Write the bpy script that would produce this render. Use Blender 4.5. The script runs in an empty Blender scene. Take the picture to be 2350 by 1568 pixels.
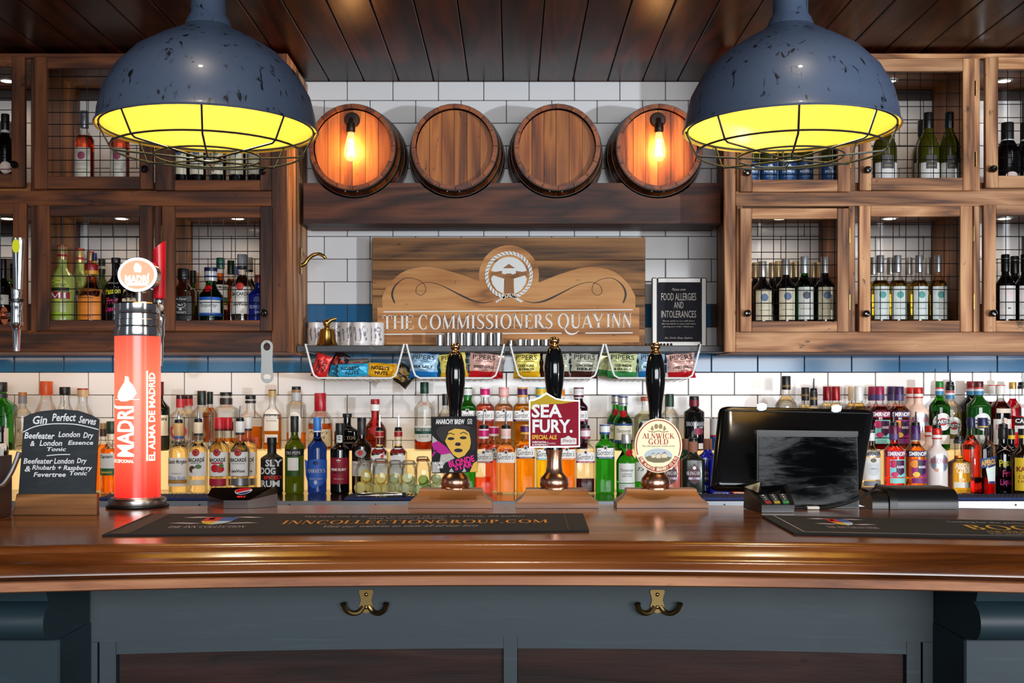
import bpy, math, random
from mathutils import Vector
from mathutils.geometry import tessellate_polygon
random.seed(11)
SC = bpy.context.scene
COL = SC.collection
pi = math.pi
# ------------------------------------------------------------------ camera
F, CX, CY, CAMZ = 2650.0, 1175.0, 905.0, 1.32     # focal length in pixels, vanishing point, eye height
cam = bpy.data.cameras.new('camera'); camo = bpy.data.objects.new('camera', cam); COL.objects.link(camo)
camo.location = (0, 0, CAMZ); camo.rotation_euler = (pi/2, 0, 0)
cam.sensor_fit = 'HORIZONTAL'; cam.sensor_width = 36.0; cam.lens = 36.0*F/2350.0
cam.shift_y = (CY-784.0)/2350.0; cam.clip_start = 0.05; cam.clip_end = 100
SC.camera = camo
SC.view_settings.view_transform = 'Standard'; SC.view_settings.look = 'None'
SC.view_settings.gamma = 1.0; SC.view_settings.use_curve_mapping = False
SC.view_settings.exposure = 0.0
try:
    c = SC.cycles
    c.max_bounces = 8; c.diffuse_bounces = 3; c.glossy_bounces = 3; c.transmission_bounces = 6
    c.transparent_max_bounces = 20; c.caustics_reflective = False; c.caustics_refractive = False
    c.sample_clamp_indirect = 4.0; c.use_denoising = True
except Exception:
    pass
def lin(c):
    return tuple((x/255.0)/12.92 if x/255.0 <= 0.04045 else ((x/255.0+0.055)/1.055)**2.4 for x in c[:3])
def X(px, d): return (px-CX)*d/F
def Z(py, d): return CAMZ+(CY-py)*d/F
# ------------------------------------------------------------------ world and large lights
wd = bpy.data.worlds.new('world'); SC.world = wd; wd.use_nodes = True
wd.node_tree.nodes['Background'].inputs[0].default_value = (0.78, 0.86, 1.0, 1)
wd.node_tree.nodes['Background'].inputs[1].default_value = 0.10
def look(o, tgt):
    o.rotation_euler = (Vector(tgt)-o.location).to_track_quat('-Z', 'Y').to_euler()
def lamp(name, typ, loc, power, col, tgt=None, parent=None, **kw):
    L = bpy.data.lights.new(name, typ); L.energy = power; L.color = col
    for k, v in kw.items(): setattr(L, k, v)
    o = bpy.data.objects.new(name, L); COL.objects.link(o); o.location = loc
    if tgt is not None: look(o, tgt)
    return o
# daylight from a window on the customers' side, low and to the right of the camera
lamp('window_daylight', 'SPOT', (4.9, -2.0, 1.0), 1250, (0.80, 0.89, 1.0), (0.78, 4.8, 1.85), spot_size=math.radians(39), spot_blend=0.55, shadow_soft_size=0.10)
# broad soft daylight from the front windows behind the camera
lamp('front_windows', 'AREA', (1.2, -4.2, 2.0), 390, (0.94, 0.965, 1.0), (0.2, 4.0, 1.5), shape='RECTANGLE', size=4.6, size_y=1.6)
lamp('side_window', 'AREA', (-2.7, -0.8, 1.6), 5, (0.86, 0.93, 1.0), (-0.3, 2.3, 1.2), shape='RECTANGLE', size=0.5, size_y=1.5)
lamp('side_window', 'AREA', (3.1, -0.4, 1.5), 20, (1.0, 0.95, 0.86), (0.8, 2.0, 0.95), shape='RECTANGLE', size=0.5, size_y=1.5)
# warm strip lights fixed under the two wall cabinets and under the middle shelf
LED = (1.0, 0.70, 0.46)
YW, YC = 5.10, 4.625                                # tiled wall plane, cabinet front plane
lamp('strip_light_left', 'AREA', (-1.66, 4.99, CAMZ+0.160), 1.1, LED, (-1.66, 5.06, 0.9), shape='RECTANGLE', size=1.5, size_y=0.03)
lamp('strip_light_right', 'AREA', (1.66, 4.99, CAMZ+0.160), 0.9, (1.0, 0.78, 0.60), (1.66, 5.06, 0.9), shape='RECTANGLE', size=1.5, size_y=0.03)
lamp('strip_light_shelf', 'AREA', (0.0, 4.93, CAMZ+0.165), 0.6, (1.0, 0.84, 0.70), (0.0, 5.06, 0.9), shape='RECTANGLE', size=1.6, size_y=0.03)
# warm spots on the ceiling over the bar, aimed down at the bottles
for sx_ in (-1.55, -0.78, 0.0, 0.78, 1.55):
    lamp('ceiling_spot', 'SPOT', (sx_*.92, 2.35, CAMZ+1.30), 36 if sx_ < .5 else 27, (1.0, 0.88, 0.74), (sx_*1.02, 4.66, 0.80), spot_size=math.radians(46), spot_blend=0.6, shadow_soft_size=0.03)
# two small spots over the counter itself
for sx_ in (-0.55, 0.0, 0.55):
    lamp('counter_spot', 'SPOT', (sx_, 1.7, CAMZ+1.33), 15, (1.0, 0.84, 0.66), (sx_, 1.95, 1.0), spot_size=math.radians(60), spot_blend=0.7, shadow_soft_size=0.03)
lamp('lip_strip_left', 'AREA', (-1.66, 4.655, CAMZ+0.164), 2.0, LED, (-1.66, 4.72, 0.9), shape='RECTANGLE', size=1.5, size_y=0.02)  # added fill behind the cabinet's front lip, brightens the bottle labels
lamp('lip_strip_right', 'AREA', (1.66, 4.655, CAMZ+0.164), 1.0, (1.0, 0.80, 0.62), (1.66, 4.72, 0.9), shape='RECTANGLE', size=1.5, size_y=0.02)  # the same added label fill under the right cabinet
# ------------------------------------------------------------------ materials
MATS = {}
def nodes(name):
    m = bpy.data.materials.new(name); m.use_nodes = True; nt = m.node_tree
    return m, nt, nt.nodes['Principled BSDF']
def M(col, rough=.5, metal=0., spec=.5, trans=0., ior=1.45, emit=None, es=1., coat=0., alpha=1.):
    key = (tuple(col), rough, metal, spec, trans, ior, emit, es, coat)
    if key in MATS: return MATS[key]
    m, nt, b = nodes('m_%d' % len(MATS)); c = lin(col)
    b.inputs['Base Color'].default_value = (*c, 1); b.inputs['Roughness'].default_value = rough
    b.inputs['Metallic'].default_value = metal; b.inputs['Specular IOR Level'].default_value = spec
    b.inputs['Transmission Weight'].default_value = trans; b.inputs['IOR'].default_value = ior
    b.inputs['Coat Weight'].default_value = coat; b.inputs['Coat Roughness'].default_value = .08
    if emit:
        b.inputs['Emission Color'].default_value = (*lin(emit), 1); b.inputs['Emission Strength'].default_value = es
    MATS[key] = m; return m
def clear_glass(tint=(252, 253, 252), refl=.55):
    key = ('shell', tint, refl)
    if key in MATS: return MATS[key]
    m = bpy.data.materials.new('clear_glass'); m.use_nodes = True; nt = m.node_tree; nt.nodes.clear()
    o = nt.nodes.new('ShaderNodeOutputMaterial'); mx = nt.nodes.new('ShaderNodeMixShader')
    t = nt.nodes.new('ShaderNodeBsdfTransparent'); g = nt.nodes.new('ShaderNodeBsdfGlossy')
    t.inputs[0].default_value = (*lin(tint), 1); g.inputs['Roughness'].default_value = .03
    lw = nt.nodes.new('ShaderNodeLayerWeight'); lw.inputs['Blend'].default_value = .35
    ml = nt.nodes.new('ShaderNodeMath'); ml.operation = 'MULTIPLY'; ml.inputs[1].default_value = refl
    nt.links.new(lw.outputs['Fresnel'], ml.inputs[0]); nt.links.new(ml.outputs[0], mx.inputs[0])
    nt.links.new(t.outputs[0], mx.inputs[1]); nt.links.new(g.outputs[0], mx.inputs[2]); nt.links.new(mx.outputs[0], o.inputs[0])
    MATS[key] = m; return m
def G(col, rough=.02): return M(col, rough, 0, .5, 1.0, 1.36)     # tinted glass or liquid, solid
def ramp(nt, fac, stops):
    r = nt.nodes.new('ShaderNodeValToRGB'); e = r.color_ramp.elements
    while len(e) < len(stops): e.new(.5)
    for el, (p, c) in zip(e, stops): el.position = p; el.color = (*lin(c), 1)
    nt.links.new(fac, r.inputs[0]); return r.outputs[0]
def coords(nt, scale, rnd=9.0):
    tc = nt.nodes.new('ShaderNodeTexCoord'); oi = nt.nodes.new('ShaderNodeObjectInfo')
    ml = nt.nodes.new('ShaderNodeMath'); ml.operation = 'MULTIPLY'; ml.inputs[1].default_value = rnd
    nt.links.new(oi.outputs['Random'], ml.inputs[0])
    ad = nt.nodes.new('ShaderNodeVectorMath'); ad.operation = 'ADD'
    nt.links.new(tc.outputs['Object'], ad.inputs[0]); nt.links.new(ml.outputs[0], ad.inputs[1])
    mp = nt.nodes.new('ShaderNodeMapping'); mp.inputs['Scale'].default_value = scale
    nt.links.new(ad.outputs[0], mp.inputs[0]); return mp.outputs[0]
def noise(nt, vec, scale, detail=4, rough=.55, dist=0.):
    n = nt.nodes.new('ShaderNodeTexNoise'); n.inputs['Scale'].default_value = scale; n.inputs['Detail'].default_value = detail
    n.inputs['Roughness'].default_value = rough; n.inputs['Distortion'].default_value = dist
    nt.links.new(vec, n.inputs['Vector']); return n.outputs['Fac']
def math2(nt, op, a, b):
    n = nt.nodes.new('ShaderNodeMath'); n.operation = op
    for i, v in enumerate((a, b)):
        if isinstance(v, (int, float)): n.inputs[i].default_value = v
        else: nt.links.new(v, n.inputs[i])
    return n.outputs[0]
def mixc(nt, fac, a, b, mode='MIX'):
    n = nt.nodes.new('ShaderNodeMix'); n.data_type = 'RGBA'; n.blend_type = mode
    if isinstance(fac, (int, float)): n.inputs[0].default_value = fac
    else: nt.links.new(fac, n.inputs[0])
    for i, v in ((6, a), (7, b)):
        if isinstance(v, tuple): n.inputs[i].default_value = (*lin(v), 1)
        else: nt.links.new(v, n.inputs[i])
    return n.outputs[2]
def bump(nt, b, h, strength=.3, dist=.004):
    n = nt.nodes.new('ShaderNodeBump'); n.inputs['Strength'].default_value = strength; n.inputs['Distance'].default_value = dist
    nt.links.new(h, n.inputs['Height']); nt.links.new(n.outputs[0], b.inputs['Normal'])
def WOOD(dark, mid, light, axis='x', rough=.55, freq=1., rings=9., bmp=.35, coat=0., spec=.4):
    key = ('wood', dark, mid, light, axis, rough, freq, rings, bmp, coat, spec)
    if key in MATS: return MATS[key]
    m, nt, b = nodes('wood')
    sc = [7.*freq]*3; sc['xyz'.index(axis)] = .8*freq
    v = coords(nt, tuple(sc)); n1 = noise(nt, v, 1.0, 3, .5, .4)
    rg = math2(nt, 'PINGPONG', math2(nt, 'MULTIPLY', n1, rings), 1.0)
    sf = [90.*freq]*3; sf['xyz'.index(axis)] = 3.*freq
    n2 = noise(nt, coords(nt, tuple(sf)), 1.0, 6, .65)
    n3 = noise(nt, coords(nt, tuple(s*.35 for s in sc)), 1.0, 2)
    f = math2(nt, 'ADD', math2(nt, 'ADD', math2(nt, 'MULTIPLY', rg, .42), math2(nt, 'MULTIPLY', n2, .52)), math2(nt, 'MULTIPLY', n3, .16))
    col = ramp(nt, f, [(.26, dark), (.50, mid), (.76, light)])
    sk = [34.*freq]*3; sk['xyz'.index(axis)] = 13.*freq
    pit = ramp(nt, noise(nt, coords(nt, tuple(sk)), 1.0, 3, .6, .3), [(.66, (0, 0, 0)), (.74, (255, 255, 255))])
    col = mixc(nt, math2(nt, 'MULTIPLY', pit, .75 if bmp > .1 else .25), col, tuple(int(c*.45) for c in dark))
    oi = nt.nodes.new('ShaderNodeObjectInfo')
    hs = nt.nodes.new('ShaderNodeHueSaturation')
    nt.links.new(math2(nt, 'ADD', math2(nt, 'MULTIPLY', oi.outputs['Random'], .36), .82), hs.inputs['Value'])
    nt.links.new(col, hs.inputs['Color']); nt.links.new(hs.outputs[0], b.inputs['Base Color'])
    b.inputs['Roughness'].default_value = rough; b.inputs['Specular IOR Level'].default_value = spec
    b.inputs['Coat Weight'].default_value = coat; b.inputs['Coat Roughness'].default_value = .12
    bump(nt, b, f, bmp, .002)
    MATS[key] = m; return m
def SPECKLE(base, spot, rough, sc=(40, 40, 14), lo=.60, hi=.68, base2=None, coat=0.):
    key = ('speck', base, spot, rough, sc, lo, base2)
    if key in MATS: return MATS[key]
    m, nt, b = nodes('speckled_paint')
    n1 = noise(nt, coords(nt, sc), 1.0, 5, .6, .5); n2 = noise(nt, coords(nt, (5, 5, 5)), 1.0, 3)
    f = ramp(nt, n1, [(lo, (0, 0, 0)), (hi, (255, 255, 255))])
    cb = mixc(nt, n2, base, base2 or base)
    nt.links.new(mixc(nt, f, cb, spot), b.inputs['Base Color']); b.inputs['Roughness'].default_value = rough
    b.inputs['Coat Weight'].default_value = coat
    MATS[key] = m; return m
CHROME = M((205, 208, 212), .12, 1.); STEEL = M((190, 190, 188), .28, 1.); BRASS = M((196, 158, 84), .24, 1.)
ABRASS = M((120, 100, 62), .38, 1.); COPPER = M((216, 166, 138), .26, 1.); BLACK = M((12, 12, 13), .35); GLOSSBLK = M((7, 7, 8), .08, 0, .6)
WHITE = M((238, 236, 230), .45); WIRE = M((30, 28, 28), .4, .6); WHITEWIRE = M((232, 232, 230), .35)
PAPER = M((236, 232, 224), .6)
# ------------------------------------------------------------------ geometry helpers
WL = {}
class MB:
    def __init__(s): s.v = []; s.f = []; s.mi = []; s.cur = 0
    def add(s, vs, fs):
        o = len(s.v); s.v += [tuple(p) for p in vs]
        for f in fs: s.f.append(tuple(i+o for i in f)); s.mi.append(s.cur)
        return s
    def box(s, x0, x1, y0, y1, z0, z1, c=0.0):
        if c <= 0:
            vs = [(x, y, z) for z in (z0, z1) for y in (y0, y1) for x in (x0, x1)]
            return s.add(vs, [(0, 2, 3, 1), (4, 5, 7, 6), (0, 1, 5, 4), (2, 6, 7, 3), (0, 4, 6, 2), (1, 3, 7, 5)])
        c = min(c, (x1-x0)*.45, (y1-y0)*.45, (z1-z0)*.45)
        a = [x0, x1]; b = [y0, y1]; d = [z0, z1]; vs = []; idx = {}
        for i in (0, 1):
            for j in (0, 1):
                for k in (0, 1):
                    sx = c if i == 0 else -c; sy = c if j == 0 else -c; sz = c if k == 0 else -c
                    for ax, p in (('x', (a[i], b[j]+sy, d[k]+sz)), ('y', (a[i]+sx, b[j], d[k]+sz)), ('z', (a[i]+sx, b[j]+sy, d[k]))):
                        idx[(i, j, k, ax)] = len(vs); vs.append(p)
        g = lambda i, j, k, ax: idx[(i, j, k, ax)]
        fs = []
        for i in (0, 1): fs.append([g(i, 0, 0, 'x'), g(i, 1, 0, 'x'), g(i, 1, 1, 'x'), g(i, 0, 1, 'x')])
        for j in (0, 1): fs.append([g(0, j, 0, 'y'), g(1, j, 0, 'y'), g(1, j, 1, 'y'), g(0, j, 1, 'y')])
        for k in (0, 1): fs.append([g(0, 0, k, 'z'), g(1, 0, k, 'z'), g(1, 1, k, 'z'), g(0, 1, k, 'z')])
        for i in (0, 1):
            for j in (0, 1): fs.append([g(i, j, 0, 'x'), g(i, j, 0, 'y'), g(i, j, 1, 'y'), g(i, j, 1, 'x')])
            for k in (0, 1): fs.append([g(i, 0, k, 'x'), g(i, 0, k, 'z'), g(i, 1, k, 'z'), g(i, 1, k, 'x')])
        for j in (0, 1):
            for k in (0, 1): fs.append([g(0, j, k, 'y'), g(0, j, k, 'z'), g(1, j, k, 'z'), g(1, j, k, 'y')])
        for i in (0, 1):
            for j in (0, 1):
                for k in (0, 1): fs.append([g(i, j, k, 'x'), g(i, j, k, 'y'), g(i, j, k, 'z')])
        cen = Vector(((x0+x1)/2, (y0+y1)/2, (z0+z1)/2)); out = []
        for f in fs:
            P = [Vector(vs[q]) for q in f]; n = (P[1]-P[0]).cross(P[2]-P[0]); m = sum(P, Vector())/len(P)
            out.append(tuple(f) if n.dot(m-cen) > 0 else tuple(reversed(f)))
        return s.add(vs, out)
    def tube(s, pts, r, seg=6, cap=True, closed=False):
        P = [Vector(p) for p in pts]; n = len(P); R = r if isinstance(r, (list, tuple)) else [r]*n
        vs = []; prev = None
        for i in range(n):
            if closed: t = P[(i+1) % n]-P[i-1]
            else: t = P[min(i+1, n-1)]-P[max(i-1, 0)]
            t.normalize()
            if prev is None:
                u = t.orthogonal().normalized()
            else:
                u = (prev-t*prev.dot(t)); u = u.normalized() if u.length > 1e-6 else t.orthogonal().normalized()
            prev = u; w = t.cross(u)
            for k in range(seg):
                a = 2*pi*k/seg; vs.append(P[i]+(u*math.cos(a)+w*math.sin(a))*R[i])
        fs = []
        for i in range(n if closed else n-1):
            j = (i+1) % n
            for k in range(seg): fs.append((i*seg+k, i*seg+(k+1) % seg, j*seg+(k+1) % seg, j*seg+k))
        if cap and not closed:
            fs.append(tuple(reversed(range(seg)))); fs.append(tuple((n-1)*seg+k for k in range(seg)))
        return s.add(vs, fs)
    def lathe(s, prof, seg=24, c=(0, 0, 0), axis='z', cap=True, a0=0., a1=2*pi):
        full = abs(a1-a0-2*pi) < 1e-6; m = seg if full else seg+1; vs = []
        for (r, h) in prof:
            for k in range(m):
                a = a0+(a1-a0)*k/seg; x, y = r*math.cos(a), r*math.sin(a)
                p = (x, y, h) if axis == 'z' else ((x, h, -y) if axis == 'y' else (h, x, y))
                vs.append((p[0]+c[0], p[1]+c[1], p[2]+c[2]))
        fs = []; n = len(prof)
        for i in range(n-1):
            for k in range(seg if full else seg):
                k2 = (k+1) % m; fs.append((i*m+k, i*m+k2, (i+1)*m+k2, (i+1)*m+k))
        if cap and full:
            if prof[0][0] > 1e-6: fs.append(tuple(reversed(range(m))))
            if prof[-1][0] > 1e-6: fs.append(tuple((n-1)*m+k for k in range(m)))
        return s.add(vs, fs)
    def loft(s, levels, seg=24, cap=True):       # levels: (z, rx, ry, exponent)
        vs = []
        for (z, rx, ry, e) in levels:
            for k in range(seg):
                a = 2*pi*k/seg; cc, ss = math.cos(a), math.sin(a)
                vs.append((rx*math.copysign(abs(cc)**(2/e), cc), ry*math.copysign(abs(ss)**(2/e), ss), z))
        n = len(levels); fs = []
        for i in range(n-1):
            for k in range(seg): fs.append((i*seg+k, i*seg+(k+1) % seg, (i+1)*seg+(k+1) % seg, (i+1)*seg+k))
        if cap: fs.append(tuple(reversed(range(seg)))); fs.append(tuple((n-1)*seg+k for k in range(seg)))
        return s.add(vs, fs)
    def prism(s, poly, y0, y1, holes=(), fn=None):   # poly in (x, z), solid between depths y0 (front) and y1
        loops = [list(poly)]+[list(h) for h in holes]; flat = [p for l in loops for p in l]
        tri = tessellate_polygon([[Vector((p[0], p[1], 0)) for p in l] for l in loops]); n = len(flat)
        fn = fn or (lambda x, z: (x, z))
        vs = [(p[0], y0, p[1]) for p in flat]+[(p[0], y1, p[1]) for p in flat]; fs = []
        for t in tri:
            a, b, c = (flat[i] for i in t)
            ar = (b[0]-a[0])*(c[1]-a[1])-(b[1]-a[1])*(c[0]-a[0])
            t = tuple(t) if ar > 0 else tuple(reversed(t))
            fs.append(t); fs.append(tuple(i+n for i in reversed(t)))
        o = 0
        for li, l in enumerate(loops):
            m = len(l); ar = sum(l[i][0]*l[(i+1) % m][1]-l[(i+1) % m][0]*l[i][1] for i in range(m))
            fw = (ar > 0) == (li == 0)
            for i in range(m):
                j = (i+1) % m; q = (o+j, o+i, o+i+n, o+j+n); fs.append(q if fw else tuple(reversed(q)))
            o += m
        return s.add(vs, fs)
    def sphere(s, c, r, seg=16, rings=10, sc=(1, 1, 1)):
        vs = []; fs = []
        for i in range(rings+1):
            t = pi*i/rings
            for k in range(seg):
                a = 2*pi*k/seg
                vs.append((c[0]+r*sc[0]*math.sin(t)*math.cos(a), c[1]+r*sc[1]*math.sin(t)*math.sin(a), c[2]-r*sc[2]*math.cos(t)))
        for i in range(rings):
            for k in range(seg): fs.append((i*seg+k, i*seg+(k+1) % seg, (i+1)*seg+(k+1) % seg, (i+1)*seg+k))
        return s.add(vs, fs)
    def mesh(s, name, mats, smooth=True, ang=38):
        me = bpy.data.meshes.new(name); me.from_pydata(s.v, [], s.f); me.validate()
        for m in (mats if isinstance(mats, (list, tuple)) else [mats]): me.materials.append(m)
        if len(me.materials) > 1 and len(me.polygons) == len(s.mi): me.polygons.foreach_set('material_index', s.mi)
        if smooth and len(me.polygons):
            me.polygons.foreach_set('use_smooth', [True]*len(me.polygons))
            me.set_sharp_from_angle(angle=math.radians(ang))
        me.update(); return me
    def build(s, name, mats, parent=None, world=True, smooth=True, ang=38, **tags):
        if parent is not None and world:
            o = WL[parent.name]; s.v = [(p[0]-o[0], p[1]-o[1], p[2]-o[2]) for p in s.v]
        ob = bpy.data.objects.new(name, s.mesh(name, mats, smooth, ang)); COL.objects.link(ob)
        WL[ob.name] = WL[parent.name] if parent is not None else (0, 0, 0)
        if parent is not None: ob.parent = parent
        tag(ob, **tags); return ob
def tag(o, label=None, cat=None, group=None, kind=None):
    if label: o['label'] = label
    if cat: o['category'] = cat
    if group: o['group'] = group
    if kind: o['kind'] = kind
    return o
def thing(name, loc=(0, 0, 0), label=None, cat=None, group=None, parent=None, rot=None, kind=None):
    o = bpy.data.objects.new(name, None); COL.objects.link(o); o.empty_display_size = .02
    if parent is not None:
        b = WL[parent.name]; o.parent = parent; o.location = (loc[0]-b[0], loc[1]-b[1], loc[2]-b[2])
    else: o.location = loc
    if rot: o.rotation_euler = rot
    WL[o.name] = tuple(loc); return tag(o, label, cat, group, kind)
def solo(mb, name, mats, loc, label, cat, group=None, **kw):     # a thing that is one mesh, verts in world space
    mb.v = [(p[0]-loc[0], p[1]-loc[1], p[2]-loc[2]) for p in mb.v]
    o = mb.build(name, mats, None, **kw); o.location = loc; WL[o.name] = tuple(loc); return tag(o, label, cat, group)
def copy_tree(o, parent=None):
    c = o.copy(); COL.objects.link(c); c.parent = parent; WL[c.name] = WL.get(o.name, (0, 0, 0))
    for ch in o.children: copy_tree(ch, c)
    return c
def arc(cx, cz, rx, rz, a0, a1, n=24):
    return [(cx+rx*math.cos(math.radians(a0+(a1-a0)*i/n)), cz+rz*math.sin(math.radians(a0+(a1-a0)*i/n))) for i in range(n+1)]
def ell(cx, cz, rx, rz, n=32): return arc(cx, cz, rx, rz, 0, 360, n)[:-1]
def rrect(x0, x1, z0, z1, r, n=4):
    return (arc(x1-r, z0+r, r, r, -90, 0, n)+arc(x1-r, z1-r, r, r, 0, 90, n)+arc(x0+r, z1-r, r, r, 90, 180, n)+arc(x0+r, z0+r, r, r, 180, 270, n))
def spline(pts, n=8):                                            # Catmull-Rom through points
    P = [pts[0]]+list(pts)+[pts[-1]]; out = []
    for i in range(1, len(P)-2):
        for k in range(n):
            t = k/n; out.append(tuple(.5*(2*b+(c-a)*t+(2*a-5*b+4*c-d)*t*t+(3*b-a-3*c+d)*t**3) for a, b, c, d in zip(P[i-1], P[i], P[i+1], P[i+2])))
    out.append(tuple(pts[-1])); return out
# ------------------------------------------------------------------ lettering: 2D shapes as (verts, faces)
def stroke(pts, w):
    P = [Vector(p) for p in pts]; n = len(P); vs = []; fs = []
    for i in range(n):
        t = P[min(i+1, n-1)]-P[max(i-1, 0)]; t = t.normalized() if t.length else Vector((1, 0)); nn = Vector((-t.y, t.x))
        wi = w(i/(n-1)) if callable(w) else (w[i] if isinstance(w, (list, tuple)) else w)
        vs += [tuple(P[i]+nn*wi/2), tuple(P[i]-nn*wi/2)]
    for i in range(n-1): fs.append((2*i, 2*i+1, 2*i+3, 2*i+2))
    return vs, fs
class Flat:
    def __init__(s): s.v = []; s.f = []
    def add(s, vf, fn=None):
        o = len(s.v); s.v += [fn(*p) if fn else tuple(p) for p in vf[0]]; s.f += [tuple(i+o for i in f) for f in vf[1]]; return s
    def poly(s, pts, holes=()):
        loops = [list(pts)]+[list(h) for h in holes]; flat = [p for l in loops for p in l]
        return s.add((flat, [tuple(t) for t in tessellate_polygon([[Vector((p[0], p[1], 0)) for p in l] for l in loops])]))
S_, H_ = .15, .05
def _r(x0, y0, x1, y1): return ([(x0, y0), (x1, y0), (x1, y1), (x0, y1)], [(0, 1, 2, 3)])
def _arc(cx, cy, rx, ry, a0, a1, n=20, k=1.): return stroke(arc(cx, cy, rx-S_/2*k, ry-H_/2, a0, a1, n), lambda t: H_+(S_*k-H_)*abs(math.cos(math.radians(a0+(a1-a0)*t)))**1.4)
def _sf(x, y, w=.17): return _r(x-w/2-.05, y, x+w/2+.05, y+.035)
def _st(x): return [_r(x, 0, x+S_, 1), _sf(x+S_/2, 0), _sf(x+S_/2, .965)]
def serif(ch):
    q = []
    if ch == 'A': q = [stroke([(.07, 0), (.39, 1)], .06), stroke([(.36, 1), (.70, 0)], S_), _r(.18, .28, .56, .325), _sf(.07, 0, .1), _sf(.70, 0, .16)]; a = .80
    elif ch == 'B': q = _st(.07)+[_arc(.28, .75, .25, .25, 90, -90), _arc(.28, .26, .30, .26, 90, -90)]; a = .68
    elif ch in 'CG':
        q = [_arc(.42, .5, .38, .52, 48, 318), _r(.64, .70, .68, 1.0)]; a = .80
        if ch == 'G': q += [_r(.60, .02, .60+S_, .42), _r(.50, .39, .82, .43)]; a = .88
        else: q += [_r(.64, .02, .67, .25)]
    elif ch == 'D': q = _st(.07)+[_arc(.28, .5, .46, .5, 90, -90, 24)]; a = .82
    elif ch in 'EF':
        q = _st(.07)+[_r(.14, .955, .56, 1), _r(.53, .78, .57, 1), _r(.14, .50, .45, .545), _r(.43, .42, .46, .63)]; a = .64
        if ch == 'E': q += [_r(.14, 0, .60, .045), _r(.57, 0, .61, .24)]
    elif ch == 'H': q = _st(.07)+_st(.58)+[_r(.15, .49, .62, .535)]; a = .80
    elif ch == 'I': q = _st(.09); a = .36
    elif ch == 'K': q = _st(.07)+[stroke([(.2, .42), (.62, 1)], .06), stroke([(.32, .58), (.70, 0)], S_), _sf(.62, .965, .08), _sf(.70, 0)]; a = .80
    elif ch == 'L': q = _st(.07)+[_r(.14, 0, .58, .045), _r(.55, 0, .59, .26)]; a = .62
    elif ch == 'M': q = [_r(.09, 0, .14, 1), _sf(.11, 0, .08), stroke([(.12, 1), (.45, .03)], S_), stroke([(.45, .03), (.80, 1)], .055), _r(.76, 0, .76+S_, 1), _sf(.84, 0), _sf(.86, .965, .1), _sf(.08, .965, .06)]; a = 1.0
    elif ch == 'N': q = [_r(.10, 0, .15, 1), _sf(.12, 0, .08), stroke([(.12, 1), (.66, .03)], S_), _r(.64, 0, .69, 1), _sf(.66, .965, .08), _sf(.09, .965, .06)]; a = .82
    elif ch in 'OQ':
        q = [_arc(.44, .5, .41, .52, 0, 360, 36)]; a = .88
        if ch == 'Q': q += [stroke(spline([(.50, .05), (.66, -.25), (.95, -.40), (1.30, -.36), (1.55, -.18)], 6), lambda t: .02+.11*math.sin(pi*min(1, t*.9+.1)))]
    elif ch in 'PR':
        q = _st(.07)+[_arc(.28, .74, .27, .26, 90, -90)]; a = .62
        if ch == 'R': q += [stroke([(.34, .50), (.68, 0)], S_), _sf(.68, 0, .14)]; a = .74
    elif ch == 'S': q = [stroke(spline([(.50, .80), (.42, .95), (.27, .985), (.12, .88), (.12, .70), (.29, .53), (.47, .38), (.50, .20), (.40, .05), (.25, .015), (.10, .08), (.05, .22)], 5), lambda t: H_+(S_-H_)*math.exp(-((t-.5)/.19)**2)), _r(.49, .76, .525, .98), _r(.04, .02, .075, .26)]; a = .60
    elif ch == 'T': q = [_r(.28, 0, .28+S_, 1), _sf(.355, 0), _r(.03, .955, .68, 1), _r(.02, .76, .06, 1), _r(.65, .76, .69, 1)]; a = .72
    elif ch == 'U': q = [_r(.10, .3, .10+S_, 1), _sf(.17, .965), _r(.62, .3, .67, 1), _sf(.645, .965, .08), stroke(arc(.41, .32, .24, .29, 180, 360, 16), lambda t: S_-(S_-.05)*t)]; a = .78
    elif ch in 'VW':
        q = [stroke([(.06, 1), (.36, 0)], S_), stroke([(.36, 0), (.64, 1)], .06), _sf(.08, .965), _sf(.64, .965, .1)]; a = .74
        if ch == 'W': q += [stroke([(.46, 1), (.74, 0)], S_), stroke([(.74, 0), (1.02, 1)], .06), _sf(1.02, .965, .1)]; a = 1.10
    elif ch == 'Y': q = [stroke([(.04, 1), (.36, .42)], S_), stroke([(.36, .42), (.66, 1)], .06), _r(.29, 0, .29+S_, .45), _sf(.365, 0), _sf(.07, .965), _sf(.66, .965, .1)]; a = .74
    elif ch == '.': q = [_r(.06, 0, .20, .14)]; a = .28
    else: a = .34
    fl = Flat()
    for p in q: fl.add(p)
    return fl.v, fl.f, a
TXC = {}
FONT = None
def glyphs(s, font='b'):
    """font: b sans, B heavy sans, i slanted script-like, S drawn serif"""
    key = (s, font)
    if key in TXC: return TXC[key]
    fl = Flat()
    if font == 'S':
        x = 0
        for ch in s:
            v, f, a = serif(ch); fl.add(([(p[0]+x, p[1]) for p in v], f)); x += a+.05
    else:
        cu = bpy.data.curves.new('t', 'FONT'); cu.body = s; cu.resolution_u = 2; cu.align_x = 'CENTER'
        if font == 'B': cu.offset = .03
        if font == 'i': cu.shear = .45
        if font == 'h': cu.shear = .22; cu.offset = .022
        ob = bpy.data.objects.new('t', cu); me = ob.to_mesh()
        fl.v = [(p.co.x, p.co.y) for p in me.vertices]; fl.f = [tuple(p.vertices) for p in me.polygons]
        ob.to_mesh_clear(); bpy.data.objects.remove(ob); bpy.data.curves.remove(cu)
    xs = [p[0] for p in fl.v]; ys = [p[1] for p in fl.v]
    TXC[key] = (fl.v, fl.f, (min(xs), min(ys), max(xs), max(ys))); return TXC[key]
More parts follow.
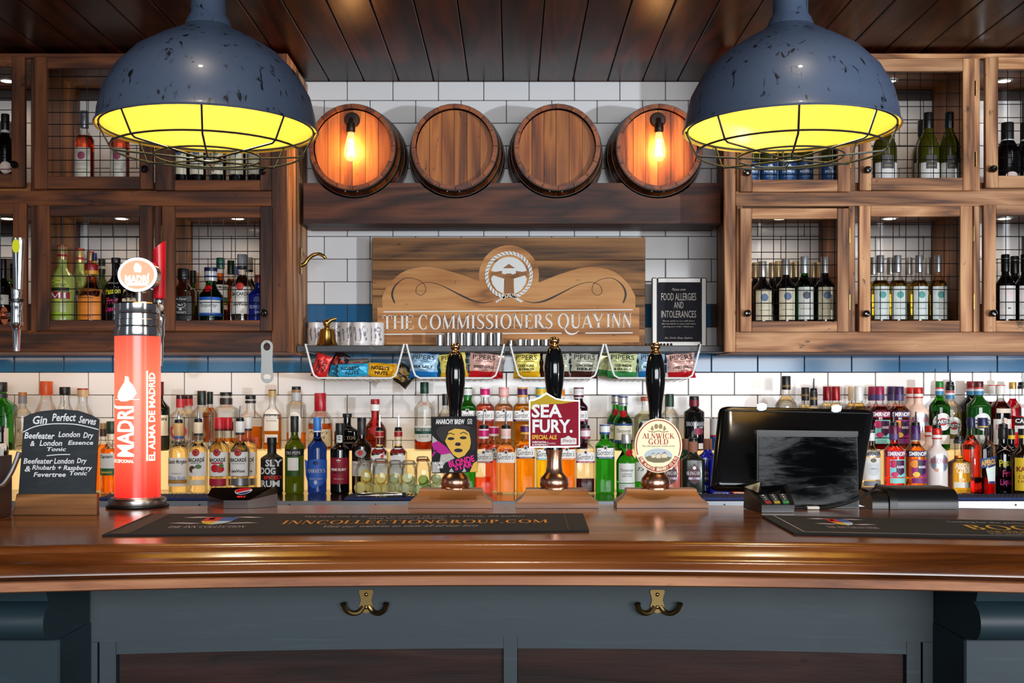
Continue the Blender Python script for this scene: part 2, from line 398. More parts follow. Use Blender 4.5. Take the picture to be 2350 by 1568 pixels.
def text_flat(s, cx, cz, w, h, font='b', rot=0.):
    v, f, (x0, y0, x1, y1) = glyphs(s, font)
    if w is None: w = h*(x1-x0)/(y1-y0)
    if h is None: h = w*(y1-y0)/(x1-x0)
    ca, sa = math.cos(rot), math.sin(rot); out = []
    for (x, y) in v:
        a = ((x-x0)/(x1-x0)-.5)*w; b = ((y-y0)/(y1-y0)-.5)*h
        out.append((cx+a*ca-b*sa, cz+a*sa+b*ca))
    return out, f
def refine(fl, L):                                    # split long edges so that shapes follow curved surfaces
    V = [tuple(p) for p in fl.v]; T = []
    for f in fl.f:
        for i in range(1, len(f)-1): T.append((f[0], f[i], f[i+1]))
    for _ in range(7):
        mid = {}; out = []; any_ = False
        def ln(a, b): return math.hypot(V[a][0]-V[b][0], V[a][1]-V[b][1])
        def mp(a, b):
            k = (min(a, b), max(a, b))
            if k not in mid: V.append(((V[a][0]+V[b][0])/2, (V[a][1]+V[b][1])/2)); mid[k] = len(V)-1
            return mid[k]
        for t in T:
            e = [(ln(t[i], t[(i+1) % 3]), i) for i in range(3)]; m = max(e)
            if m[0] <= L: out.append(t); continue
            any_ = True; i = m[1]; a, b, c = t[i], t[(i+1) % 3], t[(i+2) % 3]; q = mp(a, b); out += [(a, q, c), (q, b, c)]
        T = out
        if not any_: break
    fl.v, fl.f = V, T; return fl
def emit_flat(fl, name, mat, parent, surf, world=True, **tags):   # flat shapes onto a surface; surf(x, z) gives a 3D point
    mb = MB(); mb.add([surf(*p) for p in fl.v], fl.f); return mb.build(name, mat, parent, world=world, smooth=False, **tags)
# ================================================================== the room
fl = MB().box(-3.4, 3.4, -.6, 5.3, -.05, 0); fo = fl.build('floor', WOOD((38, 26, 18), (62, 44, 30), (84, 62, 44), 'x', .5), kind='structure')
CEILZ = CAMZ+1.381
ce = MB().box(-3.1, 3.1, 1.2, 5.3, CEILZ+.012, CEILZ+.05); ceo = ce.build('ceiling', M((10, 7, 5), .8), kind='structure')
WCEIL = WOOD((18, 6, 2), (50, 18, 7), (76, 30, 13), 'y', .30, .8, 12., .25, 0., .12)
pm = MB().box(-.0748, .0748, 1.2, YW-.001, 0, .012, .003).mesh('plank', WCEIL, False)
for i in range(-21, 21):
    x = X(1155, YW)+.1535*(i+.5)
    if abs(x) > 3.02: continue
    o = bpy.data.objects.new('plank', pm); COL.objects.link(o); o.parent = ceo; o.location = (x, 0, CEILZ)
# tiled back wall: a grout bed with single tiles laid in running bond
wb = MB().box(-3.1, 3.1, YW+.004, YW+.12, 0, CEILZ+.03); wbo = wb.build('wall_back', M((74, 66, 62), .85), kind='structure')
TW = M((218, 217, 216), .12, 0, .5); TB = M((40, 94, 134), .10, 0, .5)
TWm = MB().box(-.0985, .0985, -.004, .004, -.0485, .0485, .0022).mesh('tile', TW, True, 20)
TBm = MB().box(-.0985, .0985, -.004, .004, -.0485, .0485, .0022).mesh('tile', TB, True, 20)
def stretch(x): return x*(1+.0075*x*x)
SIDE_IN = 0.90
ntile = 0
for k in range(-10, 7):
    z0, z1 = Z(699+52*(k+1), YW), Z(699+52*k, YW)
    if k == -10: z1 = CEILZ
    if k == 6: z0 = CAMZ-.245
    for n in range(-14, 15):
        xa = (-.725 if k % 2 == 0 else -.625)+.2*n; xb = xa+.2
        sa, sb = stretch(xa), stretch(xb); xm = (sa+sb)/2
        if (abs(xm) > 2.30 or (k in (2, 3, 4, 5) and abs(xm) > (2.245 if k % 2 else 2.14))): continue
        cab = abs(xm) > SIDE_IN+.06
        if cab and (k in (-10, -5, 0, 1)): continue
        if not cab and k == -5: continue
        if k in (-2, -1, 0, 1) and sa > X(862, YW) and sb < X(1472, YW): continue
        if k == 6 and not (-2.3 < xm < 2.3): continue
        o = bpy.data.objects.new('tile', TBm if k in (0, 2) else TWm); COL.objects.link(o); o.parent = wbo
        o.location = (xm, YW, (z0+z1)/2); o.scale = ((sb-sa)/.2, 1, (z1-z0)/.1); ntile += 1
rest = MB(); rblue = MB()                                            # the few tiles past the cabinets' ends
for sgn in (-1, 1):
    for k in range(2, 6):
        for n in range(4):
            x0_ = {(0, 1): 2.142, (0, -1): 2.197, (1, 1): 2.252, (1, -1): 2.308}[(k % 2, sgn)]+.2*n+.002; a_, b_2 = sorted((sgn*x0_, sgn*(x0_+.196)))
            (rblue if k == 2 else rest).box(a_, b_2, YW-.004, YW+.004, Z(699+52*(k+1), YW)+.0015, Z(699+52*k, YW)-.0015, .002)
rest.build('tile_field', TW, wbo, kind='stuff'); rblue.build('tile_field', TB, wbo, kind='stuff')
# ------------------------------------------------------------------ wall cabinets
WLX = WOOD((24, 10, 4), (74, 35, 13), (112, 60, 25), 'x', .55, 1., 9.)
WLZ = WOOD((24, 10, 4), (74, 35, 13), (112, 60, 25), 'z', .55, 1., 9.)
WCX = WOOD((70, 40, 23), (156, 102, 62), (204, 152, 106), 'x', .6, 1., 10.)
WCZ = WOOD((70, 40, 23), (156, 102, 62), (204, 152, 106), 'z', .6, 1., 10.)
WIN = WOOD((60, 32, 14), (120, 72, 34), (160, 104, 54), 'z', .5, 1., 5., .2)
WINX = WOOD((60, 32, 14), (120, 72, 34), (160, 104, 54), 'x', .5, 1., 5., .2)
CB, CTOP = CAMZ+.169, CAMZ+1.366                    # cabinet underside and top
ZLO, ZLT, ZUP, ZUT = CAMZ+.255, CAMZ+.754, CAMZ+.852, CAMZ+1.342
YD = YC-.024                                       # door faces stand proud of the frame
BAYLAMPS = []
def door(cabinet, px, py, open_, knob, hinge=None):
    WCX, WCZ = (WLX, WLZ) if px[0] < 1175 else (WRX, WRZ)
    x0, x1 = X(px[0], YD), X(px[1], YD); z0, z1 = Z(py[1], YD), Z(py[0], YD)
    ox0, ox1 = X(open_[0], YD), X(open_[1], YD); oz0, oz1 = Z(open_[3], YD), Z(open_[2], YD)
    d = thing('door', ((x0+x1)/2, YD, z0), parent=cabinet)
    a, b = YD, YC-.001
    MB().box(x0, ox0, a, b, z0, z1, .002).build('stile', WCZ, d, smooth=False)
    MB().box(ox1, x1, a, b, z0, z1, .002).build('stile', WCZ, d, smooth=False)
    MB().box(ox0+.0005, ox1-.0005, a+.001, b, oz1, z1, .002).build('rail', WCX, d, smooth=False)
    MB().box(ox0+.0005, ox1-.0005, a+.001, b, z0, oz0, .002).build('rail', WCX, d, smooth=False)
    m = MB(); yb = b-.003; n = round((ox1-ox0)/.0522); st = (ox1-ox0)/n
    for i in range(1, n+1 if px[0] > 1175 else n+1):
        x = ox0+st*(i-.12)
        if x < ox1: m.tube([(x, yb, oz0-.006), (x, yb, oz1+.006)], .0017, 5)
    n = round((oz1-oz0)/.0502); st = (oz1-oz0)/n
    for i in range(n):
        z = oz0+st*(i+.42); m.tube([(ox0-.006, yb-.002, z), (ox1+.006, yb-.002, z)], .0017, 5)
    m.build('wire_mesh', WIRE, d)
    kx, kz = X(knob[0], YD), Z(knob[1], YD)
    MB().lathe([(.0001, -.034), (.009, -.033), (.0145, -.026), (.0145, -.019), (.008, -.011), (.006, -.004), (.008, 0)], 16, (kx, YD, kz), 'y').build('knob', GLOSSBLK, d)
    if hinge:
        for zz in (z0+(z1-z0)*.24, z0+(z1-z0)*.78):
            MB().box(hinge-.0012, hinge+.0012, YD+.004, YC, zz-.03, zz+.03).build('hinge', BRASS, d)
WRX, WRZ = WCX, WCZ
def cabinet(side, divs, doors, label):
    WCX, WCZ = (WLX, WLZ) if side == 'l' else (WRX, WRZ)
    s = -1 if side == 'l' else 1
    xin, xout = s*SIDE_IN, s*2.95
    c = thing('wall_cabinet', (s*1.66, YC, CB), label, 'cabinet')
    def bx(name, mat, x0, x1, y0, y1, z0, z1, ch=.002):
        return MB().box(min(x0, x1), max(x0, x1), y0, y1, z0, z1, ch).build(name, mat, c, smooth=False)
    yb = YW-.006
    bx('side_panel', WRZ, xin, xin+s*.024, YC+.002, 4.862, CB, CTOP)         # two boards on the exposed side
    bx('side_panel', WRZ, xin+s*.002, xin+s*.024, 4.863, yb, CB, CTOP)
    for x in divs: bx('divider', WIN, x-.010, x+.010, YC+.022, yb, CB+.03, CTOP-.005, .001)
    bx('shelf_board', WINX, xin+s*.025, xout, YC+.022, yb, CB, ZLO, .001)
    bx('shelf_board', WINX, xin+s*.025, xout, YC+.022, yb, ZLT, ZUP, .001)
    bx('shelf_board', WINX, xin+s*.025, xout, YC+.022, yb, ZUT, CTOP, .001)
    e = X(658, YC) if s < 0 else X(1663, YC); e2 = X(623, YC) if s < 0 else X(1688, YC)
    bx('end_stile', WCZ, e, e2, YC, YC+.021, CB, CTOP)
    bx('top_rail', WCX, e2+s*.0005, xout, YC, YC+.021, Z(134, YC), CTOP)
    bx('middle_rail', WCX, e2+s*.0005, xout, YC, YC+.021, Z(473, YC), Z(438, YC))
    bx('bottom_rail', WCX, e2+s*.0005, xout, YC, YC+.021, CB, Z(762, YC))
    for x in divs:
        w = .013
        bx('stile', WCZ, x-w, x+w, YC+.001, YC+.021, Z(438, YC), Z(134, YC))
        bx('stile', WCZ, x-w, x+w, YC+.001, YC+.021, Z(762, YC), Z(473, YC))
    bx('end_panel', WCZ, s*2.372, xout, YC+.001, YC+.021, Z(438, YC), Z(134, YC)); bx('end_panel', WCZ, s*2.372, xout, YC+.001, YC+.021, Z(762, YC), Z(473, YC))
    for dd in doors: door(c, *dd)
    ed = [xin+s*.024]+list(divs)+[xout]
    for i in range(3):
        xm = (ed[i]+ed[i+1])/2 if i < 2 else ed[2]+s*.24
        for zt, lo in ((ZLT, 1), (ZUT, 0)):
            r = thing('downlight', (xm, 4.93, zt-.004), parent=c)
            MB().lathe([(.036, .004), (.036, 0), (.026, -.002), (.026, .003)], 20, (xm, 4.93, zt-.004)).build('bezel', M((225, 225, 222), .3, .6), r)
            MB().lathe([(.0001, .0), (.025, .0)], 20, (xm, 4.93, zt-.003), cap=False).build('lens', M((255, 240, 215), .4, emit=(255, 232, 196), es=9.), r)
            BAYLAMPS.append((xm, zt-.012, s, lo))
    return c
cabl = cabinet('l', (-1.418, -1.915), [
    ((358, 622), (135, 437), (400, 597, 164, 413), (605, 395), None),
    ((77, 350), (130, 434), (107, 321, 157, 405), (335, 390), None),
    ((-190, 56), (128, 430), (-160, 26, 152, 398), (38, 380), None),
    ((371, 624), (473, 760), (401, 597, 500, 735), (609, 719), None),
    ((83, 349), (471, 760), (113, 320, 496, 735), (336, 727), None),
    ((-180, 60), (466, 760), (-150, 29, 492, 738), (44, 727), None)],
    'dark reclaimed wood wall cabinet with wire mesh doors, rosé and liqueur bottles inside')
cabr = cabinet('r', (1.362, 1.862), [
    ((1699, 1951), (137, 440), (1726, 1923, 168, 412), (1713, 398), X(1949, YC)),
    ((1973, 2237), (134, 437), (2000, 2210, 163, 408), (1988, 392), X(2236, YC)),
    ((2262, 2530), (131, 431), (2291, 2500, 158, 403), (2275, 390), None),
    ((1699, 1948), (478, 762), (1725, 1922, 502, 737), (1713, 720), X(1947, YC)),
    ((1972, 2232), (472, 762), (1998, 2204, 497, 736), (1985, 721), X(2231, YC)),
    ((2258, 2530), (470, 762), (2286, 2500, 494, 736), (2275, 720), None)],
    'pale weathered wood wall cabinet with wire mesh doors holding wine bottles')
for (xm, zt, s, lo) in BAYLAMPS:
    lamp('downlight_glow', 'SPOT', (xm, 4.90, zt), 2.0, (1.0, .80, .60) if s > 0 else (1.0, .72, .50), (xm, 4.97, zt-1), spot_size=math.radians(150), spot_blend=.8, shadow_soft_size=.02)
# ------------------------------------------------------------------ beam with four half barrels
YB = 4.862; BR = []
for px in (808, 1043, 1279, 1514): BR.append(X(px, 4.80))
BZ = Z(337, 4.80)
zt, zb_ = Z(420, YB), Z(513, YB)
def beam_profile(r):
    out = [(-.878, zb_), (.878, zb_), (.878, zt)]
    for x in reversed(BR):
        h = zt-BZ; a = math.degrees(math.asin(max(-1, h/r)))
        out += [(x+r*math.cos(math.radians(t)), BZ+r*math.sin(math.radians(t))) for t in [a+(-180-2*a)*i/12 for i in range(13)]]
    return out+[(-.878, zt)]
pa, pb = beam_profile(.2045), beam_profile(.2185)
b = MB(); n = len(pa)
tri = tessellate_polygon([[Vector((p[0], p[1], 0)) for p in pa]])
b.add([(p[0], YB, p[1]) for p in pa]+[(p[0], YW-.008, p[1]) for p in pb],
      [tuple(t) for t in tri]+[tuple(i+n for i in reversed(t)) for t in tri]+[((i+1) % n, i, i+n, (i+1) % n+n) for i in range(n)])
solo(b, 'timber_beam', WOOD((26, 12, 7), (68, 32, 17), (104, 56, 32), 'x', .55, .8, 14., .4), (0, YB, zb_), 'thick dark timber beam shelf carrying four half barrels', 'beam', smooth=False)
STAVE = WOOD((48, 18, 6), (112, 50, 15), (150, 78, 28), 'y', .42, 1.4, 6., .25)
HEADW = WOOD((64, 28, 9), (142, 74, 26), (182, 108, 46), 'z', .5, 1.2, 6., .3)
HOOP = M((74, 70, 66), .42, .85)
def barrel(x, label, grp):
    c = (x, 4.80, BZ)
    t = thing('half_barrel', (x, 4.80, BZ-.21), label, 'barrel', grp)
    RF = .178
    def rad(y):                                        # stave radius against depth behind the front rim
        u = min(1, y/.30); return RF+.031*math.sin(u*pi/2)
    N = 16
    for i in range(N):
        a0 = 2*pi*i/N+.03; a1 = a0+2*pi/N-.012; prof = [0, .05, .12, .2, .288]
        vs = []; fs = []; m = 4
        for y in prof:
            for k in range(m):
                a = a0+(a1-a0)*k/(m-1)
                for r in (rad(y), rad(y)-.017): vs.append((c[0]+r*math.cos(a), c[1]+y, c[2]+r*math.sin(a)))
        w = 2*m; L = len(prof)
        for j in range(L-1):
            for k in range(m-1):
                p = j*w+2*k; fs.append((p, p+w, p+w+2, p+2)); fs.append((p+1, p+3, p+w+3, p+w+1))
            p = j*w; fs.append((p, p+1, p+w+1, p+w)); p = j*w+2*(m-1); fs.append((p, p+w, p+w+1, p+1))
        for k in range(m-1):
            p = 2*k; fs.append((p, p+2, p+3, p+1)); p = (L-1)*w+2*k; fs.append((p, p+1, p+3, p+2))
        MB().add(vs, fs).build('stave', STAVE, t)
    hr = RF-.0175; xs = [-1, -.66, -.34, -.02, .32, .66, 1]          # head boards
    for i in range(len(xs)-1):
        xa, xb = xs[i]*hr+.0008, xs[i+1]*hr-.0008; up = []
        q = [xa+(xb-xa)*k/6 for k in range(7)]
        up = [(x_, math.sqrt(max(0, hr*hr-x_*x_))) for x_ in q]
        poly = [(c[0]+p[0], c[2]-p[1]) for p in up]+[(c[0]+p[0], c[2]+p[1]) for p in reversed(up)]
        poly = [p for j, p in enumerate(poly) if j == 0 or (abs(p[0]-poly[j-1][0])+abs(p[1]-poly[j-1][1])) > 1e-5]
        MB().prism(poly, c[1]+.034, c[1]+.05).build('head_board', HEADW, t, smooth=False)
    for (y0, y1) in ((.006, .034), (.085, .108), (.17, .198), (.245, .272)):
        MB().lathe([(rad(y0)+.0004, y0), (rad(y0)+.0022, y0), (rad(y1)+.0022, y1), (rad(y1)+.0004, y1)], 40, c, 'y', cap=False).build('hoop', HOOP, t)
    for a in (-100, -84):
        r = rad(.02)+.003; MB().sphere((c[0]+r*math.cos(math.radians(a)), c[1]+.02, c[2]+r*math.sin(math.radians(a))), .004, 8, 6).build('rivet', M((150, 140, 128), .35, .9), t)
    return t
for i, x in enumerate(BR):
    barrel(x, ['half barrel with a lit bulb beside the mesh cabinet of liqueurs', 'plain half barrel next to the lit one by the liqueur cabinet',
               'plain half barrel next to the lit one by the wine cabinet', 'half barrel with a lit bulb beside the mesh cabinet of wines'][i], 'half barrels on the beam')
BULBG = bpy.data.materials.new('glowing_bulb'); BULBG.use_nodes = True; nt = BULBG.node_tree; nt.nodes.clear()
o_ = nt.nodes.new('ShaderNodeOutputMaterial'); mx_ = nt.nodes.new('ShaderNodeMixShader'); tr_ = nt.nodes.new('ShaderNodeBsdfTransparent'); em_ = nt.nodes.new('ShaderNodeEmission')
em_.inputs[0].default_value = (1, .62, .22, 1); em_.inputs[1].default_value = 2.2; mx_.inputs[0].default_value = .42
nt.links.new(tr_.outputs[0], mx_.inputs[1]); nt.links.new(em_.outputs[0], mx_.inputs[2]); nt.links.new(mx_.outputs[0], o_.inputs[0])
def wall_lamp(x, label):
    py = 4.834
    t = thing('wall_lamp', (x, py, BZ), label, 'lamp', 'bulb lamps on the barrels')
    z0 = Z(272, 4.8)
    xo = x-.004
    MB().lathe([(.0001, -.016), (.028, -.014), (.033, -.006), (.033, 0)], 24, (xo, py, z0), 'y').build('back_plate', M((46, 36, 30), .45, .6), t)
    MB().sphere((xo, py-.018, z0+.001), .004, 8, 6).build('screw', BRASS, t)
    MB().tube([(xo, py-.012, z0), (xo, py-.036, z0-.004), (xo, py-.042, z0-.02), (xo, py-.042, z0-.034)], .009, 10).build('arm', M((42, 33, 28), .45, .6), t)
    MB().lathe([(.011, 0), (.017, -.004), (.019, -.02), (.019, -.038), (.016, -.042)], 20, (xo, py-.042, z0-.018)).build('socket', M((40, 32, 27), .4, .6), t)
    zt_ = z0-.058
    bp = [(.0125, 0), (.0135, -.01), (.020, -.035), (.0265, -.065), (.0285, -.085), (.025, -.105), (.015, -.118), (.0001, -.122)]
    MB().lathe(bp, 20, (xo, py-.042, zt_)).build('bulb_glass', BULBG, t)
    f = MB()
    for k in range(6):
        a = 2*pi*k/6; f.tube([(xo+.006*math.cos(a), py-.042+.006*math.sin(a), zt_-.03), (xo+.013*math.cos(a), py-.042+.013*math.sin(a), zt_-.10)], .0032, 6)
    f.build('filament', M((255, 190, 110), .5, emit=(255, 196, 120), es=60.), t)
    lamp('bulb_glow', 'POINT', (xo, py-.042, zt_-.07), 8.0, (1.0, .52, .18), shadow_soft_size=.022)
wall_lamp(BR[0], 'teardrop filament bulb on black bracket, in the barrel beside the liqueur cabinet')
wall_lamp(BR[3], 'teardrop filament bulb on black bracket, in the barrel beside the wine cabinet')
# ------------------------------------------------------------------ middle shelf
YS = 4.81; SZT, SZB = Z(793, YS), Z(808, YS)
solo(MB().box(-.897, .897, YS, YW-.007, SZB, SZT, .003), 'wall_shelf', SPECKLE((44, 46, 50), (92, 92, 94), .42, (20, 30, 60), .55, .7, (58, 60, 64)), (0, YS, SZB), 'dark steel shelf above the wire baskets of crisps', 'shelf', smooth=False)
# ------------------------------------------------------------------ back bar counter with lit bottle step
BB = CAMZ-.405; RS = CAMZ-.24
t = thing('back_bar', (0, 4.75, 0), 'dark back bar counter with grey metal front edge under the bottles', 'counter')
MB().box(-2.95, 2.95, 4.375, YW-.008, BB-.04, BB, .002).build('worktop', WOOD((22, 13, 9), (42, 26, 18), (58, 38, 27), 'x', .16, .8, 7., .05, .4, .5), t, smooth=False)
MB().box(-2.95, 2.95, 4.362, 4.374, BB-.055, BB+.001, .001).build('metal_edge', M((150, 154, 160), .35, .7), t, smooth=False)
for px in (458, 665, 862, 1663, 2331):
    MB().lathe([(.0001, -.003), (.004, -.002), (.0045, 0)], 10, (X(px, 4.362), 4.362, Z(1159, 4.362)), 'y').build('screw', M((70, 70, 70), .4, .9), t)
MB().box(-2.95, 2.95, 4.42, YW-.008, .02, BB-.041).build('fridge_front', M((28, 28, 30), .4), t, smooth=False)
t = thing('bottle_step', (0, 4.84, BB), 'glowing cream backlit acrylic step under the rear row of bottles', 'bottle step')
MB().box(-2.94, 2.94, 4.87, YW-.009, BB+.001, RS, .004).build('acrylic_box', M((206, 176, 128), .4, emit=(255, 206, 128), es=.80), t, smooth=False)
# ------------------------------------------------------------------ front bar, gently bowed towards the customers at its ends
def bow(x, y): return y*(1-.04*min(1.7, (x/(.4434*y))**2))
def sweep(prof, x0, x1, n=40, close=True):            # profile of (y, z) run along x
    mb = MB(); m = len(prof); vs = []; fs = []
    for i in range(n+1):
        x = x0+(x1-x0)*i/n
        for (y, z) in prof: vs.append((x, bow(x, y), z))
    for i in range(n):
        for k in range(m):
            k2 = (k+1) % m; fs.append((i*m+k, i*m+k2, (i+1)*m+k2, (i+1)*m+k))
    fs.append(tuple(range(m))); fs.append(tuple(n*m+k for k in reversed(range(m))))
    return mb.add(vs, [tuple(reversed(f)) for f in fs])
CT = CAMZ-.22
YBK = 2.302
def zp(py, d): return Z(py, d)
WTOP = WOOD((56, 26, 8), (114, 60, 23), (148, 88, 42), 'x', .19, .7, 9., .06, .0, .6)
WSTRIP = WOOD((92, 50, 26), (150, 92, 56), (184, 126, 84), 'x', .38, 1., 8., .2)
t = thing('bar_counter', (0, 2.0, 0), 'long varnished oak bar counter with rounded front edge on painted base', 'bar counter')
nose = [(YBK, CT), (1.745, CT)]+[(1.745-.022*math.sin(a), CT-.010*(1-math.cos(a))) for a in (.3, .6, .9, 1.2, 1.57)]+\
       [(1.712, CT-.0125), (1.704, CT-.0165), (1.698, CT-.0185), (1.690, CT-.0195), (1.680, CT-.022), (1.673, CT-.0285), (1.672, CT-.036), (1.678, CT-.0425), (1.690, CT-.0455), (YBK, CT-.0455)]
sweep(nose, -1.9, 1.9).build('worktop', WTOP, t, ang=50)
sweep([(1.697, CT-.046), (1.695, CT-.048), (1.695, CT-.060), (1.700, CT-.0625), (1.80, CT-.0625), (1.80, CT-.046)], -1.9, 1.9).build('edge_strip', WSTRIP, t)
PAINT = SPECKLE((28, 48, 55), (42, 64, 70), .5, (6, 30, 90), .58, .8, (25, 43, 51))
YP = 1.95
zr0, zr1 = Z(1460, YP), CT-.0626
sweep([(YP, zr0), (YP, zr1), (YP+.03, zr1), (YP+.03, zr0)], -1.9, 1.9).build('top_rail', PAINT, t)
zi = Z(1490, YP)
def px2x(px): return X(px, YP)
cols = [(-1.9, px2x(247)), (px2x(250), px2x(285)), (px2x(1156), px2x(1187)), (px2x(2062), px2x(2092)), (px2x(2095), 1.9)]
for i, (a, b_) in enumerate(cols):
    yo = .0 if i in (1, 2, 3) else -.004
    sweep([(YP+.004+yo, .06), (YP+.004+yo, zr0-.0005), (YP+.03, zr0-.0005), (YP+.03, .06)], a, b_, 6).build('stile', PAINT, t)
for a, b_ in ((px2x(285), px2x(1156)), (px2x(1187), px2x(2062))):
    sweep([(YP+.0045, zi), (YP+.0045, zr0-.0005), (YP+.03, zr0-.0005), (YP+.03, zi)], a+.0005, b_-.0005, 12).build('inner_rail', PAINT, t)
    sweep([(YP+.018, .06), (YP+.018, zi), (YP+.03, zi), (YP+.03, .06)], a+.001, b_-.001, 12).build('panel', WOOD((14, 6, 4), (32, 14, 10), (48, 23, 17), 'x', .45, .8, 12., .35, 0., .2), t)
sweep([(YP-.01, 0), (YP-.01, .07), (YP+.03, .07), (YP+.03, 0)], -1.9, 1.9).build('plinth', PAINT, t)
sweep([(YP+.031, .0), (YP+.031, CT-.047), (2.20, CT-.047), (2.20, 0)], -1.9, 1.9).build('carcass', M((30, 26, 24), .7), t)
for s in (-1, 1):                                     # corbels under the overhang
    xa, xb = s*.692, s*.80; y0 = bow(.75, YP)
    k = thing('corbel', (s*.745, y0, zr1-.3), parent=t)
    zc = CT-.063
    p = [(y0, zc), (1.715, zc), (1.715, zc-.010), (1.722, zc-.026)]
    zc2 = zc-.026
    p += [(1.735, zc2-.002), (1.722, zc2-.006), (1.710, zc2-.014), (1.704, zc2-.026), (1.704, zc2-.038), (1.710, zc2-.050), (1.722, zc2-.058), (1.745, zc2-.062), (1.76, zc2-.064), (y0, zc2-.064)]
    m = MB(); n = len(p); x0_, x1_ = min(xa, xb), max(xa, xb)
    m.add([(x0_, q[0], q[1]) for q in p]+[(x1_, q[0], q[1]) for q in p], [tuple(range(n)), tuple(n+i for i in reversed(range(n)))]+[((i+1) % n, i, i+n, (i+1) % n+n) for i in range(n)])
    m.build('scroll', PAINT, k, ang=30)
    MB().box(s*.787 if s < 0 else .692, -.692 if s < 0 else .787, 1.765, y0+.01, .07, zc2-.0645, .003).build('pilaster', PAINT, k, smooth=False)
for px in (841, 1508):                                # double coat hooks
    y = bow(X(px, YP), YP)-.0005; cx = X(px, y); zt0 = Z(1353, y); sc = YP/F
    o = thing('coat_hook', (cx, y, Z(1405, y)), 'antique brass double coat hook below ' + ('the lettering of a bar runner' if px < 1000 else 'the bare stretch between the bar runners'), 'hook', 'coat hooks under the bar counter')
    pl = [(-15, 0), (15, 0), (17, -5), (14, -14), (12, -24), (16, -38), (10, -50), (0, -54), (-10, -50), (-16, -38), (-12, -24), (-14, -14), (-17, -5)]
    MB().prism([(cx+a*sc, zt0+b*sc) for a, b in reversed(pl)], y-.004, y).build('plate', ABRASS, o)
    for s in (-1, 1):
        MB().tube([(cx+s*a*sc, y-c*sc, zt0+b*sc) for a, b, c in spline([(6, -38, 4), (16, -50, 6), (30, -52, 14), (42, -44, 22), (47, -32, 28), (48, -27, 30)], 4)], [.0045]*18+[.0055]*3, 8).build('arm', ABRASS, o)
    for zz in (-11, -40): MB().sphere((cx, y-.004, zt0+zz*sc), .0035, 10, 6, (1, .6, 1)).build('screw', M((150, 128, 82), .3, 1.), o)
# ================================================================== bottles
ROWS = {'F': (4.715, BB), 'F2': (4.805, BB), 'B': (4.925, RS), 'B2': (5.015, RS), 'L': (4.74, ZLO), 'L2': (4.90, ZLO), 'L3': (5.0, ZLO),
        'U': (4.74, ZUP), 'U2': (4.90, ZUP), 'FF': (4.60, BB)}
KIND = {  # shoulder start, shoulder end, neck ratio, exponent, depth ratio, shoulder ease
    'wine': (.60, .76, .37, 2, 1, 1.), 'burg': (.46, .80, .38, 2, 1, .6), 'round': (.60, .77, .36, 2, 1, 1.), 'rum': (.58, .74, .41, 2, 1, 1.),
    'gin': (.68, .80, .47, 4.5, .72, 1.), 'vodka': (.60, .76, .40, 2.3, 1, .8), 'flask': (.56, .76, .36, 4, .6, 1.), 'square': (.64, .78, .40, 5, .9, 1.),
    'slope': (.35, .80, .38, 2, 1, .7), 'port': (.62, .73, .40, 2, 1, 1.), 'squat': (.50, .70, .30, 3, .7, 1.), 'tall': (.70, .80, .42, 2, 1, 1.),
    'shaker': (.52, .74, .42, 2, 1, 1.), 'martini': (.62, .80, .34, 2, 1, .9), 'globe': (.30, .66, .34, 2, 1, .5), 'absolut': (.56, .66, .36, 2, 1, 1.)}
def lvl(kind, R, h):
    sb, se, nr, e, dr, ez = KIND[kind]; out = [(0, R*.90, R*.90*dr, e), (.012*h, R*.985, R*.985*dr, e), (.03*h, R, R*dr, e), (sb*h, R, R*dr, e)]
    for i in range(1, 8):
        t = i/8; s = (1-math.cos(pi*t))/2; s = s**(1/ez) if ez != 1 else s
        r = R+(R*nr-R)*s; ee = e+(2-e)*t; d = dr+(1-dr)*t
        out.append((sb*h+(se-sb)*h*t, r, r*d, ee))
    out += [(se*h, R*nr, R*nr, 2), (h, R*nr, R*nr, 2)]; return out
def at(L, z):
    for a, b in zip(L, L[1:]):
        if z <= b[0]:
            t = 0 if b[0] == a[0] else max(0, (z-a[0])/(b[0]-a[0])); return tuple(a[i]+(b[i]-a[i])*t for i in (1, 2, 3))
    return L[-1][1:]
CLEAR = 'clear'
NB = [0]; SHELF = {}
RNG = {'F': (4.55, 4.865), 'B': (4.875, 5.088), 'L': (4.665, 5.088), 'U': (4.665, 5.088)}
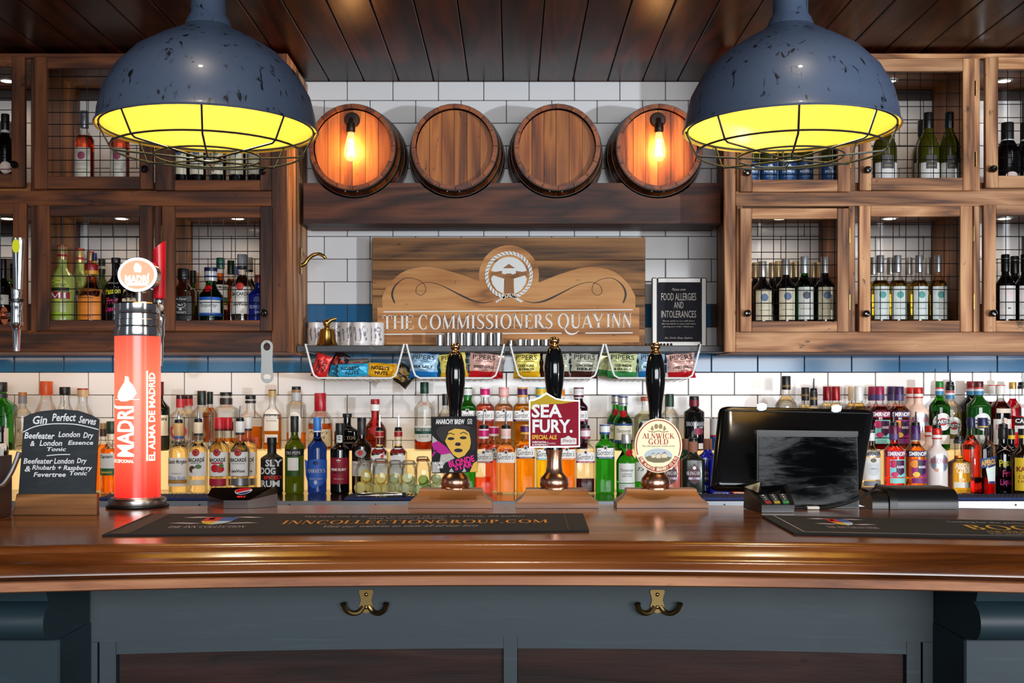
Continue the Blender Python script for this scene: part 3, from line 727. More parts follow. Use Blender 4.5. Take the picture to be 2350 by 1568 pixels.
def bt(px, top, w, row, kind, glass, liq, cap, elems, name, label, group=None, fill=None, pour=None, cat='bottle', yaw=0):
    d, zb = ROWS[row]; g = SHELF.setdefault(row[0], []); lo, hi = RNG[row[0]]; dr_ = KIND[kind][4]
    best = None
    for shr in (1., .96, .92, .86, .8):
        for k in range(60):                            # nearest free depth for this bottle on its shelf
            dd = d+(.004*((k+1)//2))*(1 if k % 2 else -1); R_ = w*dd/F/2*shr
            if dd-R_*dr_ < lo or dd+R_*dr_ > hi: continue
            if all(math.hypot(X(px, dd)-a, (dd-b)/max(dr_, e)) > R_+c+.0008 for a, b, c, e in g): best = (dd, shr); break
        if best: break
    if best: d, w = best[0], w*best[1]
    else: print('NO ROOM', label)
    g.append((X(px, d), d, w*d/F/2, dr_))
    s = d/F; x = X(px, d); h = Z(top, d)-zb; R = w*s/2; L = lvl(kind, R, h); nr = KIND[kind][2]*R
    t = thing(name, (x, d, zb+.0004), label, cat, group, rot=(0, 0, yaw) if yaw else None); NB[0] += 1
    zz = lambda py: Z(py, d)-zb
    if glass == CLEAR:
        MB().loft(L, 20).build('glass_body', clear_glass(), t, False)
        if liq:
            zf = zz(fill) if fill else L[3][0]+.25*(L[-2][0]-L[3][0])
            LL = [(max(z, .006), a*.93, b*.93, e) for (z, a, b, e) in L if z < zf]; a, b, e = at(L, zf); LL.append((zf, a*.93, b*.93, e))
            MB().loft(LL, 20).build('liquid', liq if not isinstance(liq, tuple) else G(liq), t, False)
    else:
        MB().loft(L, 20).build('glass_body', glass, t, False)
    if cap:
        cc, yb = cap[0], cap[1]; bands = cap[2] if len(cap) > 2 else (); cw = cap[3] if len(cap) > 3 else 1.14
        z0, r = zz(yb), nr*cw
        MB().lathe([(r*.99, z0), (r, z0+.001), (r, h-.002), (r*.95, h+.0008), (.0005, h+.001)], 18).build('cap', cc if not isinstance(cc, tuple) else M(cc, .35), t, False)
        for (bc, b0, b1) in bands:
            MB().lathe([(r*1.0, zz(b1)), (r*1.025, zz(b1)), (r*1.025, zz(b0)), (r, zz(b0))], 18, cap=False).build('cap_band', bc if not isinstance(bc, tuple) else M(bc, .4), t, False)
    if pour:
        zt = zz(pour); zc = h+.0012
        p = thing('pourer', (x, d, zb+h), parent=t); p.location = (0, 0, 0); WL[p.name] = WL[t.name]
        MB().lathe([(nr*.8, zc), (nr*1.05, zc+.001), (nr*1.05, zc+.006), (nr*.9, zc+.007), (nr*1.0, zc+.009), (nr*1.0, zc+.013), (nr*.5, zc+.016), (.0005, zc+.0165)], 14).build('stopper', M((22, 22, 24), .3), p, False)
        MB().tube([(0, 0, zc+.014), (0, 0, zc+.014+(zt-zc-.014)*.55), (.001, -.002, zt)], [.0048, .0042, .0026], 8).build('spout', CHROME, p, False)
    def surf(px_, z, eps):
        a, b, e = at(L, z); u = min(.985, abs(px_)/a); return (px_, -b*(1-u**e)**(1/e)-eps, z)
    last = t; ep = .0005; pend = {}
    for el in elems:
        ep += .00028
        if el[0] == 'r':
            y0, y1, wf, col = el[1:5]; dx = (el[5] if len(el) > 5 else 0)*s; hw = R*wf; nx = 12; nz = 3; za, zc = zz(y1), zz(y0)
            m = MB(); vs = [surf(max(-R*.97, min(R*.97, dx-hw+2*hw*i/nx)), za+(zc-za)*j/nz, ep) for j in range(nz+1) for i in range(nx+1)]
            m.add(vs, [(j*(nx+1)+i, j*(nx+1)+i+1, (j+1)*(nx+1)+i+1, (j+1)*(nx+1)+i) for j in range(nz) for i in range(nx)])
            last = m.build('label', M(col, .5) if isinstance(col, tuple) else col, t, False)
        elif el[0] in 'op':
            if el[0] == 'o':
                yc, rx, ry, col = el[1:5]; dx = el[5] if len(el) > 5 else 0
                pts = [(0, 0)]+[(math.cos(2*pi*k/20), math.sin(2*pi*k/20)) for k in range(20)]; nm = 'emblem'
                P = [(dx+rx*a, yc-ry*b) for a, b in pts]; fs = [(0, k+1, (k+1) % 20+1) for k in range(20)]
            else:
                P = list(el[1]); col = el[2]; nm = 'label'; fs = [tuple(tr) for tr in tessellate_polygon([[Vector((a, -b, 0)) for a, b in P]])]
            rf = Flat(); rf.v = [(a*s, b) for a, b in P]; rf.f = fs; rf.v = [(a, zz(b)) for a, b in rf.v]; refine(rf, R*.3)
            m = MB(); m.add([surf(a, b, ep) for a, b in rf.v], rf.f); last = m.build(nm, M(col, .5) if isinstance(col, tuple) else col, t if el[0] == 'p' else (last if last.name.startswith('label') else t), False)
        elif el[0] == 't':
            tx, yc, wpx, hpx, col, font = el[1:7]; dx = el[7] if len(el) > 7 else 0; rot = el[8] if len(el) > 8 else 0
            par = last if (last.name.startswith('label')) else t
            k = (par.name, tuple(col) if isinstance(col, tuple) else id(col))
            if k not in pend: pend[k] = (Flat(), par, col, ep)
            v, f = text_flat(tx, dx*s, zz(yc), wpx*s if wpx else None, hpx*s if hpx else None, font, rot); pend[k][0].add((v, f))
    for (fl_, par, col, e_) in pend.values():
        emit_flat(refine(fl_, R*.35), 'lettering', M(col, .5) if isinstance(col, tuple) else col, par, lambda a, b: surf(a, b, e_+.0004), False)
    return t
Wc, Kc, INK = (238, 236, 230), (16, 16, 17), (40, 38, 40)
GREEN = G((40, 150, 40)); DKGRN = M((8, 18, 9), .07, 0, .6); BLKGLS = M((6, 5, 6), .06, 0, .6); BROWN = M((26, 13, 6), .07, 0, .6); BLUEG = G((20, 55, 190))
FROST = M((228, 214, 208), .35, 0, .5); FROSTP = M((240, 206, 186), .35); OLIVE = M((58, 58, 10), .08, 0, .6)
AMBER = (255, 150, 40); ORANGE = (255, 130, 30); CLR = (252, 250, 244)
SILV = M((176, 174, 170), .3, .8)
# ---------------------------------------------------------------- back bar, rear row on the lit step
bt(2, 878, 62, 'B', 'square', GREEN, None, ((26, 26, 28), 900, ((( 40, 44, 46), 904, 914),)), [('r', 982, 1032, .9, (232, 218, 196))], 'spirit_bottle', 'big square green bottle with black stopper behind the caddy')
bt(52, 901, 42, 'B', 'round', CLEAR, CLR, ((172, 110, 62), 910, (((128, 126, 134), 910, 927),), 1.2), [('t', 'K', 988, 8, 10, INK, 'i')], 'spirit_bottle', 'clear bottle with tan stopper and grey wax neck behind the chalkboard', fill=960)
bt(106, 876, 62, 'B', 'slope', CLEAR, AMBER, ((212, 84, 32), 908, (), 1.25), [('t', '107', 904, 11, 5, (240, 200, 170), 'b')], 'spirit_bottle', 'sloping bottle with orange cap and amber liquor above the chalkboard', fill=946)
bt(149, 889, 56, 'B', 'slope', CLEAR, CLR, (Kc, 907), [], 'spirit_bottle', 'sloping clear bottle with short black cap above the chalkboard', fill=1000)
bt(190, 892, 56, 'B', 'slope', CLEAR, CLR, ((190, 156, 110), 911, (((150, 30, 30), 892, 895),)), [], 'spirit_bottle', 'sloping clear bottle with gold cap above the chalkboard', fill=1000)
bt(366, 877, 46, 'B', 'wine', DKGRN, None, ((92, 20, 26), 908), [('r', 953, 1000, .96, (236, 224, 190)), ('t', 'JAMESON', 963, 40, 9, INK, 'B'), ('r', 1002, 1032, .96, (42, 40, 20)), ('t', 'Triple', 1012, 16, 4, (210, 200, 170), 'i')], 'whiskey_bottle', 'dark green whiskey bottle with cream label beside the red tap column')
bt(432, 908, 40, 'B2', 'vodka', CLEAR, CLR, ((60, 26, 20), 916, (((190, 50, 50), 916, 932),), 1.3), [], 'spirit_bottle', 'clear bottle with red neck tag half hidden behind round red badge bottle', fill=1012)
bt(414, 907, 54, 'B', 'vodka', CLEAR, CLR, ((56, 24, 18), 916, (((178, 40, 44), 916, 936),), 1.0), [('o', 990, 19, 19, (178, 58, 58)), ('o', 990, 12, 12, (240, 222, 196)), ('t', 'SAMUEL', 978, 24, 4, (245, 225, 205), 'b'), ('t', '*', 990, 12, 12, INK, 'B')], 'spirit_bottle', 'clear bottle with round red badge label on the rear step', fill=1012)
bt(482, 900, 34, 'B2', 'round', CLEAR, (230, 120, 30), ((20, 34, 26), 928), [], 'spirit_bottle', 'slim amber bottle with dark green cap behind the elephant bottle', fill=936)
bt(463, 898, 54, 'B', 'round', CLEAR, CLR, ((18, 26, 22), 930, (((30, 40, 34), 905, 908),)), [('o', 996, 15, 14, (122, 96, 66)), ('r', 990, 1004, .16, (122, 96, 66), 10), ('r', 990, 1010, .12, (122, 96, 66), -14)], 'spirit_bottle', 'clear bottle with dark elephant motif on the rear step', fill=1015)
bt(519, 901, 58, 'B', 'tall', CLEAR, AMBER, ((18, 18, 18), 909, (((42, 32, 26), 914, 929),)), [('r', 968, 988, .12, (24, 22, 22), 18)], 'spirit_bottle', 'wide clear bottle with broad black stopper and little amber left', fill=1005)
bt(575, 908, 56, 'B', 'flask', CLEAR, ORANGE, (Kc, 917, (((38, 30, 28), 920, 926),), 1.2), [('r', 1003, 1020, .75, (206, 74, 36)), ('t', 'FRONTIER', 1011, 30, 5, (120, 26, 16), 'b')], 'whiskey_bottle', 'flask shaped bottle half full of orange whiskey with red print', fill=979)
bt(625, 895, 42, 'B', 'flask', CLEAR, AMBER, ((188, 152, 94), 912, (((40, 34, 28), 895, 897),)), [('o', 954, 16, 16, (236, 228, 216)), ('r', 954, 989, .78, (236, 228, 216)), ('r', 951, 961, .82, (24, 20, 18)), ('t', 'BUSHMILLS', 956, 29, 6, (240, 236, 228), 'B'), ('r', 963, 987, .7, (238, 230, 218)), ('t', 'THE ORIGINAL', 966, 26, 3, INK, 'b'), ('r', 997, 1016, .7, (236, 228, 216))], 'whiskey_bottle', 'amber whiskey bottle with gold cap and white arched label', fill=951)
bt(680, 888, 46, 'B', 'tall', CLEAR, AMBER, ((22, 20, 20), 895, (((150, 110, 66), 895, 901), ((176, 176, 178), 902, 922)), 1.1), [('o', 958, 13, 13, (232, 222, 212)), ('r', 958, 1006, .62, (232, 222, 212))], 'spirit_bottle', 'clear bottle with grey neck sleeve, black stopper and white label', fill=993)
bt(735, 903, 58, 'B', 'shaker', CLEAR, (236, 110, 44), (M((168, 20, 34), .3), 944, (), 1.12), [('r', 985, 1024, .9, (236, 208, 158)), ('t', "Maker's", 992, 42, 8, INK, 'i'), ('t', 'Mark', 1003, 26, 8, INK, 'i', 4), ('t', 'WHISKY', 1014, 24, 4, INK, 'S')], 'whiskey_bottle', 'amber bourbon bottle with dripping red wax neck and cream label', fill=972)
bt(797, 950, 58, 'B', 'squat', BLKGLS, None, ((20, 19, 19), 958, (), 1.25), [('t', 'SEXTON', 1005, 34, 8, (186, 160, 116), 'S', 4), ('t', 'WHISKEY', 1016, 26, 4, (150, 130, 96), 'b', 4)], 'whiskey_bottle', 'squat black bottle with stopper and gold lettering on rear step')
bt(861, 917, 54, 'B', 'globe', CLEAR, (150, 44, 14), ((160, 26, 34), 928, ((Wc, 929, 943), ((170, 40, 36), 943, 945))), [('r', 946, 978, .16, (190, 24, 32)), ('o', 988, 9, 9, (196, 20, 30)), ('r', 978, 1004, .3, (170, 22, 30), 8)], 'liqueur_bottle', 'round brown liqueur bottle with red ribbon and wax seal', fill=940)
bt(974, 878, 48, 'B', 'round', CLEAR, (190, 60, 16), ((16, 58, 42), 904, (((30, 80, 60), 890, 893),)), [('r', 977, 1008, .95, (230, 224, 212)), ('o', 1008, 19, 6, (230, 224, 212)), ('r', 982, 996, .98, (18, 72, 56)), ('t', 'THREE BARRELS', 986, 38, 6, (236, 236, 228), 'S'), ('r', 997, 1007, .8, (230, 224, 212)), ('t', 'VSOP', 1001, 24, 5, INK, 'S')], 'brandy_bottle', 'clear brandy bottle with green cap and green banded label', fill=1009)
bt(1022, 905, 36, 'B', 'round', CLEAR, CLR, ((34, 28, 26), 931), [], 'spirit_bottle', 'clear bottle with dark cap half hidden by a beer pump handle', fill=950)
def gordon(px, top, row, cap, ctop, liq, band, txt, label, w=43, pour=None, fill=None, glass=CLEAR):
    hb = 145; ys = lambda f: top+f
    bt(px, top, w, row, 'gin', glass, liq, (cap, ys(22), ((ctop, ys(17), ys(22)), (ctop, ys(0), ys(3)))),
       [('r', ys(53), ys(73), .97, (240, 236, 232)), ('t', 'Gordon\'s', ys(63), 35, 13, (30, 28, 34), 'i'), ('r', ys(49), ys(57), .2, (214, 210, 206)), ('o', ys(53), 3, 3, (50, 46, 50)), ('r', ys(73), ys(77), .97, band), ('t', txt, ys(75), 30, 2.6, (246, 236, 226), 'b')],
       'gin_bottle', label, 'flavoured gin bottles in two rows', fill=fill or ys(37), pour=pour)
PINK, PEACH, PASS, LEM, ORA, SLOE = (255, 112, 84), (255, 176, 122), (255, 166, 30), (255, 214, 40), (255, 150, 30), (60, 16, 40)
gordon(1073, 890, 'B', (232, 230, 226), (24, 96, 50), None, (30, 110, 50), 'LONDON DRY', 'green gin bottle with white cap on the rear step, behind black beer badge', glass=GREEN, w=40)
gordon(1113, 890, 'B', (206, 24, 110), (240, 232, 232), PINK, (150, 30, 60), 'PREMIUM PINK', 'red pink gin bottle with unopened magenta cap on the rear step')
gordon(1156, 890, 'B', (240, 186, 182), (226, 150, 136), PEACH, (240, 214, 206), 'WHITE PEACH', 'peach gin bottle with unopened pale pink cap on the rear step')
gordon(1199, 890, 'B', (78, 24, 92), (232, 160, 60), PASS, (70, 24, 80), 'TROPICAL PASSIONFRUIT', 'amber gin bottle with purple cap on the rear step')
gordon(1242, 890, 'B', (238, 190, 30), (88, 180, 210), LEM, (240, 210, 60), 'SICILIAN LEMON', 'yellow gin bottle with yellow and blue cap on the rear step')
gordon(1285, 892, 'B', (230, 130, 40), (240, 225, 210), ORA, (224, 120, 40), 'MEDITERRANEAN ORANGE', 'orange gin bottle with orange cap behind the red beer badge')
gordon(1328, 890, 'B', (236, 230, 230), (100, 20, 50), SLOE, (180, 40, 110), 'SLOE GIN', 'dark sloe gin bottle with white cap on the rear step', fill=915)
def tanq(px, top, w, row, label, kind='shaker'):
    h = 145; y = lambda f: top+f
    bt(px, top, w, row, kind, GREEN, None, (M((196, 192, 186), .3, .5), y(22), (((36, 58, 130), y(0), y(3)), ((60, 80, 140), y(16), y(18)))),
       [('o', y(40), 8.5, 8.5, M((150, 14, 28), .35)), ('o', y(40), 5, 5, M((180, 24, 36), .3)), ('r', y(62), y(66), .97, (24, 60, 120)), ('r', y(67), y(100), .9, (226, 218, 196)), ('t', 'Tanqueray', y(80), 32, 11, INK, 'i'), ('t', 'GIN', y(91), 8, 3, INK, 'b'), ('r', y(101), y(106), .97, (24, 60, 120))], 'gin_bottle', label, 'green gin bottles with red seals')
tanq(1413, 907, 40, 'B2', 'green gin bottle hidden behind a twin with a red seal')
tanq(1430, 910, 44, 'B', 'green gin bottle with red seal and blue banded cream label')
bt(1482, 911, 56, 'B', 'round', CLEAR, (226, 240, 206), ((172, 84, 60), 921, (), 1.15), [('o', 981, 19, 19, (24, 26, 36)), ('o', 981, 13, 13, (232, 228, 214)), ('t', 'HAYMANS', 968, 24, 6, (240, 238, 230), 'B')], 'gin_bottle', 'pale green bottle with terracotta stopper behind the oval beer badge', fill=950)
bt(1537, 905, 44, 'B', 'round', CLEAR, CLR, ((24, 50, 30), 911, (((30, 62, 36), 911, 934),), 1.2), [], 'spirit_bottle', 'clear bottle with dark green wax neck behind the oval beer badge', fill=958)
bt(1593, 910, 47, 'B', 'tall', BLKGLS, None, ((20, 20, 21), 918, (((112, 22, 34), 918, 933),)), [('t', 'BROCKMANS', 973, 40, 10, (232, 230, 232), 'S'), ('t', 'GIN', 981, 10, 4, (232, 230, 232), 'b', 12), ('o', 990, 12, 8, (130, 30, 60), 6), ('r', 1017, 1030, .25, (226, 220, 216), 12)], 'gin_bottle', 'tall black gin bottle with red neck and white lettering')
def can(px, top, w, label):
    d, zb = ROWS['B']; s = d/F; h = Z(top, d)-zb; R = w*s/2; t = thing('drink_can', (X(px, d), d, zb+.0004), label, 'can')
    MB().lathe([(R*.85, 0), (R, .006), (R, h*.42)], 20).build('lower_wrap', M((30, 78, 160), .35), t, False)
    MB().lathe([(R*1.003, h*.42), (R*1.003, h*.47)], 20).build('red_band', M((196, 30, 40), .35), t, False)
    MB().lathe([(R, h*.47), (R, h*.96)], 20).build('upper_wrap', M((214, 214, 216), .35), t, False)
    MB().lathe([(R, h*.96), (R*.9, h), (.0005, h*.995)], 20).build('lid', STEEL, t, False)
    fl_ = Flat(); fl_.add(_r(-.012, h*.66, .03, h*.86)); o = emit_flat(fl_, 'badge', M((190, 40, 46), .4), t, lambda a, b: (a, -math.sqrt(max(0, R*R-min(a*a, R*R*.97)))-.0006, b), False)
    fl_ = Flat(); fl_.add(text_flat('EN', .004, h*.76, .018, .018, 'B')); emit_flat(fl_, 'lettering', WHITE, o, lambda a, b: (a, -math.sqrt(max(0, R*R-min(a*a, R*R*.97)))-.0012, b), False)
can(1652, 958, 46, 'silver and blue drink can with red badge beside the till')
bt(1804, 864, 50, 'B', 'round', CLEAR, CLR, ((20, 20, 20), 895, (((120, 90, 44), 884, 889),)), [], 'spirit_bottle', 'tall clear bottle with long black cap behind the till screen', fill=910)
bt(1848, 890, 40, 'B2', 'round', CLEAR, CLR, ((30, 26, 22), 920, (((130, 98, 50), 905, 910),), 1.25), [], 'spirit_bottle', 'bottle with black and gold cap beside a chrome pourer', fill=930)
bt(1867, 900, 44, 'B', 'round', CLEAR, CLR, ((32, 28, 26), 931, (((130, 98, 50), 912, 918),), 1.1), [], 'spirit_bottle', 'bottle with black neck sleeve and chrome pourer behind the till', fill=935, pour=869)
bt(1898, 888, 42, 'B2', 'vodka', CLEAR, CLR, (M((140, 16, 26), .3, .3), 920), [], 'vodka_bottle', 'clear vodka bottle with red cap, its twin on the till screen side', 'red capped vodkas', fill=925)
bt(1918, 888, 42, 'B', 'vodka', CLEAR, CLR, (M((140, 16, 26), .3, .3), 920), [], 'vodka_bottle', 'clear vodka bottle with red cap in front of its red capped twin', 'red capped vodkas', fill=925)
bt(1956, 888, 42, 'B2', 'vodka', CLEAR, (255, 232, 180), ((222, 196, 160), 920), [], 'vodka_bottle', 'clear vodka bottle with cream cap behind a white capped one', fill=925)
bt(1971, 888, 44, 'B', 'vodka', CLEAR, (255, 240, 200), ((222, 220, 218), 920), [('r', 975, 1010, .9, (220, 218, 214))], 'vodka_bottle', 'clear vodka bottle with white cap peeping over the till corner', fill=925)
def smir(px, top, row, cap, liq, bandc, labc, flav, label, w=46, pour=None, fill=None, grp='flavoured vodka bottles'):
    y = lambda f: top+f
    bt(px, top, w, row, 'vodka', CLEAR, liq, (cap, y(32), (((80, 60, 110), y(18), y(31)),)),
       [('r', y(56), y(70), .96, bandc), ('t', 'SMIRNOFF', y(63), 40, 10, (242, 240, 242), 'B'), ('r', y(76), y(116), .8, labc[0], 3), ('o', y(86), 9, 9, labc[1], -9), ('p', [(-3, y(78)), (17, y(78)), (17, y(106)), (7, y(112)), (-3, y(106))], labc[2]), ('t', flav, y(93), 17, 6, (236, 228, 236), 'B', 7), ('o', y(110), 8, 6, labc[3], -6), ('r', y(118), y(130), .8, labc[4], 3)],
       'vodka_bottle', label, grp, fill=fill or y(45), pour=pour)
RASP = ((130, 208, 210), (196, 30, 90), (66, 8, 60), (206, 40, 96), (140, 206, 196)); MANG = ((150, 24, 110), (240, 150, 50), (46, 10, 60), (246, 196, 60), (120, 26, 100))
smir(2003, 888, 'B2', (150, 16, 66), (230, 20, 36), (200, 40, 90), RASP, 'RASP', 'red vodka bottle hidden behind its twin on the rear step')
smir(2018, 888, 'B', (150, 16, 66), (230, 20, 36), (150, 20, 80), RASP, 'RASPBERRY', 'deep red vodka bottle with magenta cap on the rear step')
smir(2047, 888, 'B2', (56, 20, 76), (255, 130, 20), (120, 30, 80), MANG, 'MANGO', 'orange vodka bottle hidden behind its twin on the rear step')
smir(2063, 888, 'B', (56, 20, 76), (255, 130, 20), (70, 16, 80), MANG, 'MANGO', 'orange vodka bottle with dark purple cap on the rear step')
def arch(px, top, row, label, w=47, pour=None, glass=FROSTP):
    y = lambda f: top+f
    bt(px, top, w, row, 'vodka', glass, None, (M((196, 40, 30), .3, .2), y(14), (((238, 228, 222), y(15), y(21)), ((196, 40, 30), y(21), y(24)))),
       [('o', y(78), 20, 21, M((170, 178, 188), .3, .7)), ('t', 'ARCHERS', y(73), 44, 12, (176, 36, 50), 'S'), ('o', y(94), 4, 4, (220, 150, 110), -8)], 'liqueur_bottle', label, 'frosted peach schnapps bottles', pour=pour)
arch(2090, 890, 'B2', 'frosted schnapps bottle with red cap behind its twin on the rear step'); arch(2107, 890, 'B', 'frosted peach bottle with red cap and silver disc on the rear step')
def marti(px, top, row, glass, liq, capc, label, w=54, pour=None):
    y = lambda f: top+f
    bt(px, top, w, row, 'martini', glass, liq, (capc, y(12), (((190, 60, 60), y(13), y(17)), ((214, 216, 220), y(17), y(22)), ((60, 130, 170), y(22), y(31)))),
       [('o', y(92), 20, 20, (226, 226, 224)), ('o', y(92), 10, 9, (190, 30, 36)), ('r', y(87), y(97), .72, (30, 28, 30)), ('t', 'MARTINI', y(92), 36, 8, (236, 236, 234), 'B'), ('r', y(122), y(143), .75, (230, 226, 214))], 'vermouth_bottle', label, 'vermouth bottles', fill=y(60), pour=pour)
marti(2180, 885, 'B2', CLEAR, (255, 240, 160), Kc, 'pale yellow vermouth bottle with chrome pourer', 52, 848)
marti(2156, 876, 'B', GREEN, None, M((30, 120, 40), .3), 'bright green vermouth bottle with round white badge')
marti(2229, 876, 'B2', DKGRN, None, M((130, 26, 26), .3), 'dark vermouth bottle with red cap behind a green one')
marti(2246, 876, 'B', M((14, 70, 18), .06, 0, .6), None, M((90, 16, 24), .3), 'dark green vermouth bottle with maroon cap')
def pimms(px, row, label):
    bt(px, 884, 46, row, 'martini', CLEAR, (90, 20, 12), ((232, 226, 220), 905, (((196, 60, 50), 884, 886),), 1.35), [('r', 962, 1020, .9, (226, 220, 210)), ('t', "PIMM'S", 980, 34, 12, (190, 40, 50), 'S'), ('o', 966, 8, 7, (220, 190, 170)), ('r', 938, 948, .7, (224, 206, 186))], 'liqueur_bottle', label, 'fruit cup bottles', fill=922)
pimms(2278, 'B2', 'dark fruit cup bottle with white cap behind its twin'); pimms(2296, 'B', 'dark fruit cup bottle with broad white cap and cream label')
bt(2324, 878, 40, 'B2', 'round', CLEAR, (220, 16, 50), (M((200, 160, 90), .3, .5), 893), [], 'spirit_bottle', 'bright red liqueur bottle with gold cap', fill=915)
bt(2346, 886, 50, 'B', 'round', CLEAR, (200, 10, 20), ((30, 30, 32), 893), [('r', 957, 976, .9, (24, 24, 26)), ('t', 'CAMPARI', 966, 44, 10, (238, 238, 236), 'B'), ('r', 977, 992, .9, (222, 222, 220))], 'liqueur_bottle', 'red bitter bottle with black label and chrome pourer', fill=955, pour=855)
# ---------------------------------------------------------------- back bar, front row
bt(2, 978, 34, 'F', 'round', BLKGLS, None, (Kc, 992), [('r', 1018, 1034, .5, (230, 226, 220), 6)], 'spirit_bottle', 'small dark bottle standing behind the napkin caddy')
bt(237, 972, 36, 'F2', 'flask', CLEAR, (255, 140, 30), ((160, 128, 84), 985, (((70, 50, 36), 985, 1002),)), [], 'spirit_bottle', 'slim amber bottle between the chalkboard and the red tap', fill=1020)
bt(257, 968, 52, 'F', 'rum', CLEAR, (255, 128, 20), ((40, 62, 40), 996), [('r', 1040, 1074, .8, (232, 228, 220), -2), ('t', 'Captain', 1048, 32, 9, (40, 44, 50), 'h', -6), ('r', 1074, 1090, .9, (34, 96, 54), -2), ('t', 'MANGO', 1083, 26, 5, (240, 190, 60), 'B', -4)], 'rum_bottle', 'amber rum bottle with white and green label by the red tap', fill=1030)
def bac(px, top, row, capc, liq, label, kind, capband=None, pour=None, w=45, fill=None, y0=None):
    Y = 960 if y0 is None else y0; y = lambda v: v
    el = [('r', 1037, 1092, .9, (236, 236, 234)), ('o', 1038, 8.5, 8.5, (236, 236, 234)), ('o', 1038, 8.5, 8.5, (60, 58, 60)), ('o', 1038, 7.6, 7.6, (188, 44, 40)), ('t', 'v', 1037, 10, 5, (40, 30, 30), 'B'), ('t', 'BACARDÍ', 1054, 36, 11, (34, 34, 38), 'B')]
    if kind == 'r': el += [('r', 1060.5, 1064, .6, (186, 30, 52)), ('o', 1074, 10, 9, (200, 30, 38), -4), ('o', 1076, 9, 8, (190, 26, 34), 7), ('o', 1068, 5, 4, (70, 120, 50), 10), ('r', 1098, 1113, .85, (176, 28, 60))]
    elif kind == 'c': el += [('t', 'COCONUT', 1062, 24, 3, (60, 50, 40), 'B'), ('o', 1076, 8, 8, (96, 58, 38), -8), ('o', 1080, 7, 6, (240, 236, 226), -1), ('o', 1070, 7, 5, (76, 120, 70), 6), ('r', 1100, 1113, .85, (226, 214, 190))]
    else: el += [('t', 'CARTA BLANCA', 1063, 30, 2.6, (60, 60, 62), 'b'), ('t', 'ooVoo', 1080, 30, 7, (30, 30, 32), 'B'), ('r', 1097, 1113, .92, M((150, 150, 152), .3, .7))]
    bt(px, top, w, row, 'rum', CLEAR, liq, (capc, top+30, ((capband, top+25, top+30),) if capband else ()), el, 'rum_bottle', label, 'white rum bottles', fill=fill or 1014, pour=pour)
bt(410, 972, 46, 'F', 'rum', CLEAR, (255, 236, 190), ((206, 164, 104), 1004, (((60, 90, 150), 1001, 1007),), 1.2), [('r', 1050, 1114, .93, (236, 232, 226)), ('t', 'Captain Morgan', 1060, 42, 12, (40, 44, 56), 'h'), ('t', 'CARIBBEAN', 1086, 24, 3, (90, 90, 100), 'b'), ('t', 'White Rum', 1096, 38, 9, (70, 110, 180), 'i'), ('r', 1100, 1109, .93, (178, 130, 60)), ('r', 1110, 1115, .93, (230, 228, 226))], 'rum_bottle', 'white rum bottle with tan neck sleeve and gold banded label', fill=1022, pour=945)
bac(523, 959, 'F2', (190, 22, 40), (255, 226, 170), 'white rum bottle with red cap behind its raspberry twin', 'r', (90, 12, 24))
bac(568, 959, 'F2', (214, 212, 210), (255, 226, 170), 'white rum bottle with white cap behind its silver banded twin', 'b', (40, 40, 42))
bac(455, 970, 'F', (224, 206, 176), (255, 238, 200), 'white rum bottle with coconut picture and chrome pourer', 'c', (30, 30, 32), 932)
bac(503, 959, 'F', (190, 22, 40), (255, 236, 196), 'white rum bottle with raspberry picture and red cap', 'r', (90, 12, 24))
bac(551, 968, 'F', (222, 222, 220), (250, 248, 220), 'white rum bottle with silver lower band and chrome pourer', 'b', (40, 40, 42), 932)
bt(624, 1005, 51, 'F', 'port', M((16, 15, 15), .45), None, (M((20, 19, 19), .4), 1022, (), 1.1), [('t', 'SLY', 1062, 36, 16, (216, 218, 222), 'B', 8), ('t', 'DOG', 1080, 36, 16, (216, 218, 222), 'B', -5), ('t', 'SPICED', 1095, 38, 8, (214, 50, 40), 'B', 5), ('t', 'RUM', 1109, 42, 15, (216, 218, 222), 'B')], 'rum_bottle', 'matt black rum bottle with big white and red letters')
bt(676, 956, 44, 'F', 'wine', M((74, 96, 8), .05, 0, .5, .75, 1.36), None, ((30, 36, 26), 992, (((20, 22, 20), 956, 962),)), [('r', 1030, 1046, .98, (26, 26, 24)), ('t', 'TIO PEPE', 1039, 34, 7, (222, 220, 210), 'S'), ('r', 1046, 1092, .74, (36, 74, 16)), ('r', 1050, 1079, .56, (224, 222, 214))], 'sherry_bottle', 'green sherry bottle with black band and small white label')
bt(728, 959, 44, 'F', 'wine', BLUEG, None, ((50, 120, 200), 990, (((226, 230, 236), 989, 992),)), [('p', [(-28, 1054), (-22, 1058), (0, 1053), (23, 1055), (23, 1098), (14, 1112), (-6, 1120), (-20, 1110), (-26, 1090)], (44, 92, 186)), ('t', 'HARVEYS', 1080, 40, 9, (226, 216, 190), 'S'), ('o', 1062, 7, 5, (24, 44, 100)), ('t', 'BRISTOL CREAM', 1098, 30, 3, (210, 206, 190), 'b'), ('o', 1106, 4, 5, (190, 196, 206))], 'sherry_bottle', 'cobalt blue sherry bottle with blue shield label')
bt(780, 972, 44, 'F', 'port', BLKGLS, None, ((26, 27, 26), 998), [('r', 999, 1016, .3, (222, 226, 222)), ('o', 1006, 5, 5, (110, 130, 130)), ('r', 1050, 1110, .92, (140, 20, 44)), ('t', '*', 1058, 10, 10, (236, 226, 226), 'B'), ('t', 'FINE RUBY', 1077, 34, 6, (236, 226, 226), 'B'), ('t', 'PORT', 1084, 22, 6, (40, 10, 20), 'B'), ('t', '75cl 20%vol', 1098, 22, 3, (226, 206, 206), 'b')], 'port_bottle', 'black port bottle with dark red label')
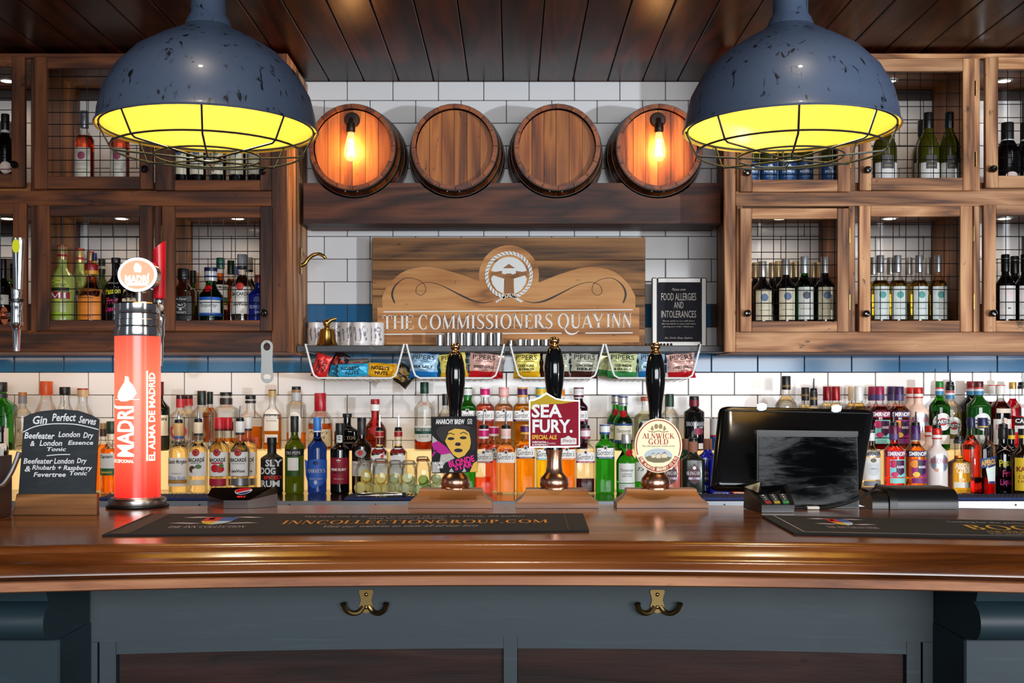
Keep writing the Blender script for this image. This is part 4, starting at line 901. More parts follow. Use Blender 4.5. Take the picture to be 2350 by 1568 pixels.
bt(830, 959, 45, 'F', 'port', BROWN, None, ((44, 42, 40), 998, (((24, 23, 22), 959, 968),)), [('o', 994, 5, 5, (170, 156, 130)), ('o', 1040, 13, 9, (150, 150, 152)), ('o', 1039, 6, 6, (196, 30, 36)), ('r', 1058, 1092, .96, (226, 220, 216)), ('t', "TAYLOR'S", 1066, 34, 6, (70, 60, 60), 'S')], 'port_bottle', 'dark brown port bottle with red crest and white label')
def beef(px, label, extra=()):
    bt(px, 990, 41, 'F', 'square', CLEAR, CLR, (M((170, 22, 30), .35), 1004, (((222, 190, 140), 990, 991.5), ((222, 190, 140), 1002, 1004))), [('r', 1028, 1088, .82, (236, 234, 232)), ('t', 'BEEFEATER', 1036, 30, 9, (176, 32, 40), 'B'), ('t', 'LONDON', 1042, 12, 2.4, (70, 66, 66), 'b')]+list(extra), 'gin_bottle', label, 'square gin bottles with red necks', fill=1020, pour=953)
beef(871, 'clear square gin bottle with strawberry picture and red neck', [('o', 1047, 4, 4, (200, 60, 50), 8)]); beef(914, 'clear square gin bottle with plain white label and red neck')
gordon(1073, 985, 'F', (232, 230, 226), (24, 96, 50), None, (30, 110, 50), 'LONDON DRY', 'green gin bottle in the front row, behind black beer badge', glass=GREEN, w=38)
gordon(1133, 979, 'F2', (206, 24, 110), (240, 232, 232), PINK, (150, 30, 60), 'PREMIUM PINK', 'pink gin bottle half hidden behind an opened pink one', 42, fill=1020)
gordon(1110, 985, 'F', (206, 24, 110), (240, 232, 232), PINK, (150, 30, 60), 'PREMIUM PINK', 'opened pink gin bottle with pourer in the front row', 44, pour=945, fill=1095)
gordon(1161, 985, 'F', (244, 200, 196), (236, 226, 222), PEACH, (240, 220, 212), 'WHITE PEACH', 'opened peach gin bottle with pourer in the front row', 44, pour=945)
gordon(1206, 975, 'F', (78, 24, 92), (232, 170, 60), PASS, (60, 20, 70), 'TROPICAL PASSIONFRUIT', 'amber gin bottle with purple cap in the front row', 44)
gordon(1251, 978, 'F', (238, 190, 30), (88, 180, 210), LEM, (110, 190, 200), 'SICILIAN LEMON', 'yellow gin bottle in the front row behind a copper pump', 42)
gordon(1300, 978, 'F', (230, 130, 40), (240, 225, 210), ORA, (224, 130, 60), 'MEDITERRANEAN ORANGE', 'orange gin bottle in the front row beside the copper pump', 42)
gordon(1343, 985, 'F', (232, 222, 224), (150, 40, 80), SLOE, (160, 30, 90), 'SLOE GIN', 'opened dark sloe gin bottle with pourer in the front row', 44, pour=962, fill=1098)
gordon(1388, 975, 'F', (232, 232, 230), (40, 80, 140), None, (30, 62, 130), 'ALCOHOL FREE', 'green alcohol free gin bottle with white cap and 00 badge', 44, glass=GREEN)
bt(1476, 1000, 44, 'F2', 'shaker', GREEN, None, (SILV, 1020), [('r', 1060, 1104, .8, (214, 216, 206)), ('t', 'Ta', 1076, 14, 8, INK, 'i', -8)], 'gin_bottle', 'green gin bottle half hidden behind the oval beer badge')
bt(1437, 997, 46, 'F', 'shaker', GREEN, None, (M((196, 192, 186), .3, .5), 1018), [('o', 1039, 8.5, 8.5, M((150, 14, 28), .35), 6), ('o', 1039, 5, 5, M((180, 24, 36), .3), 6), ('r', 1063, 1107, .8, (224, 224, 218)), ('t', 'Tanqueray', 1079, 30, 9, INK, 'i'), ('t', 'LONDON', 1087, 21, 4, INK, 'b'), ('t', 'DRY GIN', 1092, 22, 4, INK, 'b'), ('r', 1109, 1122, .8, (200, 204, 200))], 'gin_bottle', 'green gin bottle with dry gin label at the pump foot')
def sling(px, row, glass, label, txt, w=50, pour=None, top=1012, dx=0):
    bt(px, top, w, row, 'square', glass, None, (M((142, 92, 70), .7), top+24, (), 1.1), [('p', [(0, 1063), (6, 1071), (14, 1080), (13, 1098), (8, 1106), (0, 1111), (-8, 1106), (-13, 1098), (-14, 1080), (-6, 1071)], (72, 26, 32)), ('o', 1073, 4, 4, (226, 222, 222)), ('t', 'SLINGSBY', 1085, 36, 8, (228, 226, 226), 'S'), ('t', 'GIN', 1097, 10, 5, (230, 226, 230), 'S'), ('o', 1097, 5, 3, (190, 170, 200), 9), ('o', 1097, 5, 3, (190, 170, 200), -9), ('t', txt, 1131, 36, 4, (220, 216, 216), 'B')], 'gin_bottle', label, 'square gin bottles with cork stoppers', pour=pour)
sling(1574, 'F2', M((30, 60, 40), .06, 0, .6), 'dark green gin bottle behind a black one with cork neck', 'GIN', 44, None, 1008)
sling(1537, 'F', M((186, 96, 84), .15, 0, .5), 'pink gin bottle with shield print beside the oval beer badge', 'RHUBARB GIN', 46)
sling(1590, 'F', M((18, 26, 20), .22, 0, .5), 'black gin bottle with shield print, cork neck and pourer', 'BLACKBERRY GIN', 51, 988, 1014)
sling(1624, 'F2', M((12, 30, 160), .1, 0, .6), 'blue gin bottle with cork neck behind its twin', 'GIN', 46, None, 1008)
sling(1650, 'F', M((12, 26, 150), .1, 0, .6), 'blue gin bottle with pourer half behind the till screen', 'LONDON DRY GIN', 50, 990, 1014)
bt(1698, 1012, 48, 'F', 'square', M((214, 72, 26), .2), None, ((40, 40, 40), 1034), [('t', 'MARMALADE', 1130, 36, 4, (240, 220, 190), 'B')], 'gin_bottle', 'orange gin bottle behind the card reader')
bt(1975, 990, 40, 'F2', 'vodka', CLEAR, CLR, ((206, 204, 200), 1010), [], 'vodka_bottle', 'plain clear vodka bottle at the till stand corner', fill=1022)
bt(1998, 988, 43, 'F', 'vodka', CLEAR, (255, 244, 220), ((216, 214, 212), 1012, (((60, 56, 54), 988, 994),)), [('r', 1034, 1047, .97, M((186, 186, 188), .35, .6)), ('t', 'SMIRNOFF', 1041, 38, 9, (60, 60, 64), 'B'), ('r', 1050, 1100, .95, (224, 222, 218)), ('o', 1056, 7, 5, (96, 84, 40)), ('p', [(-12, 1062), (12, 1062), (14, 1078), (10, 1088), (0, 1092), (-10, 1088), (-14, 1078)], (200, 200, 200)), ('t', 'VANILLA', 1075, 14, 3, (60, 60, 60), 'b'), ('r', 1103, 1115, .9, (120, 122, 126))], 'vodka_bottle', 'clear vanilla vodka bottle with silver label')
smir(2052, 978, 'F', (96, 18, 60), (255, 60, 50), (150, 22, 90), RASP, 'RASPB', 'red vodka bottle with turquoise label and pourer in the front row', 47, 945, 1010)
smir(2101, 978, 'F', (66, 22, 86), (255, 146, 40), (46, 12, 66), MANG, 'MANGO', 'orange vodka bottle with mango label and pourer in the front row', 47, 945, 1014)
arch(2133, 978, 'F2', 'frosted bottle with red cap behind the one with a pourer'); arch(2150, 984, 'F', 'frosted bottle with silver disc and pourer in the front row', 47, 950, FROST)
bt(2200, 1010, 55, 'F', 'absolut', CLEAR, (255, 220, 90), ((40, 44, 44), 1018, (), 1.15), [('t', 'ABSOLUT', 1068, 42, 12, (244, 242, 232), 'B', 4), ('t', 'CITRON', 1079, 36, 11, (244, 242, 232), 'B', 4), ('r', 1105, 1118, .78, (232, 226, 208), 3)], 'vodka_bottle', 'yellow citron vodka bottle with white letters and pourer', fill=1046, pour=980)
bt(2228, 959, 46, 'F2', 'round', CLEAR, (255, 60, 20), ((26, 28, 70), 982), [], 'liqueur_bottle', 'orange aperitif bottle with navy cap behind its twin', fill=1000)
bt(2255, 960, 56, 'F', 'round', CLEAR, (226, 40, 16), ((34, 34, 84), 983, (((210, 180, 80), 978, 981),)), [('p', [(-16, 1053), (24, 1045), (24, 1066), (-14, 1074)], (30, 62, 112)), ('t', 'APEROL', 1060, 36, 13, (236, 170, 60), 'B', 4, .16), ('p', [(-4, 1074), (22, 1068), (20, 1108), (2, 1108)], (218, 226, 216)), ('r', 1103, 1108, .3, (40, 50, 110), 11)], 'liqueur_bottle', 'half empty orange aperitif bottle with slanting blue label', fill=1095)
bt(2268, 975, 40, 'F2', 'round', BLKGLS, None, ((20, 20, 22), 1000), [], 'liqueur_bottle', 'black bottle neck between aperitif and passion fruit bottles')
bt(2320, 985, 42, 'F2', 'round', BLKGLS, None, ((24, 22, 22), 1004, (((226, 190, 30), 999, 1008),)), [], 'liqueur_bottle', 'black bottle with yellow neck band in the front row')
bt(2302, 982, 54, 'F', 'round', BLKGLS, None, ((24, 24, 26), 1008), [('t', 'APOLLO', 1044, 26, 5, (200, 200, 200), 'b', 12), ('t', 'Passion', 1060, 42, 16, (230, 220, 40), 'h', 2, .15), ('t', 'Fruit', 1084, 30, 16, (216, 40, 110), 'h', 2, .15), ('t', 'Liqueur', 1105, 38, 18, (206, 36, 130), 'h', 2, .15)], 'liqueur_bottle', 'black passion fruit liqueur bottle with yellow and pink handwriting', pour=955)
bt(2348, 985, 54, 'F', 'round', BROWN, None, ((24, 22, 22), 1004, (((226, 190, 30), 999, 1006),)), [('r', 1050, 1125, .9, (214, 176, 34)), ('t', 'KAHLUA', 1076, 44, 12, (120, 40, 20), 'B'), ('t', 'COFFEE', 1094, 38, 9, (120, 60, 20), 'S'), ('t', 'LIQUEUR', 1105, 40, 8, (120, 60, 20), 'S')], 'liqueur_bottle', 'dark brown coffee liqueur bottle with yellow label')
# ---------------------------------------------------------------- left cabinet
ORD = ('first', 'second', 'third', 'fourth', 'fifth', 'sixth', 'seventh', 'eighth')
def wine(px, top, row, label, grp, glass=BLKGLS, capc=(30, 29, 30), lab=(206, 196, 168), emb=(70, 90, 120), w=38, kind='wine', ly=(.41, .84), txt='CANYON ROAD', liq=None, nm='wine_bottle'):
    d, zb = ROWS[row]; hpx = (Z(top, d)-zb)*F/d; y = lambda f: top+f*hpx
    el = []
    if lab: el = [('r', y(ly[0]), y(ly[1]), .82, lab), ('o', y(ly[0]+.11), w*.2, w*.2, emb), ('t', txt, y(ly[0]+.29), w*.6, 3.5, (70, 66, 60), 'S')]
    bt(px, top, w, row, kind, glass, liq, (capc if not isinstance(capc, tuple) else M(capc, .3, .3), y(.22), ((M((150, 146, 140), .3, .6), y(.05), y(.055)),)), el, nm, label, grp, fill=y(.33))
ROSE = (255, 110, 70)
for i, (px, top) in enumerate(((194, 256), (275, 258))):
    wine(px, top, 'U', ['rosé wine bottle with grey cap and pink disc label beside cabinet side', 'rosé wine bottle with grey cap and pink disc label beside a lampshade'][i], 'rosé wines in the cabinet', CLEAR, M((120, 122, 128), .3, .5), (206, 198, 180), (150, 60, 90), 44, txt='CANYON ROAD', liq=ROSE, ly=(.50, .95))
for i, px in enumerate((588, 545, 500, 454, 416)): wine(px, 270, 'U', ORD[i]+' cream labelled red wine bottle from the door knob, behind a lampshade', 'red wines behind the lampshade', w=38)
bt(12, 263, 40, 'U', 'burg', BLKGLS, None, ((24, 22, 24), 300, (((190, 186, 180), 300, 306),), 1.2), [('o', 388, 12, 14, (216, 190, 180), 8)], 'wine_bottle', 'dark sparkling wine bottle with foil neck behind a cabinet door stile')
bt(8, 595, 34, 'L', 'wine', BLKGLS, None, ((24, 22, 24), 640), [('r', 678, 700, .9, (214, 210, 200)), ('t', 'ch', 688, 12, 7, INK, 'i')], 'wine_bottle', 'black bottle with narrow cream label behind the chrome tap')
bt(30, 606, 30, 'L2', 'wine', GREEN, None, ((24, 22, 24), 640), [], 'spirit_bottle', 'green bottle behind the chrome tap in the cabinet')
LIME = M((150, 160, 82), .25, 0, .5)
def cuervo(px, top, row, label, w):
    y = lambda f: top+f
    bt(px, top, w, row, 'round', LIME, None, (M((176, 148, 96), .3, .5), y(33), (((150, 24, 30), y(0), y(3)), ((150, 24, 30), y(21), y(26)))), [('o', y(103), 23, 27, (170, 176, 60)), ('t', 'Jose', y(83), 14, 6, (40, 50, 50), 'i'), ('t', 'Cuervo', y(91), 34, 11, (40, 50, 60), 'i'), ('r', y(98), y(107), .82, (40, 46, 34)), ('r', y(108), y(124), .86, (140, 22, 36)), ('t', 'MIX', y(116), 36, 13, (240, 236, 232), 'S'), ('r', y(155), y(166), .8, (140, 170, 30))], 'mixer_bottle', label, 'margarita mix bottles')
cuervo(208, 578, 'L3', 'green mixer bottle rearmost beside the orange liqueur', 38); cuervo(183, 571, 'L2', 'green mixer bottle in the middle of three', 50); cuervo(143, 564, 'L', 'front green mixer bottle with red and yellow oval label', 54)
bt(217, 582, 26, 'L2', 'round', M((70, 80, 30), .1), None, ((30, 34, 90), 600, (((220, 180, 40), 600, 606),)), [], 'spirit_bottle', 'bottle with navy and yellow cap behind the orange liqueur')
bt(234, 595, 38, 'L2', 'round', M((60, 76, 28), .1), None, ((30, 34, 30), 628, (((170, 176, 160), 612, 618),)), [], 'spirit_bottle', 'green shouldered bottle with dark ringed cap in the left cabinet')
bt(210, 607, 60, 'L', 'shaker', CLEAR, (214, 90, 16), ((150, 26, 26), 622, (((220, 150, 40), 622, 631),), 1.2), [('r', 664, 736, .88, (224, 130, 40)), ('t', 'FIREBALL', 674, 44, 12, (90, 36, 16), 'S'), ('t', 'CINNAMON', 686, 30, 3, (120, 50, 20), 'b'), ('t', 'LIQUEUR', 729, 18, 4, (110, 44, 18), 'S')], 'liqueur_bottle', 'orange cinnamon liqueur bottle with red cap', fill=636)
bt(266, 593, 50, 'L', 'round', BLKGLS, None, ((30, 20, 24), 604), [('t', 'APOLLO', 652, 24, 4, (190, 190, 190), 'b'), ('t', 'Passion', 670, 34, 14, (220, 210, 40), 'h', 0, .1), ('t', 'Fruit', 692, 26, 14, (206, 40, 100), 'h', 0, .1), ('t', 'Liqueur', 712, 34, 14, (206, 36, 110), 'h', 0, .1)], 'liqueur_bottle', 'black liqueur bottle with bright handwriting in the left cabinet')
bt(306, 606, 52, 'L', 'squat', BROWN, None, ((70, 30, 24), 630), [('r', 664, 735, .8, (226, 200, 164)), ('t', 'MA', 682, 26, 16, (50, 34, 26), 'i')], 'spirit_bottle', 'brown bottle with cream label behind the round tap badge')
bt(421, 618, 54, 'L', 'square', M((46, 16, 6), .07, 0, .6), None, ((18, 17, 17), 642, (), 1.25), [('r', 682, 736, .9, (22, 22, 23)), ('t', "Jack Daniel's", 689, 34, 7, (214, 214, 212), 'i'), ('o', 702, 12, 7, (214, 214, 212)), ('o', 702, 11, 6, (30, 30, 31)), ('t', 'No.7', 702, 12, 5, (224, 224, 222), 'B'), ('t', 'Tennessee', 712, 26, 4, (206, 206, 204), 'S'), ('t', 'WHISKEY', 719, 28, 5, (214, 214, 212), 'S')], 'whiskey_bottle', 'square whiskey bottle with black and white label')
bt(443, 622, 34, 'L2', 'round', M((40, 44, 10), .08, 0, .6), None, ((16, 16, 16), 650), [('t', 'WHISKY', 716, 40, 5, (200, 190, 130), 'B', 2, pi/2)], 'whiskey_bottle', 'dark olive bottle with black cap and sideways lettering')
bt(452, 626, 28, 'L3', 'round', M((150, 96, 40), .15), None, ((170, 130, 80), 640), [], 'spirit_bottle', 'bottle with tan cork top in the left cabinet')
bt(484, 615, 56, 'L', 'shaker', GREEN, None, (M((214, 212, 214), .3, .3), 646, (((20, 26, 70), 615, 624), ((40, 60, 140), 634, 637)), 1.25), [('o', 664, 9, 8, M((206, 20, 24), .3), -2), ('r', 684, 690, .97, (30, 90, 190)), ('r', 691, 720, .9, (206, 208, 206)), ('t', 'Tanqueray', 704, 40, 12, INK, 'i'), ('r', 721, 727, .97, (30, 90, 190))], 'gin_bottle', 'green gin bottle with red seal inside the left cabinet')
bt(530, 599, 40, 'L2', 'round', CLEAR, (255, 130, 40), ((20, 44, 28), 630), [], 'rum_bottle', 'amber rum bottle with dark green cap in the left cabinet', fill=640)
bt(541, 612, 30, 'L3', 'round', CLEAR, CLR, ((50, 90, 170), 632), [], 'spirit_bottle', 'bottle with blue cap behind the white rum', fill=640)
bt(506, 593, 47, 'L', 'rum', CLEAR, (255, 128, 30), ((18, 74, 60), 617, (((30, 94, 76), 600, 604),)), [('r', 655, 684, .9, (232, 222, 206)), ('t', 'Captain Morgan', 662, 38, 9, (50, 46, 46), 'h'), ('r', 685, 692, .9, (40, 110, 90)), ('r', 693, 701, .9, (30, 76, 50)), ('t', 'PINEAPPLE', 697, 34, 5, (236, 176, 50), 'B'), ('r', 702, 712, .9, (240, 190, 170))], 'rum_bottle', 'amber rum bottle with pineapple label in the left cabinet', fill=628)
bt(571, 592, 40, 'L2', 'rum', CLEAR, (250, 240, 210), ((196, 186, 170), 622, (((30, 30, 30), 620, 624),)), [], 'rum_bottle', 'white rum bottle with pale cap behind its twin in the cabinet', fill=640)
bt(556, 585, 48, 'L', 'rum', CLEAR, (252, 244, 214), ((146, 146, 150), 616, (((40, 42, 46), 612, 618),)), [('r', 660, 722, .9, (222, 218, 208)), ('o', 660, 9, 9, (186, 46, 44)), ('t', 'BACARDÍ', 676, 38, 10, (34, 34, 38), 'B'), ('t', 'CARTA BLANCA', 684, 32, 3, (70, 70, 70), 'b'), ('t', 'ooVoo', 700, 32, 7, (40, 38, 36), 'B')], 'rum_bottle', 'white rum bottle with grey cap inside the left cabinet', fill=632)
bt(594, 632, 44, 'L', 'square', M((10, 22, 110), .1, 0, .6), None, ((130, 50, 40), 650), [('t', 'SLINGSBY', 706, 34, 8, (190, 196, 220), 'S'), ('o', 690, 8, 8, (40, 50, 120)), ('t', 'GIN', 718, 10, 5, (190, 196, 220), 'S')], 'gin_bottle', 'dark blue square gin bottle at the end of the cabinet shelf')
# ---------------------------------------------------------------- right cabinet
for i, px in enumerate((1722, 1764, 1806, 1846, 1903)):
    bt(px, 268, 40, 'U2' if i == 3 else 'U', 'wine', OLIVE, None, (M((24, 60, 120), .3, .3), 300), [('r', 376, 430, .95, (24, 74, 130)), ('o', 387, 6, 6, (206, 214, 224)), ('t', 'NOBILO', 397, 27, 6, (226, 230, 236), 'B'), ('t', 'SAUVIGNON', 408, 20, 3, (190, 200, 214), 'b')], 'wine_bottle', ORD[i]+' blue labelled white wine bottle from the door knob, under the lampshade', 'blue label wines')
def burg(px, top, row, label, w=50):
    bt(px, top, w, row, 'burg', OLIVE, None, (M((20, 19, 20), .3), top+36), [('r', 377, 425, .92, (216, 212, 206)), ('r', 361, 392, .5, (74, 70, 70)), ('t', 'A', 374, 6, 8, (190, 170, 120), 'S'), ('t', 'RESERVE', 385, 16, 3, (200, 180, 130), 'b')], 'wine_bottle', label, 'olive burgundy bottles')
burg(2116, 278, 'U2', 'olive wine bottle hidden behind two others', 46); burg(2030, 262, 'U', 'olive wine bottle with white and grey label beside the lampshade', 54); burg(2130, 260, 'U', 'olive wine bottle left of a twin against the cabinet side', 50); burg(2178, 259, 'U', 'olive wine bottle against the wooden cabinet side', 48)
for px, lb in ((2312, 'black sparkling wine bottle with foil cap and white collar'), (2356, 'black sparkling wine bottle at the far cabinet bay edge')):
    bt(px, 283, 54, 'U', 'burg', BLKGLS, None, (M((22, 20, 22), .5), 326, (((196, 206, 206), 322, 330),), 1.35), [('o', 408, 14, 9, (216, 190, 180))], 'wine_bottle', lb, 'sparkling wines')
TAN = M((186, 168, 132), .3, .5)
for i, px in enumerate((1733, 1772, 1786, 1815, 1826, 1867, 1880)): wine(px, 604 if px not in (1786, 1826) else 600, 'L2', ORD[i]+' tan capped red wine bottle of the rear rank from the door knob', 'red wines in the rear rank', capc=TAN, lab=None, w=36)
for i, (px, top) in enumerate(((1750, 601), (1803, 595), (1893, 590))): wine(px, top, 'L', ('red wine bottle with blue disc label beside the door knob', 'red wine bottle with blue disc label next to the green bottle', 'red wine bottle with blue disc label against the wooden cabinet side')[i], 'red wines in the front rank', capc=M((170, 166, 160), .3, .5), emb=(74, 100, 130), w=44)
wine(1846, 590, 'L', 'bright green wine bottle turned aside among the red wines', None, G((20, 150, 40)), M((160, 162, 166), .3, .5), (200, 200, 192), (60, 66, 84), 44)
WHITEW = (255, 226, 110)
for i, px in enumerate((2004, 2043, 2086, 2129)): wine(px, 592, 'L2', ORD[i]+' unlabelled white wine bottle of the rear rank from the door knob', 'white wines in the rear rank', CLEAR, M((170, 166, 160), .3, .5), None, w=36, liq=WHITEW)
for i, px in enumerate((2020, 2060, 2109, 2153)): wine(px, 587, 'L', ORD[i]+' teal disc white wine bottle of the front rank from the door knob', 'white wines in the front rank', CLEAR, M((150, 150, 152), .3, .6), (206, 214, 208), (70, 150, 140), 40, liq=WHITEW)
for i, (px, top, row) in enumerate(((2307, 585, 'L'), (2328, 589, 'L2'), (2352, 585, 'L'))): wine(px, top, row, ('black wine bottle with white label beside the knob of the end bay', 'black wine bottle standing behind two others in the end bay', 'black wine bottle with white label farther from the end bay knob')[i], 'black wines in the end bay', capc=(18, 17, 18), lab=(220, 212, 206), emb=(226, 200, 196), w=44, txt='T')
print('bottles', NB[0])
# ================================================================== pendant lamps
ENAMEL = SPECKLE((54, 67, 88), (16, 19, 25), .40, (60, 60, 24), .61, .66, (74, 86, 106), .1)
YEL = M((255, 210, 84), .35)
def pendant(px, label, yaw, R):
    d = 2.30; x = X(px, d); zr = Z(301, d)
    t = thing('pendant_lamp', (x, d, zr-.05), label, 'lamp', 'industrial dome lamps over the bar')
    outer = [(R+.002, 0), (R+.0035, .003), (R-.001, .010), (R-.003, .03), (R-.013, .07), (R-.036, .112), (R-.072, .150), (R-.118, .179), (.060, .197), (.046, .206), (.043, .215)]
    inner = [(.040, .212), (.058, .193), (R-.121, .175), (R-.075, .147), (R-.040, .110), (R-.017, .07), (R-.007, .03), (R-.004, .008), (R+.002, 0)]
    MB().lathe(outer, 64, (x, d, zr), cap=False).build('shade', ENAMEL, t)
    MB().lathe(inner, 64, (x, d, zr), cap=False).build('inner_lining', YEL, t)
    MB().lathe([(.047, .206), (.041, .222), (.0345, .232), (.0335, .30), (.030, .302), (.0005, .302)], 28, (x, d, zr)).build('neck', ENAMEL, t)
    MB().tube([(x, d, zr+.30), (x, d, CEILZ-.02)], .008, 8).build('rod', ENAMEL, t)
    MB().lathe([(.0005, CEILZ-.036), (.05, CEILZ-.034), (.055, CEILZ-.001)], 24, (x, d, 0)).build('ceiling_rose', ENAMEL, t)
    MB().sphere((x, d, zr+.135), .034, 16, 10).build('bulb', M((255, 240, 190), .4, emit=(255, 232, 170), es=6.), t)
    w = MB(); n = 8
    for k in range(n):
        a = 2*pi*k/n+yaw; ca, sa = math.cos(a), math.sin(a)
        w.tube([(x+r*ca, d+r*sa, zr+h) for r, h in ((R-.004, .006), (.186, -.040), (.178, -.045), (.026, -.056))], .0021, 6)
    for r, h in ((.186, -.040), (.104, -.052), (.026, -.056), (R-.007, .004)):
        w.tube([(x+r*math.cos(2*pi*i/48), d+r*math.sin(2*pi*i/48), zr+h) for i in range(48)], .0021 if r > .03 else .003, 6, closed=True)
    w.build('wire_cage', M((44, 54, 58), .35, .6), t)
    lamp('pendant_glow', 'POINT', (x, d, zr+.092), 4.0, (1.0, .90, .66), shadow_soft_size=.035)
pendant(478, 'blue grey dome pendant lamp with wire cage in front of the liqueur cabinet', .20, .2138)
pendant(1814, 'blue grey dome pendant lamp with wire cage in front of the wine cabinet', -.16, .2100)
# ================================================================== things on the middle shelf
d = 4.99; s = d/F
def sx(px): return X(px, d)
def sz(py): return Z(py, d)
t = thing('pub_sign', (0, d, SZT), 'planked wooden pub sign with white rope emblem and serif lettering', 'sign')
PL = WOOD((46, 28, 14), (134, 88, 45), (172, 120, 66), 'x', .6, .9, 8., .35)
ys = [545, 597.5, 664, 679.5, 755, 792.6]
for a, b in zip(ys, ys[1:]):
    MB().box(sx(854), sx(1481), d, d+.02, sz(b)+.0006, sz(a)-.0004, .002).build('plank', PL, t, smooth=False)
def onsign(e): return lambda a, b: (a, d-e, b)
def P(pts): return [(sx(a), sz(b)) for a, b in pts]
pale = [(1098, 646), (1050, 628), (985, 613), (930, 622), (895, 650), (878, 680), (878, 706), (866, 706), (866, 786), (1467, 786), (1467, 706), (1458, 706), (1458, 680), (1440, 650), (1405, 622), (1350, 613), (1290, 628), (1238, 648)]
f = Flat(); pale = spline(pale[:7], 5)+pale[7:12]+spline(pale[12:], 5)
f.poly(P(pale+[(1168+69*math.cos(math.radians(a)), 632-69*math.sin(math.radians(a))) for a in range(-12, 193, 12)]))
emit_flat(f, 'pale_stain', WOOD((120, 74, 36), (196, 130, 70), (222, 160, 96), 'x', .6, .9, 8., .3), t, onsign(.0012))
PW = M((232, 230, 224), .6); f = Flat()
for tx, x0, x1 in (('THE', 878, 949), ('COMMISSIONERS', 960, 1268), ('INN', 1392, 1449)):
    yb = 757-5.0*(x0-878)/570; v, fc, (u0, v0, u1, v1) = glyphs(tx, 'S')
    f.add(([(sx(x0+(p[0]-u0)/(u1-u0)*(x1-x0)), sz(yb-5.0*((p[0]-u0)/(u1-u0)*(x1-x0))/570-p[1]*33)) for p in v], fc))
v, fc, bb = glyphs('QUAY', 'S'); wq = 3.28
f.add(([(sx(1279+p[0]*104/wq), sz(753.5-p[1]*33)) for p in v], fc))
f.add(stroke(P([(880, 716), (1165, 713.5), (1452, 711)]), 2.6*s)); f.add(stroke(P([(880, 767.5), (1100, 766), (1289, 765)]), 2.4*s)); f.add(stroke(P([(1343, 765), (1452, 764)]), 2.4*s))
emit_flat(f, 'lettering', PW, t, onsign(.0024))
f = Flat(); ec = (1168, 632)
for k in range(36):
    a = math.radians(k*10+5)
    if 255 < k*10+5 < 285: continue
    r0, r1 = 47, 55; p = [(r0, -.10), (r0+4, -.12), (r1, .02), (r1, .10), (r1-4, .12), (r0, -.02)]
    f.poly(P([(ec[0]+r*math.cos(a+q), ec[1]-r*math.sin(a+q)) for r, q in p]))
def sector(a0, a1, r): return [ec]+[(ec[0]+r*math.cos(math.radians(a0+(a1-a0)*i/16)), ec[1]-r*math.sin(math.radians(a0+(a1-a0)*i/16))) for i in range(17)]
f.poly(P(sector(14, 166, 42))); f.poly(P([(1157, 640), (1131, 632), (1127, 640), (1130, 652), (1140, 666), (1150, 672), (1156, 674)])); f.poly(P([(1179, 640), (1205, 632), (1209, 640), (1206, 652), (1196, 666), (1186, 672), (1180, 674)]))
for sgn in (-1, 1):                                   # knot tails
    for k in range(7): f.poly(P([(1168+sgn*(4+k*4), 678+k*2.4+q[1]) if False else (1168+sgn*(4+k*4)+q[0], 678+k*2.4+q[1]) for q in ((-3, 0), (1, -3.4), (4, -1), (0, 3))]))
    f.add(stroke(P(spline([(1168+sgn*14, 676), (1168+sgn*4, 671), (1168-sgn*6, 678), (1168+sgn*2, 684)], 5)), 3.*s))
emit_flat(f, 'rope_emblem', PW, t, onsign(.0024))
f = Flat(); f.poly(P([(1168, 606), (1182, 616), (1154, 616)])); f.poly(P([(1162, 628), (1174, 628), (1176, 634), (1160, 634)])); f.poly(P([(1160, 640), (1176, 640), (1180, 674), (1156, 674)])); f.poly(P([(1127, 626), (1152, 622), (1152, 628), (1127, 634)])); f.poly(P([(1209, 626), (1184, 622), (1184, 628), (1209, 634)]))
emit_flat(f, 'lighthouse', M((150, 98, 52), .6), t, onsign(.0032))
f = Flat(); fp = [(906, 696), (900, 676), (908, 655), (930, 639), (955, 641), (973, 652), (977, 668), (966, 678), (955, 671), (960, 655), (982, 648), (1012, 655), (1050, 674), (1084, 690), (1110, 695), (1132, 691)]
for sgn in (1, -1):
    q = spline(fp, 5); q = [(a if sgn > 0 else 2*1168-a, b) for a, b in q]
    f.add(stroke(P(q), lambda u: s*(1.2+3.2*math.exp(-((u-.07)/.08)**2)+3.0*math.exp(-((u-.85)/.08)**2))))
emit_flat(f, 'flourish', M((52, 40, 34), .6), t, onsign(.0024))
